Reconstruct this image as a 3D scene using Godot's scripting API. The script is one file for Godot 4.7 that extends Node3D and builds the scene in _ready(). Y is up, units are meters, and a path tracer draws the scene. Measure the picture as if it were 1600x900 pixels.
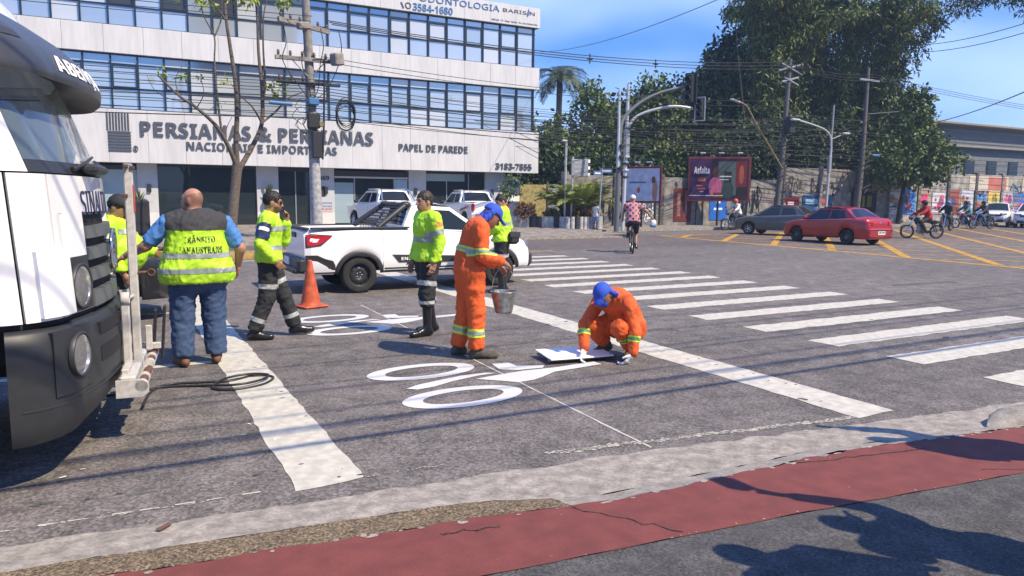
extends Node3D

var M := {}
var rng := RandomNumberGenerator.new()
var used := {}
const SUN_TO := Vector3(0.55, 0.0, 0.835)

func _ready() -> void:
	rng.seed = 11
	build_camera_and_light()
	build_materials()
	build_ground()
	build_markings()
	build_office()
	build_far_side()
	build_trees()
	build_poles()
	build_truck()
	build_vehicles()
	build_people()
	build_small_things()

func build_camera_and_light() -> void:
	var cam := Camera3D.new()
	cam.name = "camera"
	var yaw := 0.489716
	var pitch := 0.121055
	var roll := 0.0087213
	var f := Vector3(sin(yaw) * cos(pitch), -sin(pitch), -cos(yaw) * cos(pitch))
	var r := Vector3(cos(yaw), 0, sin(yaw))
	var u := r.cross(f)
	var r2 := r * cos(roll) + u * sin(roll)
	var u2 := u * cos(roll) - r * sin(roll)
	cam.transform = Transform3D(Basis(r2, u2, -f), Vector3(0, 1.68, 0))
	cam.fov = rad_to_deg(2.0 * atan(450.0 / 1161.4))
	cam.near = 0.05
	cam.far = 600.0
	add_child(cam)
	var we := WorldEnvironment.new()
	we.name = "environment"
	var env := Environment.new()
	env.background_mode = Environment.BG_SKY
	var sky := Sky.new()
	var pm := ProceduralSkyMaterial.new()
	pm.sky_top_color = Color(0.23, 0.50, 0.90)
	pm.sky_horizon_color = Color(0.50, 0.74, 0.98)
	pm.sky_curve = 0.16
	pm.ground_bottom_color = Color(0.3, 0.29, 0.28)
	pm.ground_horizon_color = Color(0.55, 0.62, 0.68)
	pm.sun_angle_max = 1.0
	pm.sky_energy_multiplier = 1.0
	pm.sky_cover = cloud_cover()
	pm.sky_cover_modulate = Color(1, 1, 1, 1)
	sky.sky_material = pm
	env.sky = sky
	env.background_energy_multiplier = 0.8
	env.ambient_light_source = Environment.AMBIENT_SOURCE_SKY
	env.tonemap_mode = Environment.TONE_MAPPER_LINEAR
	env.tonemap_exposure = 1.48
	env.sdfgi_enabled = true
	env.ssao_enabled = true
	env.ssil_enabled = true
	env.fog_enabled = true
	env.fog_density = 0.0009
	env.fog_light_color = Color(0.66, 0.76, 0.88)
	we.environment = env
	add_child(we)
	var sun := DirectionalLight3D.new()
	sun.name = "sun"
	sun.light_energy = 1.6
	sun.light_angular_distance = 0.53
	sun.light_color = Color(1.0, 0.925, 0.80)
	sun.shadow_enabled = true
	var to := Vector3(0.55, tan(deg_to_rad(50.0)), 0.835).normalized()
	add_child(sun)
	sun.look_at_from_position(to * 60.0, Vector3.ZERO, Vector3.UP)

func cloud_cover() -> ImageTexture:
	# thin high veils of cloud
	var w := 512
	var h := 256
	var n := FastNoiseLite.new()
	n.seed = 5
	n.frequency = 1.0
	n.fractal_octaves = 5
	var img := Image.create(w, h, false, Image.FORMAT_RGBA8)
	for y in h:
		var el := PI / 2 - PI * (y + 0.5) / h
		for x in w:
			var az := TAU * (x + 0.5) / w
			if el <= 0.0:
				img.set_pixel(x, y, Color(1, 1, 1, 0))
				continue
			var d := Vector3(cos(el) * sin(az), sin(el), cos(el) * cos(az))
			var q := Vector3(d.x, d.y * 3.2, d.z) * 1.25
			var v := n.get_noise_3dv(q) * 0.5 + 0.5
			var a := clampf((v - 0.43) * 1.5, 0.0, 0.42)
			img.set_pixel(x, y, Color(1, 1, 1, a))
	return ImageTexture.create_from_image(img)

# ---------------------------------------------------------------- naming
func numbered(n: String) -> String:
	if not used.has(n):
		used[n] = 0
		return n
	used[n] += 1
	return "%s_%03d" % [n, used[n]]

func tag(o: Node3D, label: String, category: String, group := "", kind := "") -> Node3D:
	if label != "":
		o.set_meta("label", label)
	if category != "":
		o.set_meta("category", category)
	if group != "":
		o.set_meta("group", group)
	if kind != "":
		o.set_meta("kind", kind)
	return o

func thing(called: String, label: String, category: String, at := Vector3.ZERO, turn := 0.0, group := "") -> Node3D:
	var o := Node3D.new()
	o.name = numbered(called)
	add_child(o)
	o.position = at
	o.rotation.y = turn
	tag(o, label, category, group)
	return o

func put(mb: MB, called: String, m: Material, parent: Node = null) -> MeshInstance3D:
	var o := MeshInstance3D.new()
	o.mesh = mb.mesh(m)
	if parent == null:
		o.name = numbered(called)
		add_child(o)
	else:
		o.name = called
		parent.add_child(o, true)
	o.cast_shadow = GeometryInstance3D.SHADOW_CASTING_SETTING_ON
	return o

func structure(mb: MB, called: String, m: Material) -> MeshInstance3D:
	var o := put(mb, called, m)
	o.set_meta("kind", "structure")
	return o

func dup(o: Node3D, at: Vector3, turn: float, label := "", group := "") -> Node3D:
	var c: Node3D = o.duplicate()
	c.name = numbered(String(o.name).rstrip("0123456789").trim_suffix("_"))
	add_child(c)
	c.position = at
	c.rotation.y = turn
	if label != "":
		c.set_meta("label", label)
	if group != "":
		c.set_meta("group", group)
	return c

func yaw_of(dx: float, dz: float) -> float:      # turns a thing whose front is local +X
	return atan2(-dz, dx)

# ---------------------------------------------------------------- mesh building
class MB:
	var v := PackedVector3Array()
	var n := PackedVector3Array()
	var c := PackedColorArray()
	var t := PackedVector2Array()
	var col := Color.WHITE
	var colored := false
	var X := Transform3D()
	func tri(a: Vector3, b: Vector3, d: Vector3, na := Vector3.ZERO, nb := Vector3.ZERO, nd := Vector3.ZERO) -> void:
		a = X * a
		b = X * b
		d = X * d
		if na == Vector3.ZERO:
			na = (b - a).cross(d - a).normalized()
			nb = na
			nd = na
		else:
			na = (X.basis * na).normalized()
			nb = (X.basis * nb).normalized()
			nd = (X.basis * nd).normalized()
		v.append(a)
		v.append(d)
		v.append(b)
		n.append(na)
		n.append(nd)
		n.append(nb)
		if colored:
			c.append(col)
			c.append(col)
			c.append(col)
	func quad(a: Vector3, b: Vector3, d: Vector3, e: Vector3) -> void:
		tri(a, b, d)
		tri(a, d, e)
	func quv(a: Vector3, b: Vector3, d: Vector3, e: Vector3) -> void:   # a lower left, b lower right, d upper right, e upper left
		quad(a, b, d, e)
		for q in [Vector2(0, 1), Vector2(1, 0), Vector2(1, 1), Vector2(0, 1), Vector2(0, 0), Vector2(1, 0)]:
			t.append(q)
	func box(ctr: Vector3, s: Vector3, bev := 0.0, bs := Basis()) -> void:
		var h := s * 0.5
		if bev <= 0.0:
			var p := []
			for i in 8:
				p.append(ctr + bs * Vector3(h.x if i & 1 else -h.x, h.y if i & 2 else -h.y, h.z if i & 4 else -h.z))
			quad(p[4], p[5], p[7], p[6])
			quad(p[1], p[0], p[2], p[3])
			quad(p[5], p[1], p[3], p[7])
			quad(p[0], p[4], p[6], p[2])
			quad(p[6], p[7], p[3], p[2])
			quad(p[0], p[1], p[5], p[4])
			return
		bev = minf(bev, minf(h.x, minf(h.y, h.z)) * 0.98)
		var i2 := h - Vector3.ONE * bev
		var rings := []
		for k in 4:
			var yy: float = [-h.y, -i2.y, i2.y, h.y][k]
			var ins: float = bev if (k == 0 or k == 3) else 0.0
			var ring := PackedVector3Array()
			var ax := h.x - ins
			var az := h.z - ins
			for q in [Vector2(ax, -az + bev), Vector2(ax, az - bev), Vector2(ax - bev, az), Vector2(-ax + bev, az), Vector2(-ax, az - bev), Vector2(-ax, -az + bev), Vector2(-ax + bev, -az), Vector2(ax - bev, -az)]:
				ring.append(ctr + bs * Vector3(q.x, yy, q.y))
			rings.append(ring)
		for k in 3:
			for j in 8:
				var j2 := (j + 1) % 8
				quad(rings[k][j2], rings[k][j], rings[k + 1][j], rings[k + 1][j2])
		fan(rings[3], true)
		fan(rings[0], false)
	func fan(r: PackedVector3Array, up: bool) -> void:
		var m := Vector3.ZERO
		for q in r:
			m += q
		m /= r.size()
		for j in r.size():
			if up:
				tri(m, r[(j + 1) % r.size()], r[j])
			else:
				tri(m, r[j], r[(j + 1) % r.size()])
	# rows of points; outside is on the left of going along a row while rows rise (du x dv)
	func grid(rows: Array, closed := false, flip := false) -> void:
		var nr := rows.size()
		var nc: int = rows[0].size()
		var nn := []
		for i in nr:
			var line := PackedVector3Array()
			for j in nc:
				var du: Vector3
				if closed:
					du = rows[i][(j + 1) % nc] - rows[i][(j + nc - 1) % nc]
				else:
					du = rows[i][mini(j + 1, nc - 1)] - rows[i][maxi(j - 1, 0)]
				var dv: Vector3 = rows[mini(i + 1, nr - 1)][j] - rows[maxi(i - 1, 0)][j]
				var q := du.cross(dv)
				if q.length_squared() < 1e-16:
					q = Vector3.UP
				q = q.normalized()
				line.append(-q if flip else q)
			nn.append(line)
		var last := nc if closed else nc - 1
		for i in nr - 1:
			for j in last:
				var k := (j + 1) % nc
				var a: Vector3 = rows[i][j]
				var b: Vector3 = rows[i][k]
				var d: Vector3 = rows[i + 1][k]
				var e: Vector3 = rows[i + 1][j]
				if flip:
					tri(a, d, b, nn[i][j], nn[i + 1][k], nn[i][k])
					tri(a, e, d, nn[i][j], nn[i + 1][j], nn[i + 1][k])
				else:
					tri(a, b, d, nn[i][j], nn[i][k], nn[i + 1][k])
					tri(a, d, e, nn[i][j], nn[i + 1][k], nn[i + 1][j])
	func tube(pts: PackedVector3Array, rad: PackedFloat32Array, sides := 8, caps := true) -> void:
		var rows := []
		var up := Vector3.UP
		var last_s := Vector3.ZERO
		for i in pts.size():
			var dir := (pts[mini(i + 1, pts.size() - 1)] - pts[maxi(i - 1, 0)]).normalized()
			var s: Vector3
			if last_s == Vector3.ZERO:
				s = dir.cross(up)
				if s.length() < 0.05:
					s = dir.cross(Vector3.RIGHT)
			else:
				s = last_s - dir * last_s.dot(dir)
			s = s.normalized()
			last_s = s
			var w := s.cross(dir)
			var ring := PackedVector3Array()
			var r := rad[mini(i, rad.size() - 1)]
			for k in sides:
				var a := TAU * k / sides
				ring.append(pts[i] + (s * cos(a) + w * sin(a)) * r)
			rows.append(ring)
		grid(rows, true, true)
		if caps:
			fan(rows[0], true)
			fan(rows[rows.size() - 1], false)
	func rod(a: Vector3, b: Vector3, ra: float, rb := -1.0, sides := 8) -> void:
		tube(PackedVector3Array([a, b]), PackedFloat32Array([ra, ra if rb < 0.0 else rb]), sides)
	# profile of (radius, height) from bottom to top round the local Y axis of at
	func lathe(prof: PackedVector2Array, sides: int, at := Transform3D(), hard := false) -> void:
		var rows := []
		for q in prof:
			var ring := PackedVector3Array()
			for k in sides:
				var a := TAU * k / sides
				ring.append(at * Vector3(cos(a) * q.x, q.y, sin(a) * q.x))
			rows.append(ring)
		if hard:
			for i in rows.size() - 1:
				grid([rows[i], rows[i + 1]], true, true)
		else:
			grid(rows, true, true)
	func loft(rings: Array, closed := true, caps := true, flip := false) -> void:
		grid(rings, closed, flip)
		if caps:
			fan(rings[0], flip)
			fan(rings[rings.size() - 1], not flip)
	func ball(ctr: Vector3, r: Vector3, seg := 10, bs := Basis()) -> void:
		var rows := []
		for i in range(0, seg / 2 + 1):
			var a := -PI / 2 + PI * i / (seg / 2)
			var ring := PackedVector3Array()
			for k in seg:
				var b := TAU * k / seg
				ring.append(ctr + bs * (Vector3(cos(a) * cos(b), sin(a), cos(a) * sin(b)) * r))
			rows.append(ring)
		grid(rows, true, true)
	# polygon in the local XY plane, thickness along local Z (0..d)
	func prism(poly: PackedVector2Array, d: float, at := Transform3D()) -> void:
		if Geometry2D.is_polygon_clockwise(poly):
			poly = poly.duplicate()
			poly.reverse()
		var idx := Geometry2D.triangulate_polygon(poly)
		for i in range(0, idx.size(), 3):
			var a := poly[idx[i]]
			var b := poly[idx[i + 1]]
			var e := poly[idx[i + 2]]
			if (b - a).cross(e - a) < 0:
				var sw := b
				b = e
				e = sw
			tri(at * Vector3(a.x, a.y, d), at * Vector3(b.x, b.y, d), at * Vector3(e.x, e.y, d))
			if d > 0.0:
				tri(at * Vector3(a.x, a.y, 0), at * Vector3(e.x, e.y, 0), at * Vector3(b.x, b.y, 0))
		if d > 0.0:
			for i in poly.size():
				var a := poly[i]
				var b := poly[(i + 1) % poly.size()]
				quad(at * Vector3(a.x, a.y, 0), at * Vector3(b.x, b.y, 0), at * Vector3(b.x, b.y, d), at * Vector3(a.x, a.y, d))
	func mesh(m: Material) -> ArrayMesh:
		var arr := []
		arr.resize(Mesh.ARRAY_MAX)
		arr[Mesh.ARRAY_VERTEX] = v
		arr[Mesh.ARRAY_NORMAL] = n
		if colored and c.size() == v.size():
			arr[Mesh.ARRAY_COLOR] = c
		if t.size() == v.size():
			arr[Mesh.ARRAY_TEX_UV] = t
		var am := ArrayMesh.new()
		am.add_surface_from_arrays(Mesh.PRIMITIVE_TRIANGLES, arr)
		am.surface_set_material(0, m)
		return am

func V(x: float, y: float, z: float) -> Vector3:
	return Vector3(x, y, z)

func pts(a: Array) -> PackedVector3Array:
	return PackedVector3Array(a)

func smooth_path(a: Array, per := 5) -> PackedVector3Array:
	var out := PackedVector3Array()
	for i in a.size() - 1:
		var p0: Vector3 = a[maxi(i - 1, 0)]
		var p1: Vector3 = a[i]
		var p2: Vector3 = a[i + 1]
		var p3: Vector3 = a[mini(i + 2, a.size() - 1)]
		for k in per:
			out.append(p1.cubic_interpolate(p2, p0, p3, float(k) / per))
	out.append(a[a.size() - 1])
	return out

# piecewise smooth function through [x, y] pairs
func curve(a: Array, x: float) -> float:
	if x <= a[0][0]:
		return a[0][1]
	for i in a.size() - 1:
		if x <= a[i + 1][0]:
			var w: float = (x - a[i][0]) / maxf(a[i + 1][0] - a[i][0], 1e-6)
			return lerpf(a[i][1], a[i + 1][1], w)
	return a[a.size() - 1][1]

# ---------------------------------------------------------------- lettering
func text_mb(s: String, height: float, depth: float, bold := true, serif := false, squeeze := 1.0, steps := 1.2) -> MB:
	var f := SystemFont.new()
	f.font_names = PackedStringArray(["Droid Serif" if serif else "Droid Sans"])
	f.font_weight = 700 if bold else 400
	var tm := TextMesh.new()
	tm.font = f
	tm.font_size = 64
	tm.pixel_size = 0.01
	tm.depth = depth
	tm.curve_step = steps
	tm.text = s
	var mb := MB.new()
	var hi := -1e9
	var lo := 1e9
	for sf in tm.get_surface_count():
		var a := tm.surface_get_arrays(sf)
		var vv: PackedVector3Array = a[Mesh.ARRAY_VERTEX]
		var ii: PackedInt32Array = a[Mesh.ARRAY_INDEX] if a[Mesh.ARRAY_INDEX] != null else PackedInt32Array()
		if ii.is_empty():
			for k in vv.size():
				ii.append(k)
		for k in range(0, ii.size(), 3):
			mb.v.append(vv[ii[k]])
			mb.v.append(vv[ii[k + 1]])
			mb.v.append(vv[ii[k + 2]])
		for q in vv:
			hi = maxf(hi, q.y)
			lo = minf(lo, q.y)
	# cap height of the font is about 0.714 em
	var k := height / (0.64 * 0.714)
	var lo_x := 1e9
	var hi_x := -1e9
	for q in mb.v:
		lo_x = minf(lo_x, q.x)
		hi_x = maxf(hi_x, q.x)
	for i in mb.v.size():
		var q := mb.v[i]
		mb.v[i] = Vector3((q.x - lo_x) * k * squeeze, q.y * k, q.z + depth * 0.5)
	return mb

func text_width(mb: MB) -> float:
	var w := 0.0
	for q in mb.v:
		w = maxf(w, q.x)
	return w

# lettering lying in the XY plane of at: starts at x = 0, baseline about y = 0, fitted to width when given
func letters(s: String, height: float, depth: float, at: Transform3D, width := 0.0, bold := true, serif := false) -> MB:
	var mb := text_mb(s, height, depth, bold, serif)
	var lo := 1e9
	for q in mb.v:
		lo = minf(lo, q.y)
	var k := 1.0
	if width > 0.0:
		k = width / text_width(mb)
	for i in mb.v.size():
		var q := mb.v[i]
		mb.v[i] = at * Vector3(q.x * k, q.y - lo, q.z)
	renormal(mb)
	return mb

func renormal(mb: MB) -> void:
	mb.n = PackedVector3Array()
	for i in range(0, mb.v.size(), 3):
		var q := (mb.v[i + 2] - mb.v[i]).cross(mb.v[i + 1] - mb.v[i]).normalized()
		mb.n.append(q)
		mb.n.append(q)
		mb.n.append(q)

# ---------------------------------------------------------------- materials
func lin(r: float, g: float, b: float) -> Color:
	return Color(r, g, b).linear_to_srgb()

func noise_bytes(sd: int, freq: float, oct: int, size: int, type := FastNoiseLite.TYPE_SIMPLEX_SMOOTH) -> PackedByteArray:
	var n := FastNoiseLite.new()
	n.seed = sd
	n.noise_type = type
	n.frequency = freq
	n.fractal_octaves = oct
	if type == FastNoiseLite.TYPE_CELLULAR:
		n.cellular_return_type = FastNoiseLite.RETURN_CELL_VALUE
		n.fractal_type = FastNoiseLite.FRACTAL_NONE
	var img := n.get_seamless_image(size, size)
	img.convert(Image.FORMAT_L8)
	return img.get_data()

# grey texture from two layers of noise, values between lo and hi
func grain(sd: int, size: int, f1: float, f2: float, mix1: float, lo: float, hi: float, cell := false) -> Image:
	var a := noise_bytes(sd, f1, 4, size)
	var b := noise_bytes(sd + 1, f2, 2, size, FastNoiseLite.TYPE_CELLULAR if cell else FastNoiseLite.TYPE_SIMPLEX_SMOOTH)
	var o := PackedByteArray()
	o.resize(size * size)
	var k := (hi - lo)
	for i in size * size:
		o[i] = int(clampf(lo * 255.0 + k * (a[i] * mix1 + b[i] * (1.0 - mix1)), 0.0, 255.0))
	return Image.create_from_data(size, size, false, Image.FORMAT_L8, o)

func as_tex(img: Image) -> ImageTexture:
	var c := img.duplicate() as Image
	c.convert(Image.FORMAT_RGB8)
	c.generate_mipmaps()
	return ImageTexture.create_from_image(c)

func as_normal(img: Image, strength: float) -> ImageTexture:
	var c := img.duplicate() as Image
	c.convert(Image.FORMAT_RGBA8)
	c.bump_map_to_normal_map(strength)
	c.generate_mipmaps()
	return ImageTexture.create_from_image(c)

func plain(key: String, col: Color, rough := 0.7, metal := 0.0) -> StandardMaterial3D:
	var m := StandardMaterial3D.new()
	m.resource_name = key
	m.albedo_color = col
	m.roughness = rough
	m.metallic = metal
	m.cull_mode = BaseMaterial3D.CULL_DISABLED
	M[key] = m
	return m

func textured(key: String, col: Color, tex: Texture2D, metres: float, rough := 0.85, normal: Texture2D = null, strength := 1.0, world := true) -> StandardMaterial3D:
	var m := plain(key, col, rough)
	m.albedo_texture = tex
	m.uv1_triplanar = true
	m.uv1_world_triplanar = world
	m.uv1_scale = Vector3.ONE / metres
	if normal != null:
		m.normal_enabled = true
		m.normal_texture = normal
		m.normal_scale = strength
	return m

func vcol(key: String, rough := 0.8) -> StandardMaterial3D:
	var m := plain(key, Color.WHITE, rough)
	m.vertex_color_use_as_albedo = true
	return m

func build_materials() -> void:
	var g_road := grain(3, 1024, 0.006, 0.16, 0.45, 0.45, 1.0, true)
	var g_fine := grain(9, 512, 0.012, 0.2, 0.55, 0.72, 1.0)
	var g_blot := grain(15, 512, 0.008, 0.05, 0.75, 0.55, 1.0)
	var g_peb := grain(21, 512, 0.02, 0.09, 0.2, 0.25, 1.0, true)
	var g_cloth := grain(27, 256, 0.02, 0.25, 0.5, 0.86, 1.0)
	var t_soft := as_tex(grain(33, 256, 0.01, 0.12, 0.6, 0.9, 1.0))
	var t_road := as_tex(g_road)
	var t_fine := as_tex(g_fine)
	var t_blot := as_tex(g_blot)
	var t_peb := as_tex(g_peb)
	var t_cloth := as_tex(g_cloth)
	var n_road := as_normal(g_road, 4.0)
	var n_fine := as_normal(g_fine, 3.0)
	var n_peb := as_normal(g_peb, 5.0)
	var n_cloth := as_normal(g_cloth, 2.0)
	var m := textured("asphalt", Color.WHITE, t_road, 2.6, 0.88, n_road, 0.9)
	m.vertex_color_use_as_albedo = true
	textured("sidewalk_asphalt", lin(0.125, 0.122, 0.122), t_road, 1.7, 0.9, n_road, 0.6)
	textured("red_paint", lin(0.215, 0.054, 0.044), t_fine, 1.3, 0.8, n_road, 0.6)
	textured("concrete", lin(0.46, 0.42, 0.365), as_tex(grain(39, 512, 0.012, 0.13, 0.7, 0.55, 1.0, true)), 0.9, 0.9, n_fine, 0.8)
	textured("kerb_pebble", lin(0.38, 0.285, 0.17), t_peb, 0.45, 0.9, n_peb, 1.0)
	textured("paving", lin(0.36, 0.32, 0.29), t_blot, 2.2, 0.9, n_fine, 0.5)
	textured("yellow_kerb", lin(0.48, 0.33, 0.10), t_blot, 0.8, 0.85)
	textured("road_white", lin(0.66, 0.635, 0.55), t_fine, 0.8, 0.75, n_road, 0.35)
	textured("fresh_white", lin(0.62, 0.63, 0.625), t_soft, 1.6, 0.6, n_road, 0.3)
	textured("road_yellow", lin(0.72, 0.40, 0.05), t_blot, 1.1, 0.8)
	textured("worn_yellow", lin(0.36, 0.29, 0.16), t_blot, 0.5, 0.9)
	textured("facade_white", lin(0.66, 0.67, 0.69), t_soft, 5.0, 0.42)
	M.facade_white.albedo_texture = as_tex(grain(45, 512, 0.02, 0.004, 0.6, 0.88, 1.0))
	M.facade_white.uv1_scale = Vector3(0.42, 0.05, 0.42)
	textured("store_wall", lin(0.56, 0.58, 0.61), t_soft, 2.0, 0.7)
	textured("store_plinth", lin(0.72, 0.73, 0.74), t_soft, 2.0, 0.7)
	textured("old_wall", lin(0.36, 0.34, 0.31), t_blot, 2.4, 0.95, n_fine, 1.0)
	textured("wall_dark", lin(0.16, 0.155, 0.15), t_blot, 1.4, 0.95, n_fine, 1.0)
	textured("grey_building", lin(0.20, 0.23, 0.26), t_fine, 3.0, 0.85)
	textured("pole_concrete", lin(0.40, 0.38, 0.35), t_blot, 1.1, 0.9, n_fine, 0.8)
	textured("pole_whitewash", lin(0.62, 0.63, 0.64), t_blot, 0.7, 0.9, n_fine, 0.8)
	textured("bark", lin(0.20, 0.165, 0.135), t_blot, 0.5, 0.95, n_fine, 1.5)
	textured("dark_bark", lin(0.07, 0.06, 0.05), t_blot, 0.6, 0.95, n_fine, 1.5)
	textured("planter_white", lin(0.7, 0.71, 0.72), t_blot, 1.5, 0.85)
	textured("planter_dark", lin(0.06, 0.062, 0.07), t_blot, 1.5, 0.85)
	textured("soil", lin(0.08, 0.06, 0.045), t_peb, 0.6, 1.0)
	textured("backdrop_wall", lin(0.55, 0.52, 0.47), t_blot, 3.0, 0.9)
	for q in [["hi_vis", lin(0.50, 0.86, 0.03)], ["orange_cloth", lin(0.80, 0.125, 0.022)], ["black_cloth", lin(0.022, 0.024, 0.028)], ["jeans", lin(0.045, 0.085, 0.19)], ["blue_cloth", lin(0.03, 0.095, 0.55)], ["blue_shirt", lin(0.075, 0.24, 0.60)], ["white_cloth", lin(0.75, 0.75, 0.74)], ["red_cloth", lin(0.42, 0.02, 0.025)], ["dark_grey_cloth", lin(0.04, 0.043, 0.05)], ["teal_cloth", lin(0.06, 0.22, 0.24)], ["pink_print", lin(0.6, 0.25, 0.26)], ["shorts_blue", lin(0.16, 0.34, 0.62)]]:
		var cm := textured(q[0], q[1], t_cloth, 0.35, 0.82, n_cloth, 0.5, false)
		if q[0] == "hi_vis":
			cm.roughness = 0.6
	plain("tape_silver", lin(0.46, 0.49, 0.50), 0.35, 0.25)
	plain("tape_lime", lin(0.60, 0.78, 0.08), 0.5)
	plain("tape_green", lin(0.12, 0.30, 0.12), 0.5)
	plain("tape_grey", lin(0.34, 0.38, 0.38), 0.4, 0.2)
	plain("boot", lin(0.012, 0.012, 0.014), 0.28)
	textured("shoe_brown", lin(0.17, 0.075, 0.04), t_cloth, 0.3, 0.7, null, 1.0, false)
	textured("shoe_grey", lin(0.12, 0.11, 0.095), t_blot, 0.3, 0.85, null, 1.0, false)
	plain("glove", lin(0.7, 0.7, 0.69), 0.9)
	vcol("skin", 0.55)
	plain("hair", lin(0.012, 0.010, 0.009), 0.6)
	plain("hair_brown", lin(0.03, 0.022, 0.018), 0.6)
	plain("lens_dark", lin(0.01, 0.01, 0.012), 0.08)
	var pw := plain("paint_white", lin(0.83, 0.84, 0.85), 0.32)
	pw.clearcoat_enabled = true
	pw.clearcoat = 0.7
	pw.clearcoat_roughness = 0.06
	for q in [["paint_red", lin(0.32, 0.008, 0.014)], ["paint_grey", lin(0.07, 0.08, 0.075)], ["paint_black", lin(0.012, 0.013, 0.015)], ["paint_blue", lin(0.03, 0.13, 0.5)]]:
		var pm := plain(q[0], q[1], 0.35)
		pm.clearcoat_enabled = true
		pm.clearcoat = 0.8
		pm.clearcoat_roughness = 0.05
	textured("truck_plastic", lin(0.034, 0.038, 0.044), t_fine, 0.6, 0.5, n_fine, 0.15)
	textured("visor_plastic", lin(0.058, 0.062, 0.07), t_fine, 0.8, 0.38, n_fine, 0.1)
	plain("grille_plastic", lin(0.10, 0.112, 0.116), 0.45)
	plain("dark_plastic", lin(0.028, 0.030, 0.034), 0.5)
	plain("black_void", lin(0.010, 0.010, 0.012), 0.8)
	textured("rubber", lin(0.035, 0.034, 0.033), t_blot, 0.3, 0.85, null, 1.0, false)
	plain("hose_rubber", lin(0.018, 0.018, 0.019), 0.45)
	plain("steel_rim", lin(0.05, 0.052, 0.056), 0.4, 0.5)
	plain("alloy", lin(0.55, 0.56, 0.57), 0.3, 0.85)
	plain("chrome", lin(0.75, 0.76, 0.77), 0.12, 1.0)
	textured("galvanised", lin(0.52, 0.55, 0.53), t_blot, 0.25, 0.38, null, 1.0, false).metallic = 0.75
	plain("lamp_reflector", lin(0.72, 0.73, 0.74), 0.16, 0.9)
	plain("amber", lin(0.8, 0.28, 0.08), 0.25)
	plain("tail_red", lin(0.42, 0.012, 0.02), 0.12)
	plain("plate_white", lin(0.7, 0.71, 0.71), 0.5)
	plain("car_glass", lin(0.02, 0.026, 0.03), 0.03)
	var sg := plain("screen_glass", Color(lin(0.25, 0.33, 0.36), 0.30), 0.02)
	sg.transparency = BaseMaterial3D.TRANSPARENCY_ALPHA
	sg.metallic_specular = 0.8
	var lg := plain("lens_glass", Color(lin(0.9, 0.9, 0.9), 0.12), 0.02)
	lg.transparency = BaseMaterial3D.TRANSPARENCY_ALPHA
	plain("facade_glass", lin(0.66, 0.72, 0.76), 0.05, 0.6)
	plain("facade_glass_b", lin(0.56, 0.65, 0.71), 0.07, 0.6)
	plain("facade_glass_c", lin(0.66, 0.70, 0.72), 0.09, 0.35)
	plain("facade_glass_dark", lin(0.05, 0.06, 0.075), 0.08, 0.1)
	plain("mullion", lin(0.018, 0.035, 0.06), 0.4, 0.3)
	plain("store_glass", lin(0.018, 0.026, 0.03), 0.03)
	plain("store_glass_pale", lin(0.30, 0.40, 0.45), 0.06)
	plain("curtain", lin(0.42, 0.55, 0.66), 0.8)
	plain("sign_letter", lin(0.075, 0.085, 0.105), 0.45)
	plain("sign_blue", lin(0.05, 0.16, 0.36), 0.5)
	plain("ink", lin(0.02, 0.022, 0.03), 0.7)
	plain("ink_blue", lin(0.02, 0.03, 0.10), 0.5)
	plain("white_print", lin(0.8, 0.81, 0.82), 0.6)
	plain("red_print", lin(0.62, 0.05, 0.05), 0.6)
	plain("cable", lin(0.014, 0.015, 0.017), 0.6)
	plain("metal_grey", lin(0.34, 0.36, 0.38), 0.45, 0.5)
	plain("mast_grey", lin(0.14, 0.15, 0.165), 0.5, 0.3)
	plain("metal_pale", lin(0.55, 0.57, 0.58), 0.4, 0.5)
	plain("metal_dark", lin(0.03, 0.032, 0.036), 0.5, 0.2)
	plain("ceramic", lin(0.10, 0.07, 0.06), 0.3)
	textured("boom_white", lin(0.64, 0.63, 0.61), t_fine, 0.35, 0.6, null, 1.0, false)
	textured("rust", lin(0.20, 0.095, 0.055), t_blot, 0.15, 0.9, null, 1.0, false)
	textured("cone_orange", lin(0.78, 0.14, 0.05), t_blot, 0.5, 0.6, null, 1.0, false)
	textured("yellow_board", lin(0.52, 0.42, 0.16), t_blot, 1.0, 0.8)
	plain("tarp_blue", lin(0.025, 0.10, 0.42), 0.5)
	plain("sign_blue_plate", lin(0.08, 0.16, 0.32), 0.5)
	plain("red_frame", lin(0.16, 0.02, 0.025), 0.6)
	plain("dark_concrete", lin(0.10, 0.097, 0.094), 0.9)
	plain("board_white", lin(0.82, 0.82, 0.81), 0.6)
	for q in ["leaf_green", "leaf_dark", "leaf_palm", "leaf_bamboo", "leaf_lime"]:
		var lm := vcol(q, 0.6)
		lm.backlight_enabled = true
		lm.backlight = Color(0.32, 0.4, 0.16)

# ---------------------------------------------------------------- ground
var GUT := [[-30.0, -5.6], [-6.0, -4.55], [-0.56, -4.11], [0.93, -3.98], [3.03, -3.82], [5.27, -3.52], [6.74, -3.36], [9.0, -2.95], [14.0, -1.6], [40.0, 8.0]]
var KERB_IN := [[-30.0, -4.95], [-6.0, -3.85], [-0.2, -3.43], [0.75, -3.32], [1.6, -3.22], [2.3, -3.1], [4.1, -3.08], [5.2, -2.92], [6.74, -2.7], [9.0, -2.3], [14.0, -0.9], [40.0, 8.7]]
var RED_IN := [[-30.0, -4.3], [-6.0, -3.2], [0.0, -2.78], [1.38, -2.67], [2.95, -2.52], [4.7, -2.31], [7.0, -1.95], [9.0, -1.5], [14.0, -0.1], [40.0, 9.5]]

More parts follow.
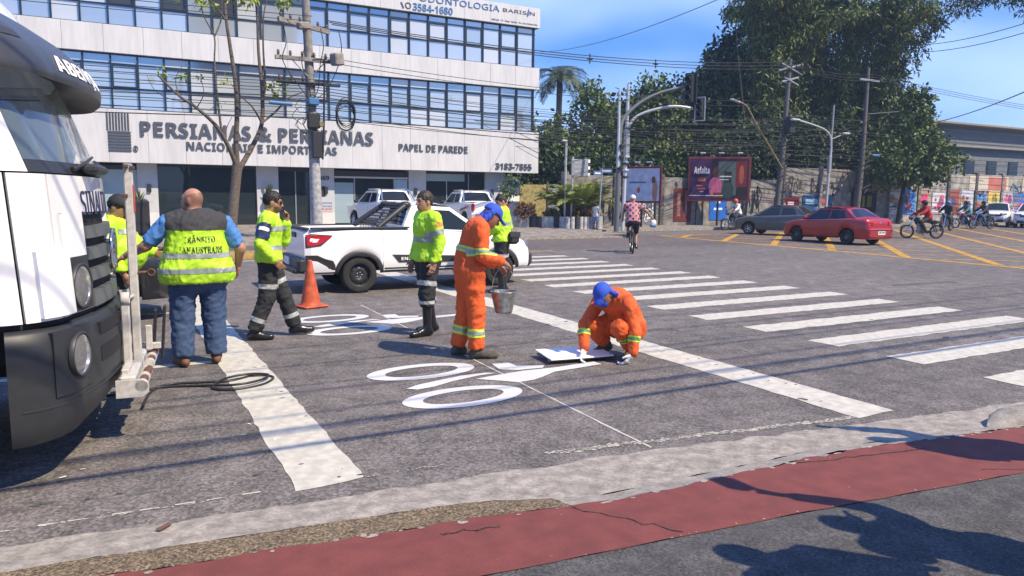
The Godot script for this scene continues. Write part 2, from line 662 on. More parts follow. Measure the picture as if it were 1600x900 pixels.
func strip(mb: MB, fa: Array, fb: Array, ya: float, yb: float, x0: float, x1: float, step: float, na: float, nb: float, sd: int, rows := 1, bump := 0.0) -> void:
	# a band between two lines given over X; na, nb roughen the two edges
	var n := FastNoiseLite.new()
	n.seed = sd
	n.frequency = 1.3
	n.fractal_octaves = 4
	var cols := int((x1 - x0) / step) + 1
	var lines := []
	for r in rows + 1:
		var w := float(r) / rows
		var line := PackedVector3Array()
		for i in cols + 1:
			var x := x0 + (x1 - x0) * i / cols
			var za := curve(fa, x) + n.get_noise_2d(x * 2.2, 0.0) * na
			var zb := curve(fb, x) + n.get_noise_2d(x * 2.2, 50.0) * nb
			var y := lerpf(ya, yb, w)
			if bump > 0.0 and r > 0 and r < rows:
				y += n.get_noise_2d(x * 1.7, 90.0 + w * 4.0) * bump
			line.append(V(x, y, lerpf(za, zb, w)))
		lines.append(line)
	mb.grid(lines, false, true)

func build_ground() -> void:
	# carriageway: one sheet to the horizon, finer near the camera, with patches of tone in the material
	var n := FastNoiseLite.new()
	n.seed = 40
	n.frequency = 0.16
	n.fractal_octaves = 5
	var mb := MB.new()
	mb.colored = true
	var xs := PackedFloat32Array([-300, -120, -60])
	var x := -30.0
	while x < 80.0:
		xs.append(x)
		x += 0.4 if (x > -3.0 and x < 14.0) else 1.0
	for q in [80.0, 130.0, 320.0]:
		xs.append(q)
	var zs := PackedFloat32Array([-400, -150, -80])
	var z := -50.0
	while z < -1.0:
		zs.append(z)
		z += 1.0 if z < -13.0 else 0.4
	for q in [0.0, 40.0, 150.0]:
		zs.append(q)
	for i in zs.size() - 1:
		for j in xs.size() - 1:
			var p := [V(xs[j], 0, zs[i + 1]), V(xs[j + 1], 0, zs[i + 1]), V(xs[j + 1], 0, zs[i]), V(xs[j], 0, zs[i])]
			var cc := []
			for q in p:
				var s := n.get_noise_2d(q.x, q.z * 2.4)
				var s2 := n.get_noise_2d(q.x * 0.35 + 80.0, q.z * 1.1)
				var trk := 0.5 + 0.5 * sin(q.z * 3.6 + 1.2 * s2)
				var a := 0.25 + 0.045 * s + 0.045 * s2 - 0.016 * trk
				# the far carriageway and the junction were laid in a browner asphalt
				var brown := smoothstep(-19.8, -20.6, q.z) * smoothstep(-28.5, -27.5, q.z)
				cc.append(Color(a * 1.06, a * 0.955, a * 0.90).lerp(Color(a * 0.88, a * 0.74, a * 0.72), brown))
			mb.quad(p[0], p[1], p[2], p[3])
			for k in 6:
				mb.c[mb.c.size() - 6 + k] = cc[[0, 2, 1, 0, 3, 2][k]]
	structure(mb, "road", M.asphalt)
	# gutter, worn kerb, red strip and near pavement
	mb = MB.new()
	var g2 := []
	for q in KERB_IN:
		g2.append([q[0], q[1] - lerpf(0.3, 0.17, smoothstep(1.6, 2.4, q[0]))])
	strip(mb, GUT, g2, 0.006, 0.035, -8.0, 12.0, 0.06, 0.05, 0.03, 3, 4, 0.012)
	structure(mb, "gutter", M.concrete)
	mb = MB.new()
	strip(mb, g2, KERB_IN, 0.036, 0.078, -8.0, 2.05, 0.05, 0.02, 0.03, 4, 3, 0.02)
	structure(mb, "kerb", M.kerb_pebble)
	mb = MB.new()
	strip(mb, g2, KERB_IN, 0.036, 0.078, 2.05, 12.0, 0.05, 0.02, 0.04, 5, 3, 0.025)
	structure(mb, "kerb", M.concrete)
	# raised kerb nose beginning on the right
	mb = MB.new()
	var rows := []
	for k in 9:
		var w := k / 8.0
		var a := PI * w
		var line := PackedVector3Array()
		for i in 40:
			var xx := 5.55 + 6.0 * i / 39.0
			var grow := sqrt(clampf((xx - 5.55) / 0.35, 0.0, 1.0))
			var zc := curve(KERB_IN, xx) - 0.14
			line.append(V(xx, 0.05 + pow(sin(a), 0.5) * 0.11 * grow, zc - cos(a) * 0.17 * maxf(grow, 0.05)))
		rows.append(line)
	mb.grid(rows, false, true)
	structure(mb, "kerb_nose", M.concrete)
	mb = MB.new()
	strip(mb, KERB_IN, RED_IN, 0.08, 0.092, -8.0, 12.0, 0.06, 0.035, 0.012, 6, 4)
	structure(mb, "red_path", M.red_paint)
	mb = MB.new()
	var far := []
	for q in RED_IN:
		far.append([q[0], 14.0])
	strip(mb, RED_IN, far, 0.088, 0.1, -30.0, 40.0, 0.3, 0.0, 0.0, 7, 3)
	structure(mb, "pavement", M.sidewalk_asphalt)
	# cracks across the red strip and pavement: thin dark fissures with an outline of their own
	for q in [[2.02, -3.12, 2.35, -2.6], [4.5, -2.45, 6.0, -1.75], [3.6, -3.05, 4.6, -2.85], [1.3, -3.14, 1.6, -3.08]]:
		mb = MB.new()
		var pl := []
		var steps := 14
		for i in steps + 1:
			var w := float(i) / steps
			var cx := lerpf(q[0], q[2], w) + rng.randf_range(-0.02, 0.02)
			var cz := lerpf(q[1], q[3], w) + rng.randf_range(-0.02, 0.02)
			var cw := (cz - curve(KERB_IN, cx)) / (curve(RED_IN, cx) - curve(KERB_IN, cx))
			pl.append(V(cx, (0.082 + 0.012 * clampf(cw, 0, 1)) if cw < 1.0 else 0.0925, cz))
		for i in steps:
			var wa := rng.randf_range(0.002, 0.008)
			var d: Vector3 = (pl[i + 1] - pl[i]).normalized().cross(Vector3.UP)
			mb.quad(pl[i] - d * wa, pl[i + 1] - d * wa, pl[i + 1] + d * wa, pl[i] + d * wa)
		structure(mb, "pavement_crack", M.soil)
	# worn flecks and chips: bare patches in the red paint and along its edges
	mb = MB.new()
	for i in 170:
		var x1 := rng.randf_range(-1.0, 8.0)
		var w1 := 0.06 * rng.randf() if rng.randf() < 0.7 else rng.randf()
		if rng.randf() < 0.35:
			w1 = 1.0 - 0.03 * rng.randf()
		chip(mb, V(x1, 0.0825 + 0.012 * w1, lerpf(curve(KERB_IN, x1), curve(RED_IN, x1), w1)), rng.randf_range(0.0015, 0.006) * (1.0 + 2.2 * float(w1 < 0.06)))
	structure(mb, "worn_patches", M.concrete)
	# median with yellow kerb
	mb = MB.new()
	var prof := [V(0, 0, 0.0), V(0, 0.13, -0.02), V(0, 0.17, -0.06), V(0, 0.18, -0.5), V(0, 0.17, -0.94), V(0, 0.0, -1.0)]
	var rr := []
	for k in prof.size():
		var line := PackedVector3Array()
		for i in 40:
			var w := i / 39.0
			var xx := lerpf(-30.0, 7.6, w)
			var e := sqrt(clampf((7.6 - xx) / 0.5, 0.0, 1.0))
			line.append(V(xx, prof[k].y * maxf(e, 0.02), -20.5 - 0.5 + (prof[k].z + 0.5) * maxf(e, 0.02)))
		rr.append(line)
	mb.grid(rr, false, false)
	structure(mb, "median", M.yellow_kerb)
	# far pavement: kerb, paving, forecourt rising to the shop fronts
	mb = MB.new()
	var edge := [V(-60, 0, -26.2), V(14.2, 0, -26.2), V(15.6, 0, -26.6), V(17.4, 0, -27.6), V(19.2, 0, -29.2), V(21.5, 0, -30.4), V(25, 0, -31.0), V(90, 0, -31.2)]
	var ep := smooth_path(edge, 4)
	for i in ep.size() - 1:
		var a := ep[i]
		var b := ep[i + 1]
		var d := (b - a).normalized().cross(Vector3.UP) * -0.14
		mb.quad(a, b, b + V(0, 0.14, 0), a + V(0, 0.14, 0))
		mb.quad(a + V(0, 0.14, 0), b + V(0, 0.14, 0), b + V(0, 0.145, 0) + d, a + V(0, 0.145, 0) + d)
	structure(mb, "far_kerb", M.concrete)
	mb = MB.new()
	for i in ep.size() - 1:
		var a := ep[i]
		var b := ep[i + 1]
		var za := minf(a.z, b.z)
		var y2 := 0.3
		mb.quad(V(a.x, 0.142, a.z - 0.13), V(b.x, 0.142, b.z - 0.13), V(b.x, y2, -38.5), V(a.x, y2, -38.5))
	structure(mb, "far_pavement", M.paving)
	# land behind the wall
	mb = MB.new()
	mb.quad(V(-120, 0.32, -38.4), V(200, 0.32, -38.4), V(200, 0.6, -260), V(-120, 0.6, -260))
	structure(mb, "ground_behind", M.soil)

# ---------------------------------------------------------------- paint on the road
func rough_poly(mb: MB, poly: Array, y: float, amp: float, step := 0.12) -> void:
	var out := PackedVector2Array()
	for i in poly.size():
		var a := Vector2(poly[i][0], poly[i][1])
		var b := Vector2(poly[(i + 1) % poly.size()][0], poly[(i + 1) % poly.size()][1])
		var k := maxi(1, int(a.distance_to(b) / step))
		for j in k:
			var p := a.lerp(b, float(j) / k)
			out.append(p + Vector2(rng.randf_range(-amp, amp), rng.randf_range(-amp, amp)))
	var idx := Geometry2D.triangulate_polygon(out)
	if idx.is_empty() and amp > 0.0005:
		rough_poly(mb, poly, y, amp * 0.3, step)
		return
	for i in range(0, idx.size(), 3):
		var a := out[idx[i]]
		var b := out[idx[i + 1]]
		var c := out[idx[i + 2]]
		if (b - a).cross(c - a) > 0:
			mb.tri(V(a.x, y, a.y), V(c.x, y, c.y), V(b.x, y, b.y))
		else:
			mb.tri(V(a.x, y, a.y), V(b.x, y, b.y), V(c.x, y, c.y))

func marking(called: String, m: Material, polys: Array, y := 0.004, amp := 0.012) -> void:
	var mb := MB.new()
	for q in polys:
		rough_poly(mb, q, y, amp)
	structure(mb, called, m)

func ring_marking(mb: MB, cx: float, cz: float) -> void:
	var rows := [PackedVector3Array(), PackedVector3Array()]
	for k in 49:
		var a := TAU * k / 48
		rows[0].append(V(cx + cos(a) * 0.55, 0.005, cz + sin(a) * 0.295 - cos(a) * 0.02))
		rows[1].append(V(cx + cos(a) * 0.375, 0.005, cz + sin(a) * 0.178 - cos(a) * 0.02))
	mb.grid(rows, false, false)

func chip(mb: MB, p: Vector3, r: float) -> void:
	var ring := PackedVector3Array()
	var st := rng.randf_range(1.0, 2.6)
	for k in 7:
		var a := TAU * k / 7.0
		ring.append(p + V(cos(a) * r * st * rng.randf_range(0.6, 1.2), 0, sin(a) * r * rng.randf_range(0.6, 1.2)))
	mb.fan(ring, true)

func build_markings() -> void:
	# tar seams, oil drips and repairs in the asphalt
	var seam := MB.new()
	for q in [[V(-0.5, 0, -4.6), V(2.2, 0, -4.45)], [V(5.9, 0, -4.0), V(6.6, 0, -9.5)], [V(11.9, 0, -4.2), V(13.5, 0, -14.0)], [V(1.6, 0, -7.3), V(5.0, 0, -7.6)], [V(6.0, 0, -10.5), V(20.0, 0, -11.2)]]:
		for k in 60:
			var w := k / 59.0
			if rng.randf() < 0.6:
				chip(seam, q[0].lerp(q[1], w) + V(rng.randfn(0, 0.02), 0.002, rng.randfn(0, 0.02)), rng.randf_range(0.008, 0.025))
	for k in 70:
		chip(seam, V(rng.randf_range(1.4, 15.0), 0.002, rng.randf_range(-12.0, -4.3)), rng.randf_range(0.006, 0.04))
	structure(seam, "tar_spots", M.wall_dark)
	var pale := MB.new()
	for k in 160:
		chip(pale, V(rng.randf_range(-0.8, 9.0), 0.0025, rng.randf_range(-9.0, -4.1)), rng.randf_range(0.002, 0.009))
	structure(pale, "grit_specks", M.concrete)
	# wear in the white paint
	var bare := MB.new()
	for k in 260:
		var z := rng.randf_range(-14.0, -4.0)
		chip(bare, V([rng.randf_range(0.86, 1.24), rng.randf_range(5.04, 5.46), rng.randf_range(7.4, 11.5), rng.randf_range(7.4, 11.5)][k % 4], 0.0058, z), rng.randf_range(0.003, 0.014) * (1.0 if rng.randf() < 0.9 else 2.2))
	structure(bare, "paint_wear", M.sidewalk_asphalt)
	marking("stop_line", M.road_white, [[[0.84, -4.16], [1.25, -4.2], [1.27, -20.2], [0.86, -20.2]]])
	marking("stop_line", M.road_white, [[[5.02, -3.68], [5.47, -3.7], [5.5, -20.2], [5.05, -20.2]]])
	for k in 15:
		var z := -3.83 - 1.037 * k
		var j := rng.randf_range(-0.05, 0.05)
		marking("crosswalk_stripe", M.road_white, [[[7.3 + j, z + 0.21], [11.55 + j, z + 0.16], [11.6 + j, z - 0.27], [7.3 + j, z - 0.21]]], 0.004, 0.018)
	for dz in [0.0, -3.49]:
		var mb := MB.new()
		ring_marking(mb, 2.55, -6.62 + dz)
		ring_marking(mb, 2.54, -5.61 + dz)
		rough_poly(mb, [[2.19, -6.06 + dz], [2.33, -6.15 + dz], [2.82, -6.29 + dz], [3.08, -6.3 + dz], [3.16, -6.24 + dz], [2.96, -6.22 + dz], [2.68, -6.14 + dz], [2.43, -6.02 + dz], [2.27, -5.99 + dz]], 0.005, 0.004)
		rough_poly(mb, [[2.89, -6.12 + dz], [3.14, -6.17 + dz], [3.45, -6.21 + dz], [3.78, -6.2 + dz], [4.3, -6.25 + dz], [4.3, -6.12 + dz], [3.7, -6.04 + dz], [3.36, -5.85 + dz], [3.18, -5.83 + dz], [3.07, -5.95 + dz], [2.97, -6.04 + dz]], 0.005, 0.004)
		rough_poly(mb, [[3.3, -6.62 + dz], [3.48, -6.6 + dz], [3.48, -6.43 + dz], [3.75, -6.33 + dz], [3.68, -6.24 + dz], [3.41, -6.26 + dz], [3.26, -6.36 + dz]], 0.005, 0.004)
		structure(mb, "bicycle_marking", M.fresh_white)
	# worn edge line, chalk lines and flecks of paint
	# edge line worn down to flakes
	for q in [[V(2.45, 0, -4.08), V(5.0, 0, -3.715), 520, 0.02], [V(1.26, 0, -4.215), V(1.75, 0, -4.19), 50, 0.007], [V(-0.9, 0, -4.33), V(0.4, 0, -4.25), 70, 0.008]]:
		var el := MB.new()
		for k in q[2]:
			var w := rng.randf()
			chip(el, q[0].lerp(q[1], w) + V(0, 0.004, rng.randfn(0, q[3] * 0.6) + 0.01 * sin(w * 23.0)), rng.randf_range(0.3, 0.75) * q[3])
		structure(el, "edge_line", M.road_white)
	marking("chalk_line", M.road_white, [[[3.13, -3.86], [3.15, -3.86], [3.25, -7.4], [3.23, -7.4]]], 0.003, 0.004)
	for k in 9:
		var ex := -0.75 + 0.16 * k + rng.randf_range(-0.03, 0.03)
		marking("edge_line", M.road_white, [[[ex, -4.33 + 0.008 * k], [ex + rng.randf_range(0.05, 0.12), -4.325 + 0.008 * k], [ex + 0.1, -4.31 + 0.008 * k], [ex, -4.315 + 0.008 * k]]], 0.004, 0.004)
	marking("chalk_line", M.road_white, [[[3.24, -8.9], [3.26, -8.9], [3.32, -11.2], [3.3, -11.2]]], 0.003, 0.004)
	marking("lane_line", M.road_white, [[[-20.0, -11.6], [0.8, -11.6], [0.8, -11.48], [-20.0, -11.48]]], 0.004, 0.012)
	marking("lane_line", M.road_white, [[[-20.0, -8.0], [0.8, -8.0], [0.8, -7.88], [-20.0, -7.88]]], 0.004, 0.012)
	marking("lane_line", M.road_white, [[[-20.0, -20.05], [6.5, -20.05], [6.5, -19.9], [-20.0, -19.9]]], 0.004, 0.012)
	marking("worn_yellow_paint", M.worn_yellow, [[[7.9, -20.3], [9.5, -20.1], [12.3, -20.0], [12.4, -20.6], [10.0, -20.7], [8.0, -20.8]]], 0.004, 0.07)
	marking("asphalt_patch", M.wall_dark, [[[13.6, -9.4], [15.4, -9.2], [15.5, -9.45], [13.8, -9.6]]], 0.003, 0.08)
	# yellow box junction: frame and crossed diagonals
	var bx := [[20.5, -9.0], [21.2, -16.4], [22.0, -27.0], [48.0, -28.4], [48.0, -9.0]]
	marking("box_marking", M.road_yellow, [[[20.05, -9.0], [20.3, -9.0], [21.3, -16.4], [22.2, -27.2], [21.95, -27.2], [21.0, -16.4]]], 0.004, 0.01)
	marking("box_marking", M.road_yellow, [[[22.0, -27.1], [48.0, -28.6], [48.0, -28.35], [22.0, -26.85]]], 0.004, 0.01)
	var quadp := PackedVector2Array()
	for q in bx:
		quadp.append(Vector2(q[0], q[1]))
	for k in 20:
		var z0 := -10.7 - 2.6 * (k - 12)
		var d := Vector2(0.76, -0.65)
		clip_bar(quadp, Vector2(20.0, z0), d, 0.13, k)
	for k in 20:
		var z0 := -9.0 - 2.6 * k
		clip_bar(quadp, Vector2(20.0, z0), Vector2(0.76, 0.65), 0.075, k)

func clip_bar(area: PackedVector2Array, o: Vector2, d: Vector2, w: float, _k: int) -> void:
	var nn := Vector2(-d.y, d.x) * w
	var bar := PackedVector2Array([o - d * 5.0 - nn, o + d * 60.0 - nn, o + d * 60.0 + nn, o - d * 5.0 + nn])
	for r in Geometry2D.intersect_polygons(bar, area):
		var a := []
		for q in r:
			a.append([q.x, q.y])
		var mb := MB.new()
		rough_poly(mb, a, 0.0035 if d.y > 0 else 0.0055, 0.01, 0.5)
		structure(mb, "box_marking", M.road_yellow)

# ---------------------------------------------------------------- office building with the blinds shop
func bar(parent: Node, called: String, m: Material, ctr: Vector3, s: Vector3, bev := 0.0) -> MeshInstance3D:
	var mb := MB.new()
	mb.box(ctr, s, bev)
	return put(mb, called, m, parent)

func build_office() -> void:
	var o := thing("office_building", "white four storey office block with mirrored window bands and blinds shop below", "building", V(0, 0, -36))
	var xl := -9.0
	var xr := 20.62
	# body behind the glass
	bar(o, "structural_wall", M.store_wall, V((xl + xr) / 2, 8.2, -6.3), V(xr - xl - 0.1, 7.0, 12.0))
	# cladding bands, panel by panel
	var bands := [[3.02, 5.23, 0.55], [7.53, 8.66, 0.12], [10.76, 11.78, 0.12]]
	for b in bands:
		var n := 20
		var w: float = (xr + 0.15 - xl) / n
		for i in n:
			var x: float = xl + w * (i + 0.5)
			var mb := MB.new()
			mb.box(V(x, (b[0] + b[1]) / 2, -0.25 + rng.randf_range(-0.003, 0.003)), V(w - 0.008, b[1] - b[0], 0.5), 0.006, Basis(Vector3.UP, rng.randf_range(-0.002, 0.002)))
			put(mb, "cladding_panel", M.facade_white, o)
		bar(o, "band_backing", M.wall_dark, V((xl + xr + 0.15) / 2, (b[0] + b[1]) / 2, -0.36), V(xr + 0.13 - xl, b[1] - b[0] - 0.03, 0.52))
	bar(o, "roof_slab", M.store_wall, V((xl + xr) / 2, 11.6, -6.4), V(xr - xl, 0.2, 12.0))
	bar(o, "soffit", M.store_wall, V((xl + xr + 0.1) / 2, 3.1, -0.62), V(xr - xl, 0.14, 0.9))
	# window bands
	var fl := [[5.23, 6.13, 7.12, 7.53], [8.66, 9.51, 10.43, 10.76]]
	for f in fl:
		for t in range(0, 4):
			var yy: float = f[t]
			if t == 0 or t == 3:
				yy += 0.03 if t == 0 else -0.03
			var mb := MB.new()
			mb.box(V((xl + xr) / 2, yy, -0.21), V(xr - xl - 0.1, 0.05, 0.07))
			put(mb, "transom", M.mullion, o)
		var k := 0
		while true:
			var x := 20.48 - 1.0165 * k
			if x < xl:
				break
			var mb := MB.new()
			mb.box(V(x, (f[0] + f[3]) / 2, -0.19), V(0.075, f[3] - f[0], 0.1))
			put(mb, "mullion", M.mullion, o)
			if x - 1.0165 > xl:
				for r in 3:
					var h: float = f[r + 1] - f[r]
					var bs := Basis(Vector3.UP, rng.randfn(0.0, 0.005)) * Basis(Vector3.RIGHT, rng.randfn(0.0, 0.005))
					var mat: Material = [M.facade_glass, M.facade_glass, M.facade_glass_b, M.facade_glass_b, M.facade_glass_c][rng.randi() % 5]
					if f[0] > 8.0 and r == 1 and k in [15, 17, 19, 21]:
						mat = M.facade_glass_dark
					var q := MB.new()
					q.box(V(x - 0.508, f[r] + h / 2, -0.235), V(0.96, h - 0.03, 0.012), 0.0, bs)
					put(q, "pane", mat, o)
				if k % 2 == 1:
					var fr := MB.new()
					var y0: float = f[1]
					var y1: float = f[2]
					for e in [[V(x - 0.07, (y0 + y1) / 2, -0.185), V(0.05, y1 - y0, 0.05)], [V(x - 0.95, (y0 + y1) / 2, -0.185), V(0.05, y1 - y0, 0.05)], [V(x - 0.51, y0 + 0.05, -0.183), V(0.83, 0.05, 0.05)], [V(x - 0.51, y1 - 0.05, -0.183), V(0.83, 0.05, 0.05)]]:
						fr.box(e[0], e[1])
					put(fr, "sash_frame", M.mullion, o)
			k += 1
	# raised lettering
	var z := 0.0
	put(letters("PERSIANAS & PERSIANAS", 0.60, 0.07, Transform3D(Basis(), V(1.14, 4.16, z)), 10.23), "sign_lettering", M.sign_letter, o)
	put(letters("NACIONAIS E IMPORTADAS", 0.35, 0.05, Transform3D(Basis(), V(2.93, 3.63, z)), 6.64), "sign_lettering", M.sign_letter, o)
	put(letters("PAPEL DE PAREDE", 0.34, 0.05, Transform3D(Basis(), V(12.7, 3.96, z)), 3.77), "sign_lettering", M.sign_letter, o)
	put(letters("3183-7855", 0.32, 0.05, Transform3D(Basis(), V(18.12, 3.18, z)), 2.21), "sign_lettering", M.sign_letter, o)
	put(letters("®", 0.26, 0.03, Transform3D(Basis(), V(0.82, 3.47, z)), 0.2), "sign_lettering", M.sign_letter, o)
	var lg := MB.new()
	for i in 8:
		lg.box(V(-0.09 + 0.112 * i, 4.72, 0.02), V(0.06, 0.72, 0.05), 0.01)
	for i in 7:
		lg.box(V(0.34, 4.28 - 0.125 * i, 0.02), V(0.86, 0.085, 0.05), 0.01)
	put(lg, "sign_emblem", M.sign_letter, o)
	put(letters("ODONTOLOGIA", 0.29, 0.03, Transform3D(Basis(), V(13.84, 11.33, z)), 4.45, false), "sign_lettering", M.sign_blue, o)
	put(letters("BARIS N", 0.17, 0.02, Transform3D(Basis(), V(18.5, 11.37, z)), 1.92, false), "sign_lettering", M.sign_letter, o)
	var am := MB.new()
	am.prism(PackedVector2Array([Vector2(0, -0.16), Vector2(0.09, -0.04), Vector2(0.13, 0.14), Vector2(0.06, 0.3), Vector2(0.0, 0.12), Vector2(-0.06, 0.0)]), 0.02, Transform3D(Basis(), V(19.98, 11.4, z)))
	put(am, "sign_emblem", M.sign_blue, o)
	put(letters("3584-1680", 0.34, 0.03, Transform3D(Basis(), V(13.5, 10.83, z)), 2.13), "sign_lettering", M.sign_blue, o)
	put(letters("AMCLIN - T.P. : Resp. Técnico : Dra. Ana Holland Dias", 0.09, 0.01, Transform3D(Basis(), V(17.84, 10.83, z)), 2.75), "sign_lettering", M.sign_letter, o)
	var ic := MB.new()
	ic.lathe(PackedVector2Array([Vector2(0.10, 0), Vector2(0.16, 0), Vector2(0.16, 0.02), Vector2(0.10, 0.02), Vector2(0.10, 0)]), 20, Transform3D(Basis(Vector3.RIGHT, PI / 2), V(13.25, 11.02, z)))
	ic.box(V(12.95, 11.0, 0.01), V(0.09, 0.3, 0.02), 0.004, Basis(Vector3.BACK, 0.4))
	put(ic, "phone_icon", M.sign_letter, o)
	# ground floor, set back under the sign
	var zw := -0.75
	var walls := [[-9.0, -0.5], [0.95, 1.75], [5.95, 6.95], [8.45, 9.62], [13.5, 14.45], [17.9, 19.1]]
	for q in walls:
		bar(o, "shop_pier", M.store_wall, V((q[0] + q[1]) / 2, 2.0, zw - 0.2), V(q[1] - q[0], 2.25, 0.4), 0.01)
		bar(o, "pier_plinth", M.store_plinth, V((q[0] + q[1]) / 2, 0.56, zw - 0.195), V(q[1] - q[0] + 0.004, 0.64, 0.41), 0.01)
	bar(o, "floor_slab", M.concrete, V(5.0, 0.24, -1.2), V(28.3, 0.12, 1.6), 0.01)
	bar(o, "interior", M.black_void, V(5.0, 1.6, -3.2), V(28.0, 2.9, 3.5))
	shop_window(o, 1.75, 5.95, 0.3, 2.92, zw - 0.12, [], M.store_glass)
	shop_window(o, 6.95, 8.45, 0.3, 2.85, zw - 0.2, [0.55], M.store_glass)
	shop_window(o, 9.62, 13.5, 0.3, 2.6, zw - 0.16, [0.27, 0.8], M.store_glass)
	shop_window(o, 14.45, 17.9, 0.3, 2.9, zw - 0.16, [0.35, 0.72], M.store_glass)
	shop_window(o, -0.5, 0.95, 0.3, 2.75, zw - 0.2, [], M.store_glass_pale)
	bar(o, "pale_glass", M.store_glass_pale, V(10.12, 1.35, zw - 0.13), V(0.98, 2.0, 0.02))
	bar(o, "blind_box", M.metal_pale, V(11.56, 2.62, zw - 0.08), V(3.86, 0.09, 0.12), 0.02)
	bar(o, "blind_valance", M.metal_dark, V(11.56, 2.8, zw - 0.1), V(3.86, 0.26, 0.12), 0.01)
	bar(o, "fanlight", M.store_glass_pale, V(15.6, 2.7, zw - 0.13), V(2.2, 0.38, 0.02))
	var cu := MB.new()
	var rows := [PackedVector3Array(), PackedVector3Array()]
	for i in 41:
		var x := 12.72 + 0.72 * i / 40.0
		var zz := zw - 0.07 + sin(i * 1.25) * 0.03
		rows[0].append(V(x, 0.32, zz))
		rows[1].append(V(x, 2.55, zz))
	cu.grid(rows)
	put(cu, "curtain", M.curtain, o)
	for x in [1.4, 9.2, 13.85, 18.3]:
		bar(o, "wall_lamp", M.metal_dark, V(x, 1.95, zw + 0.05), V(0.16, 0.34, 0.1), 0.02)
	put(letters("469", 0.2, 0.02, Transform3D(Basis(), V(8.85, 2.45, zw + 0.002)), 0.52), "house_number", M.ink, o)
	bar(o, "notice", M.ink, V(9.05, 1.9, zw + 0.01), V(0.2, 0.5, 0.02))
	for i in 4:
		put(letters(["Persianas", "Cortinas", "Papel de parede", "Tapetes"][i], 0.09, 0.006, Transform3D(Basis(), V(8.7, 1.3 - 0.16 * i, zw + 0.002)), 0.78, false), "shop_lettering", M.red_print if i > 1 else M.sign_blue, o)
	# white banner on the end of the shop
	var bn := thing("banner", "tall white banner with blue square beside the shop corner", "banner", V(19.62, 0.3, -36.9))
	bar(bn, "panel", M.board_white, V(0, 1.25, 0), V(1.0, 2.5, 0.06), 0.01)
	put(letters("LAB", 0.32, 0.01, Transform3D(Basis(), V(-0.42, 2.02, 0.032)), 0.42), "lettering", M.ink, bn)
	bar(bn, "blue_square", M.tarp_blue, V(0.22, 2.18, 0.036), V(0.34, 0.34, 0.01))

func shop_window(o: Node3D, x0: float, x1: float, y0: float, y1: float, z: float, splits: Array, m: Material) -> void:
	var cuts := [x0]
	for s in splits:
		cuts.append(lerpf(x0, x1, s))
	cuts.append(x1)
	for i in cuts.size() - 1:
		bar(o, "shop_glass", m, V((cuts[i] + cuts[i + 1]) / 2, (y0 + y1) / 2, z), V(cuts[i + 1] - cuts[i] - 0.012, y1 - y0, 0.014))
		if i > 0:
			bar(o, "shop_mullion", M.metal_grey, V(cuts[i], (y0 + y1) / 2, z + 0.02), V(0.05, y1 - y0, 0.05))
	bar(o, "shop_lintel", M.metal_dark, V((x0 + x1) / 2, y1 + 0.1, z), V(x1 - x0, 0.2, 0.1))

# ---------------------------------------------------------------- printed sheets
func print_tex(w: int, h: int, bg: Color, rects: Array) -> StandardMaterial3D:
	var img := Image.create(w, h, false, Image.FORMAT_RGB8)
	img.fill(bg)
	for r in rects:
		if r.size() > 5:
			var cx: float = r[0]
			var cy: float = r[1]
			for y in range(maxi(0, int(cy - r[3])), mini(h, int(cy + r[3]) + 1)):
				for x in range(maxi(0, int(cx - r[2])), mini(w, int(cx + r[2]) + 1)):
					if pow((x - cx) / r[2], 2) + pow((y - cy) / r[3], 2) < 1.0:
						img.set_pixel(x, y, r[4])
		else:
			img.fill_rect(Rect2i(r[0], r[1], r[2], r[3]), r[4])
	var n := FastNoiseLite.new()
	n.seed = w + h + rects.size()
	n.frequency = 0.06
	for y in h:
		for x in w:
			var c := img.get_pixel(x, y)
			var s := 1.0 + n.get_noise_2d(x, y) * 0.12
			img.set_pixel(x, y, Color(c.r * s, c.g * s, c.b * s))
	var m := StandardMaterial3D.new()
	m.albedo_texture = ImageTexture.create_from_image(img)
	m.roughness = 0.8
	m.cull_mode = BaseMaterial3D.CULL_DISABLED
	return m

func sheet(parent: Node, called: String, m: Material, a: Vector3, b: Vector3, h: float, off := 0.0) -> MeshInstance3D:
	var mb := MB.new()
	var nn := (b - a).normalized().cross(Vector3.UP) * off
	mb.quv(a + nn, b + nn, b + nn + V(0, h, 0), a + nn + V(0, h, 0))
	return put(mb, called, m, parent)

func random_poster(sd: int, bg: Color) -> StandardMaterial3D:
	var r := RandomNumberGenerator.new()
	r.seed = sd
	var rects := []
	for i in 3:
		rects.append([r.randi_range(10, 50), r.randi_range(20, 70), r.randf_range(8, 14), r.randf_range(12, 26), Color(r.randf_range(0.3, 0.9), r.randf_range(0.2, 0.6), r.randf_range(0.2, 0.6)), 1])
		rects.append([r.randi_range(10, 50), r.randi_range(14, 34), r.randf_range(4, 6), r.randf_range(5, 8), Color(0.55, 0.36, 0.28), 1])
	for i in 7:
		rects.append([r.randi_range(2, 30), r.randi_range(60, 88), r.randi_range(8, 28), r.randi_range(2, 5), Color(r.randf(), r.randf() * 0.6, r.randf() * 0.6)])
	return print_tex(64, 96, bg, rects)

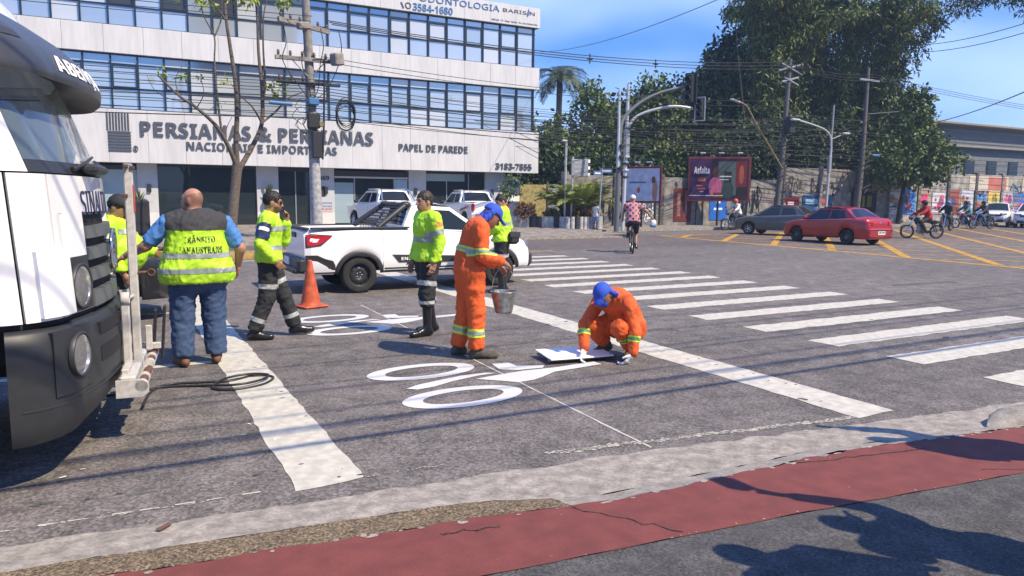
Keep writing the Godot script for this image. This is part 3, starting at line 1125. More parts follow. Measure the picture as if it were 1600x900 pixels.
# spray-painted lines on a wall: joined strokes of one graffito
func graffito(parent: Node, m: Material, x0: float, y0: float, w: float, h: float, z: float, n: int, sd: int) -> void:
	var r := RandomNumberGenerator.new()
	r.seed = sd
	var mb := MB.new()
	for i in n:
		var cx := x0 + w * (i + 0.5) / n
		var p := []
		for k in 6:
			p.append(V(cx + r.randf_range(-0.8, 0.8) * w / n, y0 + h * r.randf(), z))
		var sp := smooth_path(p, 5)
		for k in sp.size() - 1:
			var d := (sp[k + 1] - sp[k])
			var s := Vector3(-d.y, d.x, 0).normalized() * 0.03
			mb.quad(sp[k] - s, sp[k + 1] - s, sp[k + 1] + s, sp[k] + s)
	put(mb, "graffito", m, parent)

# ---------------------------------------------------------------- wall, billboards, right-hand building
func build_far_side() -> void:
	var w := thing("boundary_wall", "long weathered wall with posters and graffiti under the dark trees", "wall", V(0, 0, -33.5))
	var x := 21.0
	var i := 0
	while x < 78.0:
		var len := 3.2 if x < 36.0 else 3.4
		var h := 2.75 if x < 35.5 else 3.55
		var mb := MB.new()
		mb.box(V(x + len / 2, h / 2 + 0.15, -0.1 + rng.randf_range(-0.01, 0.01)), V(len - 0.24, h, 0.2), 0.015)
		put(mb, "wall_panel", M.old_wall if x < 47.0 else M.backdrop_wall, w)
		mb = MB.new()
		mb.box(V(x, h / 2 + 0.22, -0.08), V(0.3, h + 0.15, 0.34), 0.02)
		put(mb, "pilaster", M.wall_dark if i % 3 else M.old_wall, w)
		x += len
		i += 1
	for g in [[22.5, 0.5, 2.4, 1.5, M.ink, 7], [25.2, 0.4, 1.6, 1.6, M.white_print, 6], [32.9, 0.9, 2.2, 1.6, M.ink, 8], [36.2, 2.0, 2.4, 1.1, M.wall_dark, 7], [39.6, 1.9, 2.5, 1.2, M.ink, 5], [43.2, 2.1, 2.4, 1.1, M.ink, 6], [61.8, 1.9, 2.0, 1.2, M.sign_blue, 5], [57.0, 1.9, 2.3, 1.0, M.tail_red, 5]]:
		graffito(w, g[4], g[0], g[1], g[2], g[3], 0.03, g[5], int(g[0] * 10))
	sheet(w, "mural", print_tex(48, 80, Color(0.07, 0.36, 0.72), [[18, 8, 12, 34, Color(0.75, 0.85, 0.95)], [21, 12, 3, 26, Color(0.07, 0.36, 0.72)], [12, 52, 24, 5, Color(0.8, 0.88, 0.95)]]), V(31.0, 0.45, 0.0), V(32.35, 0.45, 0.0), 2.1, 0.03)
	sheet(w, "mural", print_tex(32, 64, Color(0.36, 0.10, 0.09), [[6, 10, 6, 44, Color(0.5, 0.4, 0.36)], [20, 4, 4, 50, Color(0.55, 0.45, 0.4)]]), V(28.3, 0.4, 0.0), V(29.6, 0.4, 0.0), 1.9, 0.03)
	sheet(w, "poster", print_tex(64, 32, Color(0.34, 0.05, 0.1), [[8, 12, 20, 6, Color(0.9, 0.8, 0.8)], [34, 10, 16, 8, Color(0.85, 0.7, 0.75)]]), V(36.3, 0.9, 0.0), V(38.5, 0.9, 0.0), 1.0, 0.04)
	sheet(w, "poster", print_tex(64, 32, Color(0.08, 0.25, 0.42), [[6, 6, 26, 8, Color(0.5, 0.65, 0.75)], [24, 18, 32, 6, Color(0.6, 0.75, 0.85)], [44, 10, 6, 8, Color(0.7, 0.3, 0.25), 1]]), V(38.8, 0.7, 0.0), V(41.6, 0.7, 0.0), 1.3, 0.04)
	sheet(w, "poster", print_tex(64, 32, Color(0.03, 0.04, 0.05), [[6, 6, 6, 18, Color(0.55, 0.5, 0.08)], [16, 6, 8, 18, Color(0.4, 0.42, 0.06)], [28, 6, 6, 18, Color(0.55, 0.5, 0.08)], [40, 6, 12, 18, Color(0.45, 0.45, 0.08)]]), V(43.4, 0.9, 0.0), V(46.0, 0.9, 0.0), 1.4, 0.04)
	var cols := [Color(0.72, 0.72, 0.74), Color(0.25, 0.5, 0.8), Color(0.66, 0.58, 0.52), Color(0.8, 0.8, 0.82), Color(0.6, 0.3, 0.25), Color(0.75, 0.76, 0.8), Color(0.3, 0.6, 0.85), Color(0.85, 0.75, 0.4)]
	for k in 13:
		var px := 47.0 + k * 1.72
		sheet(w, "poster", random_poster(100 + k, cols[k % 8]), V(px, 0.75, 0.0), V(px + 1.5, 0.75, 0.0), 1.75 if k % 3 else 1.55, 0.03 + 0.004 * (k % 3))
	sheet(w, "mural", print_tex(64, 32, Color(0.78, 0.74, 0.68), [[30, 2, 30, 28, Color(0.72, 0.42, 0.38)], [4, 8, 18, 4, Color(0.6, 0.58, 0.5)]]), V(56.5, 2.5, 0.0), V(61.6, 2.5, 0.0), 1.1, 0.035)
	sheet(w, "mural", print_tex(64, 32, Color(0.74, 0.7, 0.6), [[42, 16, 16, 12, Color(0.25, 0.5, 0.2), 1], [44, 18, 9, 7, Color(0.75, 0.72, 0.6), 1], [8, 10, 22, 5, Color(0.6, 0.35, 0.3)]]), V(63.5, 2.5, 0.0), V(68.8, 2.5, 0.0), 1.1, 0.035)
	# billboards on posts before the wall
	var b1 := thing("billboard", "pale blue billboard with red frame behind the traffic light poles", "billboard")
	var a := V(24.4, 1.5, -33.2)
	var b := V(25.6, 1.5, -31.4)
	billboard(b1, a, b, 1.85, print_tex(96, 64, Color(0.74, 0.78, 0.86), [[18, 26, 44, 3, Color(0.38, 0.42, 0.55)], [42, 42, 4, 6, Color(0.7, 0.35, 0.25), 1], [84, 44, 7, 22, Color(0.66, 0.5, 0.45), 1], [80, 22, 5, 7, Color(0.4, 0.28, 0.24), 1]]))
	var b2 := thing("billboard", "purple billboard reading asfalta with a figure in pink", "billboard")
	a = V(29.1, 1.62, -33.2)
	b = V(31.8, 1.62, -31.2)
	var art := print_tex(192, 96, Color(0.13, 0.07, 0.16), [[0, 0, 70, 96, Color(0.24, 0.10, 0.30)], [92, 6, 62, 80, Color(0.30, 0.36, 0.36)], [112, 30, 24, 30, Color(0.10, 0.10, 0.10)], [150, 6, 36, 60, Color(0.42, 0.10, 0.08)], [152, 70, 34, 16, Color(0.08, 0.05, 0.06)], [84, 66, 22, 24, Color(0.72, 0.36, 0.50), 1], [84, 32, 10, 13, Color(0.30, 0.17, 0.13), 1], [78, 80, 30, 12, Color(0.42, 0.14, 0.10)], [124, 74, 20, 20, Color(0.16, 0.24, 0.24), 1], [168, 36, 8, 22, Color(0.62, 0.32, 0.25), 1], [96, 40, 40, 3, Color(0.8, 0.8, 0.8)], [98, 48, 30, 2, Color(0.8, 0.8, 0.8)], [22, 62, 22, 3, Color(0.75, 0.35, 0.35)], [26, 69, 26, 3, Color(0.75, 0.35, 0.35)], [34, 76, 12, 3, Color(0.75, 0.6, 0.5)], [0, 86, 110, 2, Color(0.8, 0.8, 0.8)], [28, 44, 24, 9, Color(0.75, 0.42, 0.26)]])
	billboard(b2, a, b, 2.4, art)
	var dir := (b - a).normalized()
	var out := dir.cross(Vector3.UP) * 0.075
	put(letters("Asfalta", 0.36, 0.01, Transform3D(Basis(dir, Vector3.UP, dir.cross(Vector3.UP)), a + dir * 0.28 + V(0, 1.5, 0) + out), 0.85), "lettering", M.white_print, b2)
	put(letters("Manaus", 0.13, 0.012, Transform3D(Basis(dir, Vector3.UP, dir.cross(Vector3.UP)), a + dir * 0.5 + V(0, 1.16, 0) + out), 0.36), "lettering", M.ink, b2)
	# grey building at the right edge
	var gb := thing("grey_building", "long grey two storey building rising behind the poster wall", "building", V(53, 0, -40))
	bar(gb, "wall", M.grey_building, V(22, 3.2, -6), V(44, 6.4, 12))
	bar(gb, "ledge", M.concrete, V(22, 6.45, 0.2), V(44.5, 0.14, 0.6), 0.02)
	bar(gb, "upper_wall", M.grey_building, V(22, 7.4, -6.3), V(44, 1.8, 11.6))
	bar(gb, "roof_edge", M.concrete, V(22, 8.4, -0.2), V(45, 0.2, 1.2), 0.03)
	bar(gb, "chimney", M.planter_white, V(8.6, 7.6, -0.25), V(0.9, 1.5, 0.5), 0.02)
	for k in 9:
		bar(gb, "window_frame", M.metal_dark, V(4.0 + k * 3.4, 4.6, 0.02), V(1.5, 1.5, 0.1))
		bar(gb, "window", M.car_glass, V(4.0 + k * 3.4, 4.6, 0.05), V(1.3, 1.3, 0.08))
	# planter with kerbed wall at the corner
	var pl := thing("planter", "curved black and white painted planter wall at the street corner", "planter", V(0, 0.14, 0))
	var pth := smooth_path([V(15.6, 0, -35.2), V(17.6, 0, -33.4), V(19.0, 0, -31.9), V(20.3, 0, -31.1), V(21.3, 0, -31.0), V(21.9, 0, -31.6), V(22.0, 0, -33.2)], 6)
	for k in pth.size() - 1:
		var d := (pth[k + 1] - pth[k]).normalized()
		var s := d.cross(Vector3.UP) * 0.1
		var mb := MB.new()
		var h := V(0, 0.62, 0)
		var e := d * 0.004
		mb.loft([pts([pth[k] + s + e, pth[k + 1] + s - e, pth[k + 1] - s - e, pth[k] - s + e]), pts([pth[k] + s + e + h, pth[k + 1] + s - e + h, pth[k + 1] - s - e + h, pth[k] - s + e + h])], true, true, true)
		put(mb, "wall_block", M.planter_dark if k in [9, 10, 13, 17] else M.planter_white, pl)
	var mb2 := MB.new()
	mb2.prism(PackedVector2Array([Vector2(16.2, 35.0), Vector2(17.8, 33.4), Vector2(20.3, 31.3), Vector2(21.6, 31.3), Vector2(21.9, 33.0), Vector2(21.9, 35.0)]), 0.1, Transform3D(Basis(Vector3.RIGHT, -PI / 2), V(0, 0.42, 0)))
	put(mb2, "soil", M.soil, pl)
	# buildings behind the camera that the office windows mirror
	var tw := thing("apartment_tower", "tall apartment tower behind the camera mirrored in the office windows", "building", V(18.0, 0, 46.0))
	bar(tw, "wall", M.grey_building, V(0, 16, 0), V(15, 32, 12))
	for f in 9:
		bar(tw, "balcony", M.concrete, V(0, 3.4 * (f + 1), -6.4), V(13, 0.9, 0.8))
	var lw := thing("low_block", "long low block behind the camera mirrored in the office windows", "building", V(48.0, 0, 48.0))
	bar(lw, "wall", M.wall_dark, V(0, 5.5, 0), V(30, 11, 10))
	bar(lw, "roof", M.dark_concrete, V(0, 11.2, 0), V(31, 0.5, 11), 0.05)
	# boards, tarpaulin and parked bikes in the corner behind the planter
	var yb := thing("plywood_board", "large yellow board leaning behind the planter", "board", V(20.6, 0.3, -36.2))
	bar(yb, "board", M.yellow_board, V(0, 1.05, 0), V(1.75, 2.1, 0.05), 0.01)
	bar(yb, "batten", M.wall_dark, V(0.92, 1.05, 0.03), V(0.22, 2.1, 0.08), 0.01)
	var gbd := thing("corrugated_fence", "pale grey corrugated panel beside the yellow board", "panel", V(22.4, 0.3, -36.1))
	for k in 7:
		bar(gbd, "sheet", M.metal_grey, V(-0.8 + k * 0.27, 0.95, 0.02 * (k % 2)), V(0.265, 1.9, 0.03), 0.01)
	var tp := thing("tarpaulin", "crumpled blue tarpaulin heaped beside the planter", "tarpaulin", V(19.5, 0.25, -35.2))
	var tm := MB.new()
	var tr := []
	var nz := FastNoiseLite.new()
	nz.frequency = 1.4
	for u in 9:
		var line := PackedVector3Array()
		for k in 18:
			var an := TAU * k / 18
			var rr := 0.95 * cos(u / 8.0 * PI / 2) * (1.0 + 0.25 * nz.get_noise_2d(cos(an) * 2.0 + u, sin(an) * 2.0))
			line.append(V(cos(an) * rr, sin(u / 8.0 * PI / 2) * 0.75 * (1.0 + 0.3 * nz.get_noise_2d(cos(an), sin(an) + u * 0.3)), sin(an) * rr * 0.7))
		tr.append(line)
	tm.grid(tr, true, true)
	put(tm, "cover", M.tarp_blue, tp)

func billboard(o: Node3D, a: Vector3, b: Vector3, h: float, art: Material) -> void:
	var d := (b - a).normalized()
	var n := d.cross(Vector3.UP)
	var l := a.distance_to(b)
	var bs := Basis(d, Vector3.UP, n)
	var mb := MB.new()
	mb.box(a + d * l / 2 + V(0, h / 2, 0) - n * 0.06, V(l + 0.1, h + 0.1, 0.12), 0.02, bs)
	put(mb, "frame", M.red_frame, o)
	sheet(o, "print", art, a + d * 0.06 + V(0, 0.06, 0), b - d * 0.06 + V(0, 0.06, 0), h - 0.12, 0.012)
	for w in [0.15, 0.5, 0.85]:
		var p = a + d * l * w - n * 0.2
		mb = MB.new()
		mb.rod(V(p.x, 0.1, p.z), V(p.x, a.y + h * 0.8, p.z), 0.06)
		put(mb, "post", M.metal_dark, o)
	for k in 3:
		mb = MB.new()
		var p2 := a + d * l * (0.2 + 0.3 * k) + V(0, h + 0.1, 0)
		mb.rod(p2, p2 + n * 0.6 + V(0, 0.15, 0), 0.015)
		mb.box(p2 + n * 0.65 + V(0, 0.13, 0), V(0.3, 0.08, 0.14), 0.02, bs)
		put(mb, "flood_lamp", M.metal_pale, o)

# ---------------------------------------------------------------- trees
func leaf(mb: MB, p: Vector3, d: Vector3, side: Vector3, len: float, wid: float) -> void:
	var a := p
	var m := p + d * len * 0.45
	var e := p + d * len
	var s := side * wid
	mb.tri(a, m + s, m - s)
	mb.tri(m - s, m + s, e)

func rdir(r: RandomNumberGenerator) -> Vector3:
	var z := r.randf_range(-1, 1)
	var a := r.randf() * TAU
	var q := sqrt(1.0 - z * z)
	return Vector3(q * cos(a), z, q * sin(a))

# clumps: [centre, radii]; leaves gather round twig ends near the shell so that the outline is uneven and gaps stay open
func crown(clumps: Array, twigs: int, per: int, len: float, wid: float, c0: Color, c1: Color, droop: float, spread: float, sd: int, skeleton: Array) -> MB:
	var r := RandomNumberGenerator.new()
	r.seed = sd
	var mb := MB.new()
	mb.colored = true
	var total := 0.0
	for q in clumps:
		total += q[1].x * q[1].y
	for q in clumps:
		var k := int(twigs * q[1].x * q[1].y / total)
		for i in k:
			var d := rdir(r)
			var rad := pow(r.randf(), 0.42)
			var c: Vector3 = q[0] + d * q[1] * rad * r.randf_range(0.88, 1.1)
			if r.randf() < 0.12:
				skeleton.append(c)
			var tone := r.randf()
			for j in per:
				var p := c + rdir(r) * spread * pow(r.randf(), 0.6)
				var ld := (rdir(r) + Vector3(0, -droop, 0) + d * 0.4).normalized()
				var sd2 := ld.cross(rdir(r)).normalized()
				mb.col = c0.lerp(c1, clampf(tone * 0.6 + r.randf() * 0.4, 0.0, 1.0))
				var s := r.randf_range(0.7, 1.25)
				leaf(mb, p, ld, sd2, len * s, wid * s)
	return mb

func tree(called: String, label: String, base: Vector3, fork: float, r0: float, clumps: Array, twigs: int, per: int, len: float, wid: float, c0: Color, c1: Color, droop: float, spread: float, sd: int, lm: Material, bm: Material, group := "") -> Node3D:
	var o := thing(called, label, "tree", base, 0.0, group)
	var sk := []
	var cm := crown(clumps, twigs, per, len, wid, c0, c1, droop, spread, sd, sk)
	var mid := Vector3.ZERO
	for q in clumps:
		mid += q[0]
	mid /= clumps.size()
	var mb := MB.new()
	var top := V(mid.x * 0.4, fork, mid.z * 0.4)
	mb.tube(smooth_path([V(0, -0.2, 0), V(0.06, fork * 0.5, 0.03), top, top.lerp(mid, 0.7)], 4), PackedFloat32Array([r0 * 1.25, r0 * 1.1, r0, r0 * 0.97, r0 * 0.94, r0 * 0.9, r0 * 0.86, r0 * 0.8, r0 * 0.7, r0 * 0.6, r0 * 0.5, r0 * 0.4, r0 * 0.3]), 9)
	put(mb, "trunk", bm, o)
	mb = MB.new()
	for i in mini(sk.size(), 46):
		var s: Vector3 = sk[i]
		var st := top.lerp(mid, 0.1 + 0.5 * (i % 7) / 7.0)
		mb.tube(smooth_path([st, st.lerp(s, 0.5) + V(0, 0.25, 0), s], 3), PackedFloat32Array([r0 * 0.4, r0 * 0.33, r0 * 0.26, r0 * 0.2, r0 * 0.14, r0 * 0.1, r0 * 0.05]), 5, false)
	if sk.size() > 0:
		put(mb, "branches", bm, o)
	put(cm, "crown", lm, o)
	return o

func palm_frond(mb: MB, base: Vector3, dir: Vector3, len: float, lift: float, r: RandomNumberGenerator, leaf_len: float, droop := 0.16) -> void:
	var p := base
	var d := (dir + V(0, lift, 0)).normalized()
	var n := 14
	var prev := p
	for i in n:
		var w := float(i) / n
		d = (d + V(0, -droop * (0.5 + w), 0)).normalized()
		p += d * len / n
		var side := d.cross(Vector3.UP).normalized()
		var nn := side.cross(d)
		mb.quad(prev - side * 0.02, p - side * 0.02, p + side * 0.02, prev + side * 0.02)
		var ll := leaf_len * sin(PI * (0.12 + 0.85 * w))
		for s in [-1.0, 1.0]:
			for q in 2:
				var ld: Vector3 = (side * s + d * 0.55 + V(0, -0.25, 0) + nn * r.randf_range(-0.1, 0.2)).normalized()
				leaf(mb, prev.lerp(p, q * 0.5), ld, d, ll * r.randf_range(0.85, 1.1), 0.045)
		prev = p

func build_trees() -> void:
	var r := RandomNumberGenerator.new()
	r.seed = 77
	# street tree before the shop
	var st := thing("street_tree", "thin grey street tree with several bare stems and few leaves", "tree", V(0, 0, -27.0))
	var mb := MB.new()
	mb.tube(smooth_path([V(3.46, 0.1, 0), V(3.5, 0.6, 0.02), V(3.57, 1.2, 0.03), V(3.68, 2.0, 0.0), V(3.77, 2.74, 0)], 4), PackedFloat32Array([0.22, 0.2, 0.19, 0.185, 0.18, 0.178, 0.175, 0.172, 0.17, 0.168, 0.165, 0.16, 0.16, 0.16, 0.165, 0.17, 0.17]), 12)
	put(mb, "trunk", M.bark, st)
	var limbs := {
		"center": [0.10, [V(3.76, 2.6, 0), V(3.73, 3.42, 0.1), V(3.78, 4.36, 0.2), V(3.76, 5.37, 0.25), V(3.63, 6.52, 0.3), V(3.54, 7.34, 0.3), V(3.53, 8.07, 0.2), V(3.59, 9.0, 0.1)]],
		"left": [0.085, [V(3.74, 2.6, 0), V(3.52, 3.16, 0.25), V(3.10, 3.90, 0.5), V(2.49, 4.45, 0.7), V(1.96, 4.78, 0.9), V(1.38, 5.35, 1.0)]],
		"lv": [0.045, [V(3.27, 3.62, 0.42), V(3.22, 4.08, 0.4), V(3.14, 5.16, 0.4), V(3.12, 6.06, 0.35), V(3.15, 6.80, 0.3), V(2.84, 7.42, 0.4), V(2.65, 8.3, 0.5)]],
		"lv2": [0.03, [V(3.15, 6.80, 0.3), V(3.39, 7.40, 0.2), V(3.45, 8.2, 0.2)]],
		"right": [0.095, [V(3.84, 2.6, 0), V(4.31, 3.36, -0.25), V(4.67, 4.15, -0.4), V(4.72, 5.27, -0.4), V(4.66, 6.54, -0.5), V(4.65, 7.63, -0.5), V(4.59, 8.6, -0.4)]],
		"r2": [0.05, [V(4.72, 5.0, -0.4), V(4.79, 5.45, -0.2), V(4.75, 6.72, -0.1), V(4.78, 7.73, 0.0), V(4.97, 8.6, 0.1)]],
		"rb": [0.045, [V(4.69, 4.2, -0.4), V(5.20, 4.62, -0.7), V(5.73, 5.17, -0.9), V(6.27, 5.43, -1.0), V(6.81, 5.74, -1.1)]],
		"sm": [0.035, [V(4.66, 4.2, -0.4), V(4.35, 4.65, -0.1), V(3.95, 4.96, 0.2), V(3.6, 5.3, 0.5)]],
		"ct": [0.035, [V(3.54, 7.34, 0.3), V(3.22, 7.73, 0.4), V(2.90, 7.99, 0.5), V(2.3, 8.2, 0.6)]],
		"tw": [0.02, [V(1.96, 4.78, 0.9), V(1.9, 5.3, 0.8), V(2.1, 5.7, 0.8)]],
		"tx": [0.02, [V(2.49, 4.45, 0.7), V(2.7, 4.9, 0.9), V(2.6, 5.4, 1.0)]],
		"ty": [0.018, [V(2.2, 4.62, 0.8), V(1.7, 4.7, 0.6), V(1.3, 4.95, 0.5), V(1.1, 5.4, 0.5)]],
		"tz": [0.02, [V(3.4, 3.4, 0.3), V(3.45, 3.9, 0.1), V(3.65, 4.3, 0.0)]]}
	for k in limbs:
		mb = MB.new()
		var p: PackedVector3Array = smooth_path(limbs[k][1], 4)
		var rad := PackedFloat32Array()
		for i in p.size():
			rad.append(limbs[k][0] * (1.0 - 0.72 * i / p.size()))
		mb.tube(p, rad, 8)
		put(mb, "limb", M.bark, st)
	mb = MB.new()
	mb.colored = true
	for q in [[2.01, 7.95, 0.5, 26], [2.70, 7.85, 0.5, 22], [4.13, 8.1, 0.2, 30], [5.30, 8.25, 0, 30], [5.64, 8.3, 0, 24], [4.54, 8.3, -0.3, 26], [5.0, 5.5, -0.3, 22], [5.2, 5.2, -0.3, 20], [5.57, 5.59, -0.8, 10], [3.48, 5.51, 0.4, 10], [3.13, 4.70, 0.5, 10], [2.06, 5.4, 0.9, 14], [1.5, 5.4, 1.0, 9], [3.12, 7.8, 0.4, 18], [3.83, 8.2, 0.2, 26], [2.6, 5.4, 1.0, 8]]:
		for i in q[3]:
			mb.col = Color(0.14, 0.22, 0.02).lerp(Color(0.32, 0.38, 0.06), r.randf())
			var d := (rdir(r) + V(0, -0.7, 0)).normalized()
			leaf(mb, V(q[0], q[1], q[2]) + rdir(r) * r.randf() * 0.3, d, d.cross(rdir(r)).normalized(), r.randf_range(0.16, 0.28), 0.045)
	put(mb, "foliage", M.leaf_lime, st)
	# trees behind the wall, each with its own crown
	var dk0 := Color(0.010, 0.024, 0.010)
	var dk1 := Color(0.055, 0.10, 0.022)
	var md0 := Color(0.022, 0.055, 0.010)
	var md1 := Color(0.15, 0.215, 0.035)
	tree("leafy_tree", "green broad tree standing between the office block and the palm", V(25.5, 0.3, -43.0), 2.5, 0.2, [[V(0, 4.6, 0), V(3.2, 2.3, 2.6)], [V(-2.6, 3.6, 0.6), V(2.6, 1.9, 2.0)], [V(2.0, 3.2, 1.0), V(2.4, 2.2, 2.0)]], 420, 15, 0.34, 0.10, md0, md1, 0.35, 0.55, 1, M.leaf_green, M.dark_bark, "trees beyond the wall")
	tree("leafy_tree", "tall tree with reddish tips behind the traffic light poles", V(29.3, 0.3, -42.5), 3.0, 0.2, [[V(0, 5.9, 0), V(2.1, 2.4, 2.2)], [V(-0.7, 8.0, 0.0), V(1.3, 1.2, 1.2)], [V(1.0, 3.5, 0.8), V(2.4, 2.2, 2.0)]], 380, 15, 0.32, 0.09, md0, md1, 0.3, 0.5, 2, M.leaf_green, M.dark_bark, "trees beyond the wall")
	tree("leafy_tree", "round dark tree crown rising behind the pale billboard", V(32.6, 0.3, -40.5), 3.0, 0.22, [[V(0, 6.3, 0), V(2.9, 2.9, 2.6)], [V(0.2, 8.4, 0), V(1.9, 1.3, 1.8)], [V(-1.0, 3.4, 1.0), V(3.0, 2.4, 2.2)], [V(2.0, 4.6, 0.6), V(2.2, 2.4, 2.0)]], 620, 15, 0.32, 0.09, dk0, md1, 0.35, 0.55, 3, M.leaf_green, M.dark_bark, "trees beyond the wall")
	tree("leafy_tree", "dark tree hanging over the wall beside the purple billboard", V(37.2, 0.3, -39.2), 2.8, 0.25, [[V(0, 6.0, 0), V(3.4, 3.6, 2.8)], [V(-1.5, 3.6, 1.6), V(3.0, 2.0, 2.2)], [V(0.6, 9.2, -0.5), V(2.2, 2.4, 2.0)], [V(2.2, 3.8, 1.6), V(2.6, 2.2, 2.4)]], 900, 16, 0.34, 0.10, dk0, dk1, 0.4, 0.6, 4, M.leaf_dark, M.dark_bark, "trees beyond the wall")
	tree("leafy_tree", "pointed dark tree top standing clear against the sky", V(38.6, 0.3, -41.5), 5.0, 0.22, [[V(0.6, 10.2, 0), V(1.5, 3.2, 1.5)], [V(1.2, 12.0, 0), V(1.0, 1.5, 1.0)], [V(0, 7.0, 0), V(2.4, 3.0, 2.2)]], 420, 16, 0.32, 0.10, dk0, md0, 0.4, 0.5, 5, M.leaf_dark, M.dark_bark, "trees beyond the wall")
	tree("leafy_tree", "huge dark tree in the middle of the grove behind the wall", V(43.6, 0.3, -40.0), 3.5, 0.35, [[V(0, 7.0, 0), V(4.4, 4.6, 3.2)], [V(-2.6, 4.0, 2.0), V(3.4, 2.6, 2.4)], [V(2.4, 4.2, 2.2), V(3.4, 2.6, 2.4)], [V(0.4, 10.6, -0.5), V(3.4, 2.6, 2.6)]], 1250, 16, 0.34, 0.10, dk0, dk1, 0.4, 0.6, 6, M.leaf_dark, M.dark_bark, "trees beyond the wall")
	tree("leafy_tree", "dense tree with lighter drooping leaves behind the leaning pole", V(48.8, 0.3, -38.0), 3.5, 0.32, [[V(0, 6.6, 0), V(3.8, 4.2, 3.0)], [V(-2.0, 3.8, 1.5), V(3.0, 2.4, 2.2)], [V(1.6, 9.6, 0), V(2.8, 2.8, 2.4)], [V(2.4, 4.0, 1.8), V(2.8, 2.4, 2.2)]], 1100, 15, 0.42, 0.085, Color(0.014, 0.032, 0.010), md1, 0.9, 0.6, 7, M.leaf_green, M.dark_bark, "trees beyond the wall")
	tree("leafy_tree", "bright green tree at the sky edge left of the grey building", V(52.6, 0.3, -37.0), 3.0, 0.25, [[V(0, 6.2, 0), V(2.4, 3.2, 2.2)], [V(0.7, 8.3, 0), V(1.5, 1.3, 1.4)], [V(1.8, 4.2, 0.5), V(2.0, 2.0, 1.8)]], 560, 15, 0.34, 0.12, md0, Color(0.19, 0.28, 0.05), 0.3, 0.5, 8, M.leaf_green, M.dark_bark, "trees beyond the wall")
	tree("leafy_tree", "low dark tree filling the corner behind the planter", V(22.8, 0.3, -41.0), 1.6, 0.18, [[V(0, 3.2, 0), V(3.0, 2.2, 2.2)], [V(3.0, 2.4, 1.5), V(2.6, 1.8, 2.0)], [V(6.2, 2.6, 2.2), V(2.8, 2.0, 2.0)]], 640, 15, 0.3, 0.09, dk0, md0, 0.4, 0.55, 9, M.leaf_dark, M.dark_bark, "trees beyond the wall")
	tree("leafy_tree", "ivy dark tree leaning over the wall above the poster panels", V(41.0, 0.3, -36.2), 2.2, 0.22, [[V(0, 5.0, 0), V(3.6, 2.3, 2.0)], [V(4.2, 5.2, -0.2), V(3.2, 2.2, 2.0)], [V(-4.6, 4.4, 0.2), V(3.2, 2.0, 1.8)]], 900, 15, 0.32, 0.085, dk0, dk1, 0.7, 0.55, 10, M.leaf_dark, M.dark_bark, "trees beyond the wall")
	tree("round_tree", "round crowned pavement tree before the poster wall at right", V(46.2, 0.14, -31.9), 2.3, 0.17, [[V(0.4, 4.6, 0.2), V(2.6, 2.0, 2.2)], [V(-1.4, 4.0, 0.2), V(2.2, 1.6, 1.8)], [V(2.6, 4.3, 0.2), V(2.1, 1.7, 1.8)], [V(1.0, 6.4, -0.2), V(1.7, 1.5, 1.6)], [V(1.4, 8.0, -0.4), V(1.1, 1.1, 1.0)]], 1250, 15, 0.26, 0.085, Color(0.014, 0.036, 0.010), Color(0.15, 0.21, 0.035), 0.35, 0.42, 11, M.leaf_green, M.dark_bark)
	for q in [[V(31.0, 0.3, -48.5), 6.0, "farther dark tree showing between the billboard trees"], [V(37.5, 0.3, -49.0), 9.5, "farther dark tree behind the pointed tree top"], [V(44.5, 0.3, -48.0), 12.0, "farther dark tree closing the middle of the grove"], [V(51.0, 0.3, -46.0), 10.5, "farther dark tree closing the right end of the grove"], [V(25.5, 0.3, -48.5), 4.6, "farther dark tree low beside the office block"]]:
		tree("leafy_tree", q[2], q[0], 2.0, 0.3, [[V(0, q[1] * 0.55, 0), V(4.4, q[1] * 0.5, 1.6)], [V(0, 2.2, 0.5), V(4.6, 2.4, 1.4)]], 760, 16, 0.5, 0.17, dk0, dk1, 0.4, 0.8, int(q[1] * 10), M.leaf_dark, M.dark_bark, "trees beyond the wall")
	# palm above the office roof line
	var pa := thing("palm_tree", "tall royal palm standing against the sky beside the office block", "tree", V(32.2, 0.3, -52.5))
	mb = MB.new()
	mb.tube(smooth_path([V(-0.2, -0.2, 0), V(-0.1, 6.0, 0), V(0, 11.2, 0)], 4), PackedFloat32Array([0.32, 0.28, 0.26, 0.25, 0.25, 0.24, 0.24, 0.26, 0.2]), 10)
	put(mb, "trunk", M.bark, pa)
	for i in 36:
		mb = MB.new()
		mb.colored = true
		mb.col = Color(0.02, 0.04, 0.016).lerp(Color(0.075, 0.10, 0.035), r.randf())
		var a := TAU * i / 13.0 + r.randf_range(-0.2, 0.2)
		palm_frond(mb, V(0, 11.1, 0), V(cos(a), 0, sin(a)), r.randf_range(2.6, 3.3), r.randf_range(0.7, 1.4) if i < 13 else r.randf_range(-0.2, 0.6), r, 0.75)
		put(mb, "frond", M.leaf_palm, pa)
	var vn := crown([[V(-0.5, 5.2, 0.3), V(0.8, 2.6, 0.8)]], 90, 14, 0.34, 0.1, md0, Color(0.16, 0.18, 0.04), 0.8, 0.4, 61, [])
	put(vn, "climbing_vine", M.leaf_green, pa)
	# bamboo
	var bam := [[V(38.6, 0.3, -37.4), 14.6, 16, "feathery bamboo clump reaching the top of the picture by the leaning lamp arm", 1.5], [V(42.0, 0.3, -38.2), 16.0, 18, "tallest bamboo clump in the middle of the dark grove", 1.8], [V(45.4, 0.3, -37.0), 16.0, 18, "yellow stemmed bamboo clump with sky showing between culms", 1.8], [V(48.2, 0.3, -35.8), 15.0, 15, "bamboo clump at the right end bending towards the open sky", 2.0]]
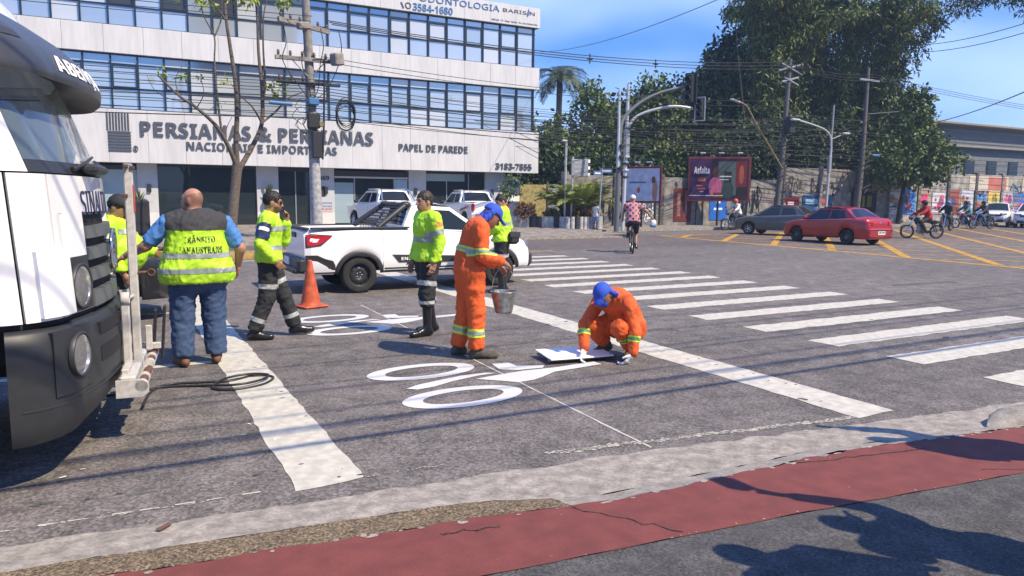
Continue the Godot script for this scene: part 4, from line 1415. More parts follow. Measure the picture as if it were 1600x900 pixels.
	for b in bam:
		var o := thing("bamboo_clump", b[3], "bamboo", b[0], 0.0, "bamboo behind the wall")
		var fm := MB.new()
		fm.colored = true
		for i in b[2]:
			var a := r.randf() * TAU
			var lean: float = r.randf_range(0.3, 1.0) * b[4]
			var h: float = b[1] * r.randf_range(0.8, 1.12)
			var dirv := V(cos(a), 0, sin(a))
			var path := smooth_path([dirv * 0.4, dirv * (0.4 + lean * 0.2) + V(0, h * 0.45, 0), dirv * (0.4 + lean * 0.6) + V(0, h * 0.8, 0), dirv * (0.5 + lean * 1.4) + V(0, h, 0), dirv * (0.7 + lean * 2.4) + V(0, h * 1.02, 0)], 6)
			mb = MB.new()
			var rad := PackedFloat32Array()
			for k in path.size():
				rad.append(lerpf(0.06, 0.012, float(k) / path.size()))
			mb.tube(path, rad, 6)
			put(mb, "culm", M.yellow_board if i % 3 else M.bark, o)
			for k in range(7, path.size()):
				for t in 10:
					var c := path[k] + rdir(r) * r.randf_range(0.2, 1.0) * V(1, 0.6, 1)
					var tone := r.randf()
					for q in 6:
						fm.col = Color(0.02, 0.045, 0.012).lerp(Color(0.17, 0.215, 0.045), clampf(tone * 0.7 + r.randf() * 0.3, 0, 1))
						var d := (rdir(r) * 0.8 + V(0, -0.75, 0)).normalized()
						leaf(fm, c + rdir(r) * 0.22, d, d.cross(rdir(r)).normalized(), r.randf_range(0.3, 0.55), 0.05)
		put(fm, "foliage", M.leaf_bamboo, o)
	# two long shoots leaning left out of the bamboo, and a spray hanging into the sky at right
	var sh := thing("bamboo_shoot", "bare thin bamboo shoot leaning left into the sky", "bamboo", V(37.6, 0.3, -36.5))
	mb = MB.new()
	mb.tube(smooth_path([V(0, 0, 0), V(-0.9, 5.5, 0), V(-2.0, 11.0, 0), V(-2.9, 15.5, 0.2)], 5), PackedFloat32Array([0.05, 0.045, 0.045, 0.04, 0.04, 0.04, 0.035, 0.035, 0.03, 0.03, 0.025, 0.025, 0.02, 0.02, 0.015, 0.01]), 6)
	put(mb, "culm", M.bark, sh)
	put(crown([[V(-2.5, 13.8, 0.1), V(0.3, 2.0, 0.3)]], 26, 7, 0.3, 0.04, md0, md1, 0.5, 0.3, 71, []), "foliage", M.leaf_bamboo, sh)
	var sp := thing("bamboo_shoot", "long drooping bamboo plume crossing the blue sky at upper right", "bamboo", V(48.6, 0.3, -34.6))
	mb = MB.new()
	var arc := smooth_path([V(0, 6, 0), V(0.3, 10.5, 0.4), V(1.6, 13.4, 1.4), V(3.6, 15.2, 2.6), V(6.0, 15.6, 4.0), V(8.2, 14.6, 5.2)], 6)
	mb.tube(arc, PackedFloat32Array([0.06, 0.055, 0.05, 0.045, 0.04, 0.035, 0.03, 0.025, 0.02, 0.015]), 6)
	put(mb, "culm", M.bark, sp)
	var fm2 := MB.new()
	fm2.colored = true
	for k in range(5, arc.size()):
		for t in 17:
			var c := arc[k] + V(r.randfn(0, 0.45), r.randfn(-0.15, 0.42), r.randfn(0, 0.45))
			for q in 6:
				fm2.col = Color(0.012, 0.030, 0.016).lerp(Color(0.05, 0.085, 0.03), r.randf())
				var d := (rdir(r) * 0.8 + V(0, -0.7, 0)).normalized()
				leaf(fm2, c + rdir(r) * 0.2, d, d.cross(rdir(r)).normalized(), r.randf_range(0.3, 0.5), 0.05)
	put(fm2, "foliage", M.leaf_bamboo, sp)
	# planting in the corner bed
	for q in [[V(20.2, 0.5, -32.6), 1.5, "bushy fan palm nearer the office in the corner planter"], [V(20.9, 0.5, -31.9), 1.95, "largest yellow green palm in the corner planter"], [V(21.7, 0.5, -32.3), 1.6, "rear palm beside the street name sign in the planter"]]:
		var o := thing("planter_palm", q[2], "palm", q[0], 0.0, "palms in the corner planter")
		mb = MB.new()
		mb.tube(pts([V(0, -0.1, 0), V(0.03, 0.7, 0)]), PackedFloat32Array([0.16, 0.12]), 8)
		put(mb, "trunk", M.dark_bark, o)
		for i in 20:
			mb = MB.new()
			mb.colored = true
			mb.col = Color(0.14, 0.19, 0.025).lerp(Color(0.36, 0.38, 0.08), r.randf())
			var a := TAU * i / 10.0 + r.randf_range(-0.2, 0.2)
			palm_frond(mb, V(0, 0.65, 0), V(cos(a), 0, sin(a)), q[1] * r.randf_range(1.1, 1.45), r.randf_range(0.7, 2.0), r, 0.5, 0.1)
			put(mb, "frond", M.leaf_palm, o)
	for q in [[V(18.3, 0.5, -33.0), 0.62, Color(0.22, 0.09, 0.035), Color(0.09, 0.06, 0.03), "round rusty brown clipped shrub at the planter end"], [V(19.4, 0.5, -32.2), 0.42, Color(0.16, 0.16, 0.03), Color(0.08, 0.10, 0.02), "low yellow shrub in the planter beside the brown one"], [V(20.9, 0.5, -31.7), 0.5, Color(0.28, 0.10, 0.03), Color(0.10, 0.10, 0.03), "orange flowering shrub at the front of the planter"]]:
		var o := thing("shrub", q[4], "shrub", q[0])
		mb = MB.new()
		for k in 6:
			mb.rod(V(0, -0.1, 0), rdir(r) * V(0.3, 0, 0.3) + V(0, 0.4, 0), 0.02, 0.01, 5)
		put(mb, "stems", M.dark_bark, o)
		put(crown([[V(0, q[1] * 0.7, 0), V(q[1], q[1] * 0.8, q[1])]], 130, 14, 0.10, 0.035, q[2], q[3], 0.0, 0.13, int(q[1] * 100), []), "foliage", M.leaf_green, o)
	# potted plants before the shop
	for q in [[V(0.95, 0.3, -36.0), 1.05, 15, "spiky potted plant by the pale shop door"], [V(6.45, 1.1, -36.55), 0.7, 14, "hanging spiky green plant on the pier between shop windows"]]:
		var o := thing("potted_plant", q[3], "plant", q[0])
		mb = MB.new()
		mb.lathe(PackedVector2Array([Vector2(0.01, 0), Vector2(0.16, 0), Vector2(0.22, 0.4), Vector2(0.18, 0.4), Vector2(0.17, 0.34), Vector2(0.01, 0.34)]), 14)
		put(mb, "pot", M.store_plinth, o)
		mb = MB.new()
		mb.colored = true
		for i in q[2] * 4:
			var a := r.randf() * TAU
			mb.col = Color(0.05, 0.09, 0.02).lerp(Color(0.16, 0.2, 0.06), r.randf())
			var d := V(cos(a) * 0.6, r.randf_range(0.2, 1.5), sin(a) * 0.6).normalized()
			leaf(mb, V(0, 0.36 + r.randf() * q[1] * 0.7, 0), d, d.cross(Vector3.UP).normalized(), q[1] * r.randf_range(0.4, 0.75), 0.03)
		put(mb, "foliage", M.leaf_palm, o)
	var yt := tree("small_tree", "small sapling with sparse leaves before the white banner", V(18.55, 0.3, -35.2), 0.8, 0.035, [[V(0.1, 2.0, 0), V(0.62, 0.62, 0.5)], [V(-0.35, 1.5, 0.1), V(0.5, 0.5, 0.4)]], 60, 7, 0.17, 0.05, md0, md1, 0.4, 0.2, 91, M.leaf_green, M.dark_bark)
	yt.set_meta("category", "tree")

# ---------------------------------------------------------------- poles, lights and cables
func cable(a: Vector3, b: Vector3, sag: float, rad: float, label: String, group: String) -> void:
	var p := PackedVector3Array()
	var n := 18
	for i in n + 1:
		var w := float(i) / n
		p.append(a.lerp(b, w) + V(0, -sag * 4.0 * w * (1.0 - w), 0))
	var mb := MB.new()
	mb.tube(p, PackedFloat32Array([rad]), 5, false)
	var o := put(mb, "overhead_cable", M.cable)
	tag(o, label, "cable", group)

func build_poles() -> void:
	var r := RandomNumberGenerator.new()
	r.seed = 31
	# pole before the shop
	var p := thing("utility_pole", "concrete utility pole with crossarms and transformer before the blinds shop", "pole", V(6.25, 0.14, -26.5))
	var mb := MB.new()
	mb.tube(pts([V(0.06, 0, 0), V(0.0, 2.9, 0)]), PackedFloat32Array([0.2, 0.185]), 14)
	put(mb, "lower_shaft", M.pole_whitewash, p)
	mb = MB.new()
	mb.tube(pts([V(0.0, 2.9, 0), V(-0.22, 9.6, 0)]), PackedFloat32Array([0.183, 0.12]), 14)
	put(mb, "shaft", M.pole_concrete, p)
	for q in [[7.25, 1.15, 0.16, V(-0.1, 0, 0.2), 0.55], [6.15, 1.1, 0.14, V(0.0, 0, 0.18), 0.0], [5.35, 1.08, 0.1, V(0.0, 0, 0.18), 0.0]]:
		mb = MB.new()
		var bs := Basis(Vector3.UP, q[4])
		mb.box(V(-0.17, q[0], 0) + q[3], V(q[1] * 2.0, q[2], 0.11), 0.01, bs)
		put(mb, "crossarm", M.pole_concrete if q[0] > 6.0 else M.metal_dark, p)
		for k in 6:
			if q[0] < 6.0 and k > 2:
				continue
			mb = MB.new()
			var c: Vector3 = V(-0.17, q[0] + 0.06, 0) + q[3] + bs * V(-q[1] * 0.9 + k * q[1] * 0.36, 0, 0)
			mb.lathe(PackedVector2Array([Vector2(0.02, 0), Vector2(0.06, 0.03), Vector2(0.03, 0.06), Vector2(0.065, 0.09), Vector2(0.03, 0.12), Vector2(0.06, 0.15), Vector2(0.0, 0.2)]), 8, Transform3D(Basis(), c))
			put(mb, "insulator", M.ceramic, p)
	mb = MB.new()
	for s in [-1.0, 1.0]:
		mb.rod(V(-0.15 + s * 0.55, 6.1, 0.16), V(-0.13, 5.55, 0.12), 0.018)
	put(mb, "brace", M.metal_grey, p)
	for q in [[V(0.75, 6.2, 0.45), V(0.4, 0.42, 0.34)], [V(-0.35, 7.2, 0.4), V(0.5, 0.24, 0.24)]]:
		mb = MB.new()
		mb.box(q[0], q[1], 0.04, Basis(Vector3.UP, 0.5) * Basis(Vector3.BACK, 0.15))
		put(mb, "switch_box", M.pole_concrete, p)
	for k in 4:
		mb = MB.new()
		var x := -1.0 + k * 0.62
		mb.tube(smooth_path([V(x, 7.2, 0.3), V(x + 0.06, 6.6, 0.42), V(x - 0.05, 6.0, 0.36), V(x * 0.5, 5.2, 0.3), V(-0.1, 4.7, 0.25)], 4), PackedFloat32Array([0.016]), 5, false)
		put(mb, "drop_wire", M.cable, p)
	mb = MB.new()
	mb.tube(pts([V(0.36, 6.2, 0.3), V(0.3, 4.0, 0.26), V(0.24, 2.8, 0.22)]), PackedFloat32Array([0.035]), 7)
	put(mb, "conduit", M.cable, p)
	for q in [[V(0.05, 3.3, 0.22), V(0.34, 0.9, 0.2), "metal_dark"], [V(-0.05, 4.1, 0.24), V(0.42, 0.5, 0.24), "cable"], [V(0.18, 4.0, 0.36), V(0.16, 0.2, 0.08), "worn_yellow"], [V(-0.04, 4.75, 0.24), V(0.36, 0.24, 0.2), "sign_blue"]]:
		mb = MB.new()
		mb.box(q[0], q[1], 0.03)
		put(mb, "junction_box", M[q[2]], p)
	mb = MB.new()
	for k in 7:
		var c := V(r.randf_range(-0.6, 0.2), r.randf_range(3.9, 4.6), 0.3)
		var ring := PackedVector3Array()
		for i in 13:
			var a := TAU * i / 12
			ring.append(c + V(cos(a) * r.randf_range(0.2, 0.3), sin(a) * r.randf_range(0.18, 0.3), 0.04 * sin(a * 2)))
		mb.tube(ring, PackedFloat32Array([0.012]), 4, false)
	put(mb, "slack_cable", M.cable, p)
	# coil of spare cable hung on the bundle
	var co := thing("cable_coil", "black coil of spare cable hanging on the overhead bundle", "cable coil", V(7.35, 4.62, -26.35))
	for k in 11:
		mb = MB.new()
		var ring := PackedVector3Array()
		var rx := r.randf_range(0.30, 0.36)
		var ry := r.randf_range(0.40, 0.50)
		for i in 21:
			var a := TAU * i / 20
			ring.append(V(cos(a) * rx, sin(a) * ry - 0.08 * (k % 4), 0.05 * sin(k * 1.7) + 0.02 * sin(a * 2)))
		mb.tube(ring, PackedFloat32Array([0.013]), 5, false)
		put(mb, "loop", M.cable, co)
	# junction closure on the messenger cable
	mb = MB.new()
	mb.rod(V(4.75, 4.78, -26.3), V(5.5, 4.76, -26.3), 0.07, 0.07, 10)
	tag(put(mb, "cable_closure", M.sign_blue), "short blue splice tube hanging among cables behind the street tree", "cable joint")
	# cables: along the far pavement
	var L := V(-32, 0, -26.5)
	var A := V(6.2, 0, -26.4)
	var B := V(34.9, 0, -31.8)
	var C := V(41.2, 0, -31.5)
	var D := V(95, 0, -30.5)
	var lab := ["thin overhead cable in the bundle left of the shop pole", "thin overhead cable in the bundle between the shop pole and the wall", "thin overhead cable in the bundle above the poster wall"]
	var grp := ["cables left of the shop pole", "cables from the shop pole to the wall", "cables above the poster wall"]
	for k in 13:
		var y := 4.35 + 0.105 * k
		var off := V(0, 0, r.randf_range(-0.25, 0.25))
		cable(L + V(0, y + 0.3, 0) + off, A + V(0, y, 0) + off, r.randf_range(0.15, 0.5), r.randf_range(0.009, 0.02), lab[0], grp[0])
		cable(A + V(0, y, 0) + off, B + V(0, y + 0.7 + r.randf_range(-0.4, 0.5), 0) + off, r.randf_range(0.2, 0.7), r.randf_range(0.009, 0.02), lab[1], grp[1])
		cable(B + V(0, 3.6 + 0.26 * k, 0) + off, D + V(0, 5.0 + 0.2 * k, 0) + off, r.randf_range(0.5, 1.4), r.randf_range(0.01, 0.02), lab[2], grp[2])
		if k % 2 == 0:
			cable(V(15 + r.randf_range(-3, 3), 5.0 + 0.1 * k, -37.0), C + V(0, 4.0 + 0.22 * k, 0), r.randf_range(0.2, 0.9), r.randf_range(0.009, 0.015), "thin cable running behind the billboards", "cables behind the billboards")
	for k in 3:
		cable(L + V(0, 8.2, -0.7 + 0.7 * k), A + V(-0.2, 7.4 + 0.05 * k, 0.1 + 0.5 * k), 0.5, 0.012, "power line reaching the crossarm from the left", "power lines left of the shop pole")
		cable(A + V(0.5, 7.6 - 0.12 * k, 0.3 + 0.3 * k), B + V(0.8, 9.75 - 0.22 * k, 0.2 * k), 0.55, 0.018, "power line from the crossarm to the leaning pole", "power lines across the sky")
		cable(B + V(0.8, 9.6 - 0.2 * k, 0.2 * k), C + V(1.0, 9.5 - 0.2 * k, 0.2 * k), 0.25, 0.015, "short power line between the two poles before the grove", "power lines before the grove")
		cable(C + V(1.0, 9.5 - 0.2 * k, 0.2 * k), D + V(0, 9.5 - 0.2 * k, 0.3 * k), 1.0, 0.015, "power line running out beside the grey building", "power lines at the right")
	for k in 2:
		cable(A + V(0.3, 6.4 - 0.15 * k, 0.2), B + V(0.5, 7.5 - 0.3 * k, 0.1), 0.5, 0.012, "low power line crossing the palm", "lower power lines")
	for q in [0.42, 0.57]:
		mb = MB.new()
		var m := (A + V(0.5, 7.5, 0.5)).lerp(B + V(0.8, 9.5, 0.2), q) - V(0, 0.55 * 4.0 * q * (1.0 - q), 0)
		mb.box(m, V(0.05, 0.42, 0.05), 0.01)
		mb.box(m + V(0, -0.02, 0), V(0.3, 0.05, 0.05), 0.01)
		tag(put(mb, "cable_spacer", M.metal_dark), "small dark spacer clipped on the power lines against the sky" + (", nearer the office" if q < 0.5 else ", nearer the trees"), "spacer")
	cable(V(23.1, 10.4, -40.0), V(14.6, 7.3, -12.6), 0.5, 0.012, "thin line rising across the open sky to the upper edge", "")
	for k in 2:
		cable(V(38.0, 10.1 - 0.35 * k, -27.0), V(24.6, 7.35 - 0.3 * k, -11.6), 0.4, 0.014, "cable crossing the blue sky at the upper right", "cables at the upper right")
	cable(V(46.0, 6.6, -30.0), V(26.8, 5.7, -13.2), 0.2, 0.022, "thick cable slanting up to the right picture edge", "")
	# cables above the near pavement, behind the camera: they draw the shadow lines on the road
	for q in [[-0.75, 5.9, 0.032], [-0.72, 6.5, 0.028], [-1.0, 6.0, 0.014], [-1.15, 6.4, 0.014], [-1.6, 6.7, 0.015], [-1.9, 6.6, 0.012], [-2.5, 6.9, 0.014], [-3.2, 7.2, 0.012]]:
		cable(V(-32, q[1] + 0.9, q[0]), V(32, q[1] + 0.9, q[0] - 0.1), 0.9, q[2], "cable strung above the near pavement", "cables above the near pavement")
	# traffic light masts
	var ta := thing("traffic_light", "galvanised traffic light mast with long grey arm and dark signal head", "traffic light", V(20.92, 0.12, -28.8))
	mb = MB.new()
	mb.tube(smooth_path([V(0, 0, 0), V(0.1, 2.6, -0.1), V(0.22, 4.6, -0.2), V(0.46, 5.35, -0.22), V(1.3, 6.1, -0.05), V(2.3, 6.6, 0.3), V(3.35, 6.85, 0.75)], 6), PackedFloat32Array([0.13, 0.125, 0.12, 0.12, 0.115, 0.115, 0.11, 0.11, 0.11, 0.11, 0.105, 0.105, 0.1, 0.1, 0.1, 0.1, 0.095, 0.095, 0.09, 0.09, 0.09, 0.085, 0.085, 0.085, 0.08, 0.08, 0.08, 0.075, 0.075, 0.075, 0.07, 0.07, 0.07, 0.065, 0.065, 0.065, 0.06]), 10)
	put(mb, "mast", M.mast_grey, ta)
	signal_head(ta, V(3.5, 6.75, 0.85), 0.62, 1.5, 1.1)
	mb = MB.new()
	mb.rod(V(0.0, 3.0, 0.0), V(0.2, 6.6, -0.3), 0.075, 0.06)
	put(mb, "service_pipe", M.metal_pale, ta)
	for k in 3:
		mb = MB.new()
		mb.box(V(0.12 + 0.02 * k, 3.0 + 0.5 * k, 0.02), V(0.2, 0.16, 0.24), 0.02)
		put(mb, "clamp", M.metal_dark, ta)
	var tb := thing("traffic_light", "pale traffic light mast with white arm and small framed signal head", "traffic light", V(21.68, 0.12, -29.35))
	mb = MB.new()
	mb.tube(pts([V(0, 0, 0), V(0.3, 3.4, -0.3), V(0.58, 7.0, -0.6)]), PackedFloat32Array([0.1, 0.09, 0.07]), 10)
	put(mb, "mast", M.metal_pale, tb)
	mb = MB.new()
	mb.tube(smooth_path([V(0.42, 4.4, -0.35), V(0.5, 5.0, -0.4), V(1.0, 5.6, -0.2), V(2.3, 6.0, 0.45), V(3.3, 5.92, 0.95)], 5), PackedFloat32Array([0.07]), 9)
	put(mb, "arm", M.metal_pale, tb)
	signal_head(tb, V(3.6, 5.9, 1.12), 0.46, 1.1, 0.9)
	for k in 4:
		mb = MB.new()
		mb.box(V(0.22 + 0.02 * k, 2.6 + 0.32 * k, -0.2), V(0.26, 0.1, 0.22), 0.02)
		put(mb, "clamp", M.metal_pale if k % 2 else M.metal_dark, tb)
	mb = MB.new()
	mb.box(V(0.3, 4.2, -0.25), V(0.26, 1.2, 0.2), 0.03)
	put(mb, "controller_box", M.metal_grey, tb)
	# electronic sign behind the planter and street name sign
	var es := thing("road_sign", "grey road sign panel on two pale posts above the planter palms", "sign", V(19.95, 0.14, -31.9))
	for x in [0.0, 0.4]:
		mb = MB.new()
		mb.rod(V(x, 0, 0), V(x + 0.05, 4.4 if x < 0.2 else 3.6, 0), 0.06, 0.055)
		put(mb, "post", M.metal_pale, es)
	bar(es, "panel", M.metal_grey, V(0.8, 3.05, 0.1), V(1.0, 0.85, 0.08), 0.02)
	for k in 3:
		bar(es, "panel_line", M.pole_whitewash, V(0.78, 3.3 - 0.22 * k, 0.145), V(0.7, 0.05, 0.012))
	for k in 5:
		bar(es, "chevron", M.ink if k % 2 else M.white_print, V(1.34, 3.4 - 0.17 * k, 0.1), V(0.13, 0.16, 0.06))
	mb = MB.new()
	mb.box(V(-0.12, 4.35, 0.1), V(0.3, 0.1, 0.12), 0.03)
	put(mb, "camera_head", M.metal_pale, es)
	var sn := thing("street_name_sign", "thin post with two small blue street name plates", "sign", V(19.95, 0.12, -28.9))
	mb = MB.new()
	mb.rod(V(0, 0, 0), V(0.3, 2.95, -0.22), 0.035)
	put(mb, "post", M.metal_grey, sn)
	for q in [[V(0.0, 2.72, -0.15), 0.35], [V(0.55, 2.84, -0.25), -0.5]]:
		mb = MB.new()
		mb.box(q[0], V(0.62, 0.2, 0.025), 0.006, Basis(Vector3.UP, q[1]))
		put(mb, "name_plate", M.sign_blue_plate, sn)
		mb = MB.new()
		mb.box(q[0] + V(0, 0, 0.016), V(0.46, 0.05, 0.006), 0.0, Basis(Vector3.UP, q[1]))
		put(mb, "name_line", M.white_print, sn)
	# leaning poles before the grove
	var p1 := thing("utility_pole", "leaning utility pole with transformer in front of the dark grove", "pole", V(34.6, 0.14, -31.75))
	mb = MB.new()
	mb.tube(pts([V(0, 0, 0), V(0.35, 3.2, -0.1), V(1.1, 9.8, -0.5)]), PackedFloat32Array([0.19, 0.17, 0.11]), 12)
	put(mb, "shaft", M.dark_concrete, p1)
	for q in [[9.3, 1.0], [8.6, 0.7]]:
		mb = MB.new()
		mb.box(V(1.0, q[0], -0.35), V(q[1] * 2, 0.1, 0.1), 0.01, Basis(Vector3.BACK, 0.25))
		mb.box(V(1.05, q[0] - 0.1, -0.3), V(q[1] * 1.8, 0.08, 0.08), 0.01, Basis(Vector3.BACK, -0.3))
		put(mb, "crossarm", M.metal_grey, p1)
	for k in 5:
		mb = MB.new()
		mb.lathe(PackedVector2Array([Vector2(0.02, 0), Vector2(0.07, 0.05), Vector2(0.03, 0.1), Vector2(0.06, 0.15), Vector2(0, 0.2)]), 8, Transform3D(Basis(), V(0.15 + 0.42 * k, 9.2 + 0.14 * absf(k - 2), -0.3)))
		put(mb, "insulator", M.ceramic, p1)
	mb = MB.new()
	mb.box(V(0.62, 5.9, 0.15), V(0.55, 1.0, 0.5), 0.06)
	put(mb, "transformer", M.metal_dark, p1)
	mb = MB.new()
	for k in 14:
		mb.rod(V(0.22 + r.randf_range(-0.2, 0.3), 1.6 + k * 0.26, 0.18), V(0.5 + r.randf_range(-0.2, 0.3), 1.7 + k * 0.26 + r.randf_range(-0.3, 0.3), 0.2), 0.03, 0.03, 5)
	put(mb, "cable_bundle", M.cable, p1)
	mb = MB.new()
	mb.tube(smooth_path([V(0.1, 3.4, 0.2), V(-0.9, 4.6, 0.1), V(-2.0, 5.9, 0.0), V(-2.7, 6.75, 0.0), V(-3.3, 6.98, 0.0)], 4), PackedFloat32Array([0.05]), 8)
	put(mb, "lamp_arm", M.worn_yellow, p1)
	mb = MB.new()
	mb.box(V(-3.6, 7.02, 0), V(0.75, 0.1, 0.22), 0.04, Basis(Vector3.BACK, -0.2))
	put(mb, "lamp_head", M.metal_pale, p1)
	var p2 := thing("utility_pole", "second leaning pole beside the round pavement tree", "pole", V(41.0, 0.14, -31.2))
	mb = MB.new()
	mb.tube(pts([V(0, 0, 0), V(0.4, 4.0, -0.1), V(1.1, 9.8, -0.6)]), PackedFloat32Array([0.18, 0.15, 0.1]), 12)
	put(mb, "shaft", M.dark_concrete, p2)
	mb = MB.new()
	mb.box(V(1.0, 9.0, -0.4), V(1.8, 0.12, 0.1), 0.01)
	put(mb, "crossarm", M.metal_grey, p2)
	mb = MB.new()
	mb.rod(V(0.9, 6.9, -0.3), V(3.6, 7.2, -0.1), 0.06, 0.05)
	put(mb, "bracket", M.metal_dark, p2)
	mb = MB.new()
	for k in 16:
		mb.rod(V(0.2 + r.randf_range(-0.3, 0.3), 2.0 + k * 0.28, 0.15), V(0.6 + r.randf_range(-0.4, 0.4), 2.2 + k * 0.28 + r.randf_range(-0.4, 0.4), 0.15), 0.028, 0.028, 5)
	put(mb, "cable_bundle", M.cable, p2)
	bar(p2, "box", M.sign_blue, V(1.25, 4.35, 0.2), V(0.7, 0.16, 0.16), 0.05)
	var lp := thing("street_lamp", "slim street lamp with white curved arm reaching over the road", "street lamp", V(38.2, 0.14, -31.2))
	mb = MB.new()
	mb.tube(smooth_path([V(0, 0, 0), V(0.1, 3.0, 0), V(0.15, 5.0, 0), V(-0.3, 5.65, 0), V(-1.4, 5.95, 0), V(-2.7, 6.15, 0)], 5), PackedFloat32Array([0.1, 0.09, 0.085, 0.08, 0.08, 0.08, 0.08, 0.075, 0.075, 0.07, 0.07, 0.065, 0.065, 0.06, 0.06, 0.05]), 9)
	put(mb, "mast", M.metal_pale, lp)
	bar(lp, "lamp_head", M.metal_pale, V(-3.0, 6.17, 0), V(0.7, 0.12, 0.26), 0.05)
	bar(lp, "lamp_head", M.metal_pale, V(1.05, 5.55, 0.3), V(0.6, 0.12, 0.24), 0.05)
	mb = MB.new()
	mb.rod(V(0.15, 4.6, 0), V(0.2, 7.2, 0), 0.055)
	mb.rod(V(0.15, 5.2, 0), V(0.9, 5.5, 0.25), 0.03)
	put(mb, "upper_mast", M.metal_grey, lp)
	bar(lp, "control_box", M.metal_grey, V(-0.02, 3.7, 0.1), V(0.22, 1.0, 0.2), 0.03)

func signal_head(o: Node3D, at: Vector3, w: float, h: float, turn: float) -> void:
	var bs := Basis(Vector3.UP, -turn)
	var mb := MB.new()
	mb.box(at, V(w, h, 0.05), 0.02, bs)
	put(mb, "back_plate", M.metal_dark, o)
	mb = MB.new()
	for e in [[V(0, h / 2, 0), V(w + 0.05, 0.05, 0.07)], [V(0, -h / 2, 0), V(w + 0.05, 0.05, 0.07)], [V(w / 2, 0, 0), V(0.05, h, 0.07)], [V(-w / 2, 0, 0), V(0.05, h, 0.07)]]:
		mb.box(at + bs * e[0], e[1], 0.0, bs)
	if w < 0.5:
		put(mb, "plate_border", M.metal_pale, o)
	mb = MB.new()
	mb.box(at + bs * V(0, 0, 0.14), V(0.34, h * 0.88, 0.24), 0.04, bs)
	put(mb, "housing", M.metal_dark, o)
	for k in 3:
		mb = MB.new()
		var c := at + bs * V(0, h * 0.28 * (1 - k), 0.27)
		mb.lathe(PackedVector2Array([Vector2(0.0, 0.0), Vector2(0.11, 0.0), Vector2(0.12, 0.03), Vector2(0.125, 0.16), Vector2(0.11, 0.16), Vector2(0.105, 0.02)]), 14, Transform3D(bs * Basis(Vector3.RIGHT, PI / 2), c))
		put(mb, "lens", M.metal_dark, o)

# ---------------------------------------------------------------- truck (local +X forward, +Z its right side)
var TP := PackedVector2Array()     # plan outline of the cab: (x, z) from the middle of the front round to the side
var TS := PackedFloat32Array()     # length along it

func truck_plan() -> void:
	var hw := 1.22
	var rc := 0.34
	var bow := 0.24
	var z := 0.0
	while z < hw - rc - 1e-4:
		TP.append(Vector2(-bow * pow(z / hw, 2.0), z))
		z += 0.04
	var xe := -bow * pow((hw - rc) / hw, 2.0)
	var xs := xe - 0.34
	for i in 13:
		var a := PI / 2 * (1.0 - i / 12.0)
		TP.append(Vector2(xs + (xe - xs) * sin(a), hw - rc + rc * cos(a)))
	for i in 30:
		TP.append(Vector2(xs - 0.08 * (i + 1), hw))
	TS.append(0.0)
	for i in range(1, TP.size()):
		TS.append(TS[i - 1] + TP[i].distance_to(TP[i - 1]))

func truck_at(s: float, y: float, off := 0.0) -> Vector3:
	var a := absf(s)
	var i := 0
	while i < TS.size() - 2 and TS[i + 1] < a:
		i += 1
	var w := clampf((a - TS[i]) / (TS[i + 1] - TS[i]), 0.0, 1.0)
	var p := TP[i].lerp(TP[i + 1], w)
	var d := (TP[i + 1] - TP[i]).normalized()
	if i > 0:
		d = d.lerp((TP[i] - TP[i - 1]).normalized(), 0.5 * (1.0 - w)).normalized()
	if i < TS.size() - 2:
		d = d.lerp((TP[i + 2] - TP[i + 1]).normalized(), 0.5 * w).normalized()
	var n := Vector2(d.y, -d.x)
	var dx := curve([[0.2, 0.0], [0.95, 0.0], [1.8, -0.05], [2.42, -0.27], [2.8, -0.42], [3.0, -0.6]], y)
	var sc := curve([[0.2, 1.0], [1.8, 1.0], [2.4, 0.955], [2.8, 0.93], [3.0, 0.85]], y)
	p += n * off
	return V(p.x + dx, y, signf(s if s != 0.0 else 1.0) * p.y * sc)

# slab on the cab surface between s0 and s1 and two heights, standing from inn to out of it
func truck_slab(mb: MB, s0: float, s1: float, y0: float, y1: float, inn: float, out: float, ns := 16, ny := 6) -> void:
	var o := []
	var b := []
	for j in ny + 1:
		var y := lerpf(y0, y1, float(j) / ny)
		var l := PackedVector3Array()
		var k := PackedVector3Array()
		for i in ns + 1:
			var s := lerpf(s1, s0, float(i) / ns)
			l.append(truck_at(s, y, out))
			k.append(truck_at(s, y, inn))
		o.append(l)
		b.append(k)
	mb.grid(o)
	mb.grid([b[0], o[0]], false, false)
	mb.grid([o[ny], b[ny]], false, false)
	for e in [0, ns]:
		var l := PackedVector3Array()
		var k := PackedVector3Array()
		for j in ny + 1:
			l.append(o[j][e])
			k.append(b[j][e])
		mb.grid([l, k] if e == 0 else [k, l], false, false)

func truck_text(s: String, h: float, s_left: float, s_right: float, y: float, off: float, m: Material, o: Node3D, called: String, fy: Callable) -> void:
	var mb := text_mb(s, h, 0.004, h < 0.1)
	var w := text_width(mb)
	var q := MB.new()
	for i in range(0, mb.v.size()):
		var p := mb.v[i]
		var sv := lerpf(s_left, s_right, p.x / w)
		q.v.append(fy.call(sv, y + p.y + 0.0, off + p.z))
	renormal(q)
	put(q, called, m, o)

func visor_at(s: float, y: float, off: float) -> Vector3:
	var bulge := curve([[2.33, 0.22], [2.38, 0.245], [2.5, 0.23], [2.62, 0.15], [2.72, 0.04], [2.78, -0.04]], y)
	var fade := 1.0 - 0.75 * smoothstep(1.25, 1.95, absf(s))
	return truck_at(s, y, bulge * fade + off)

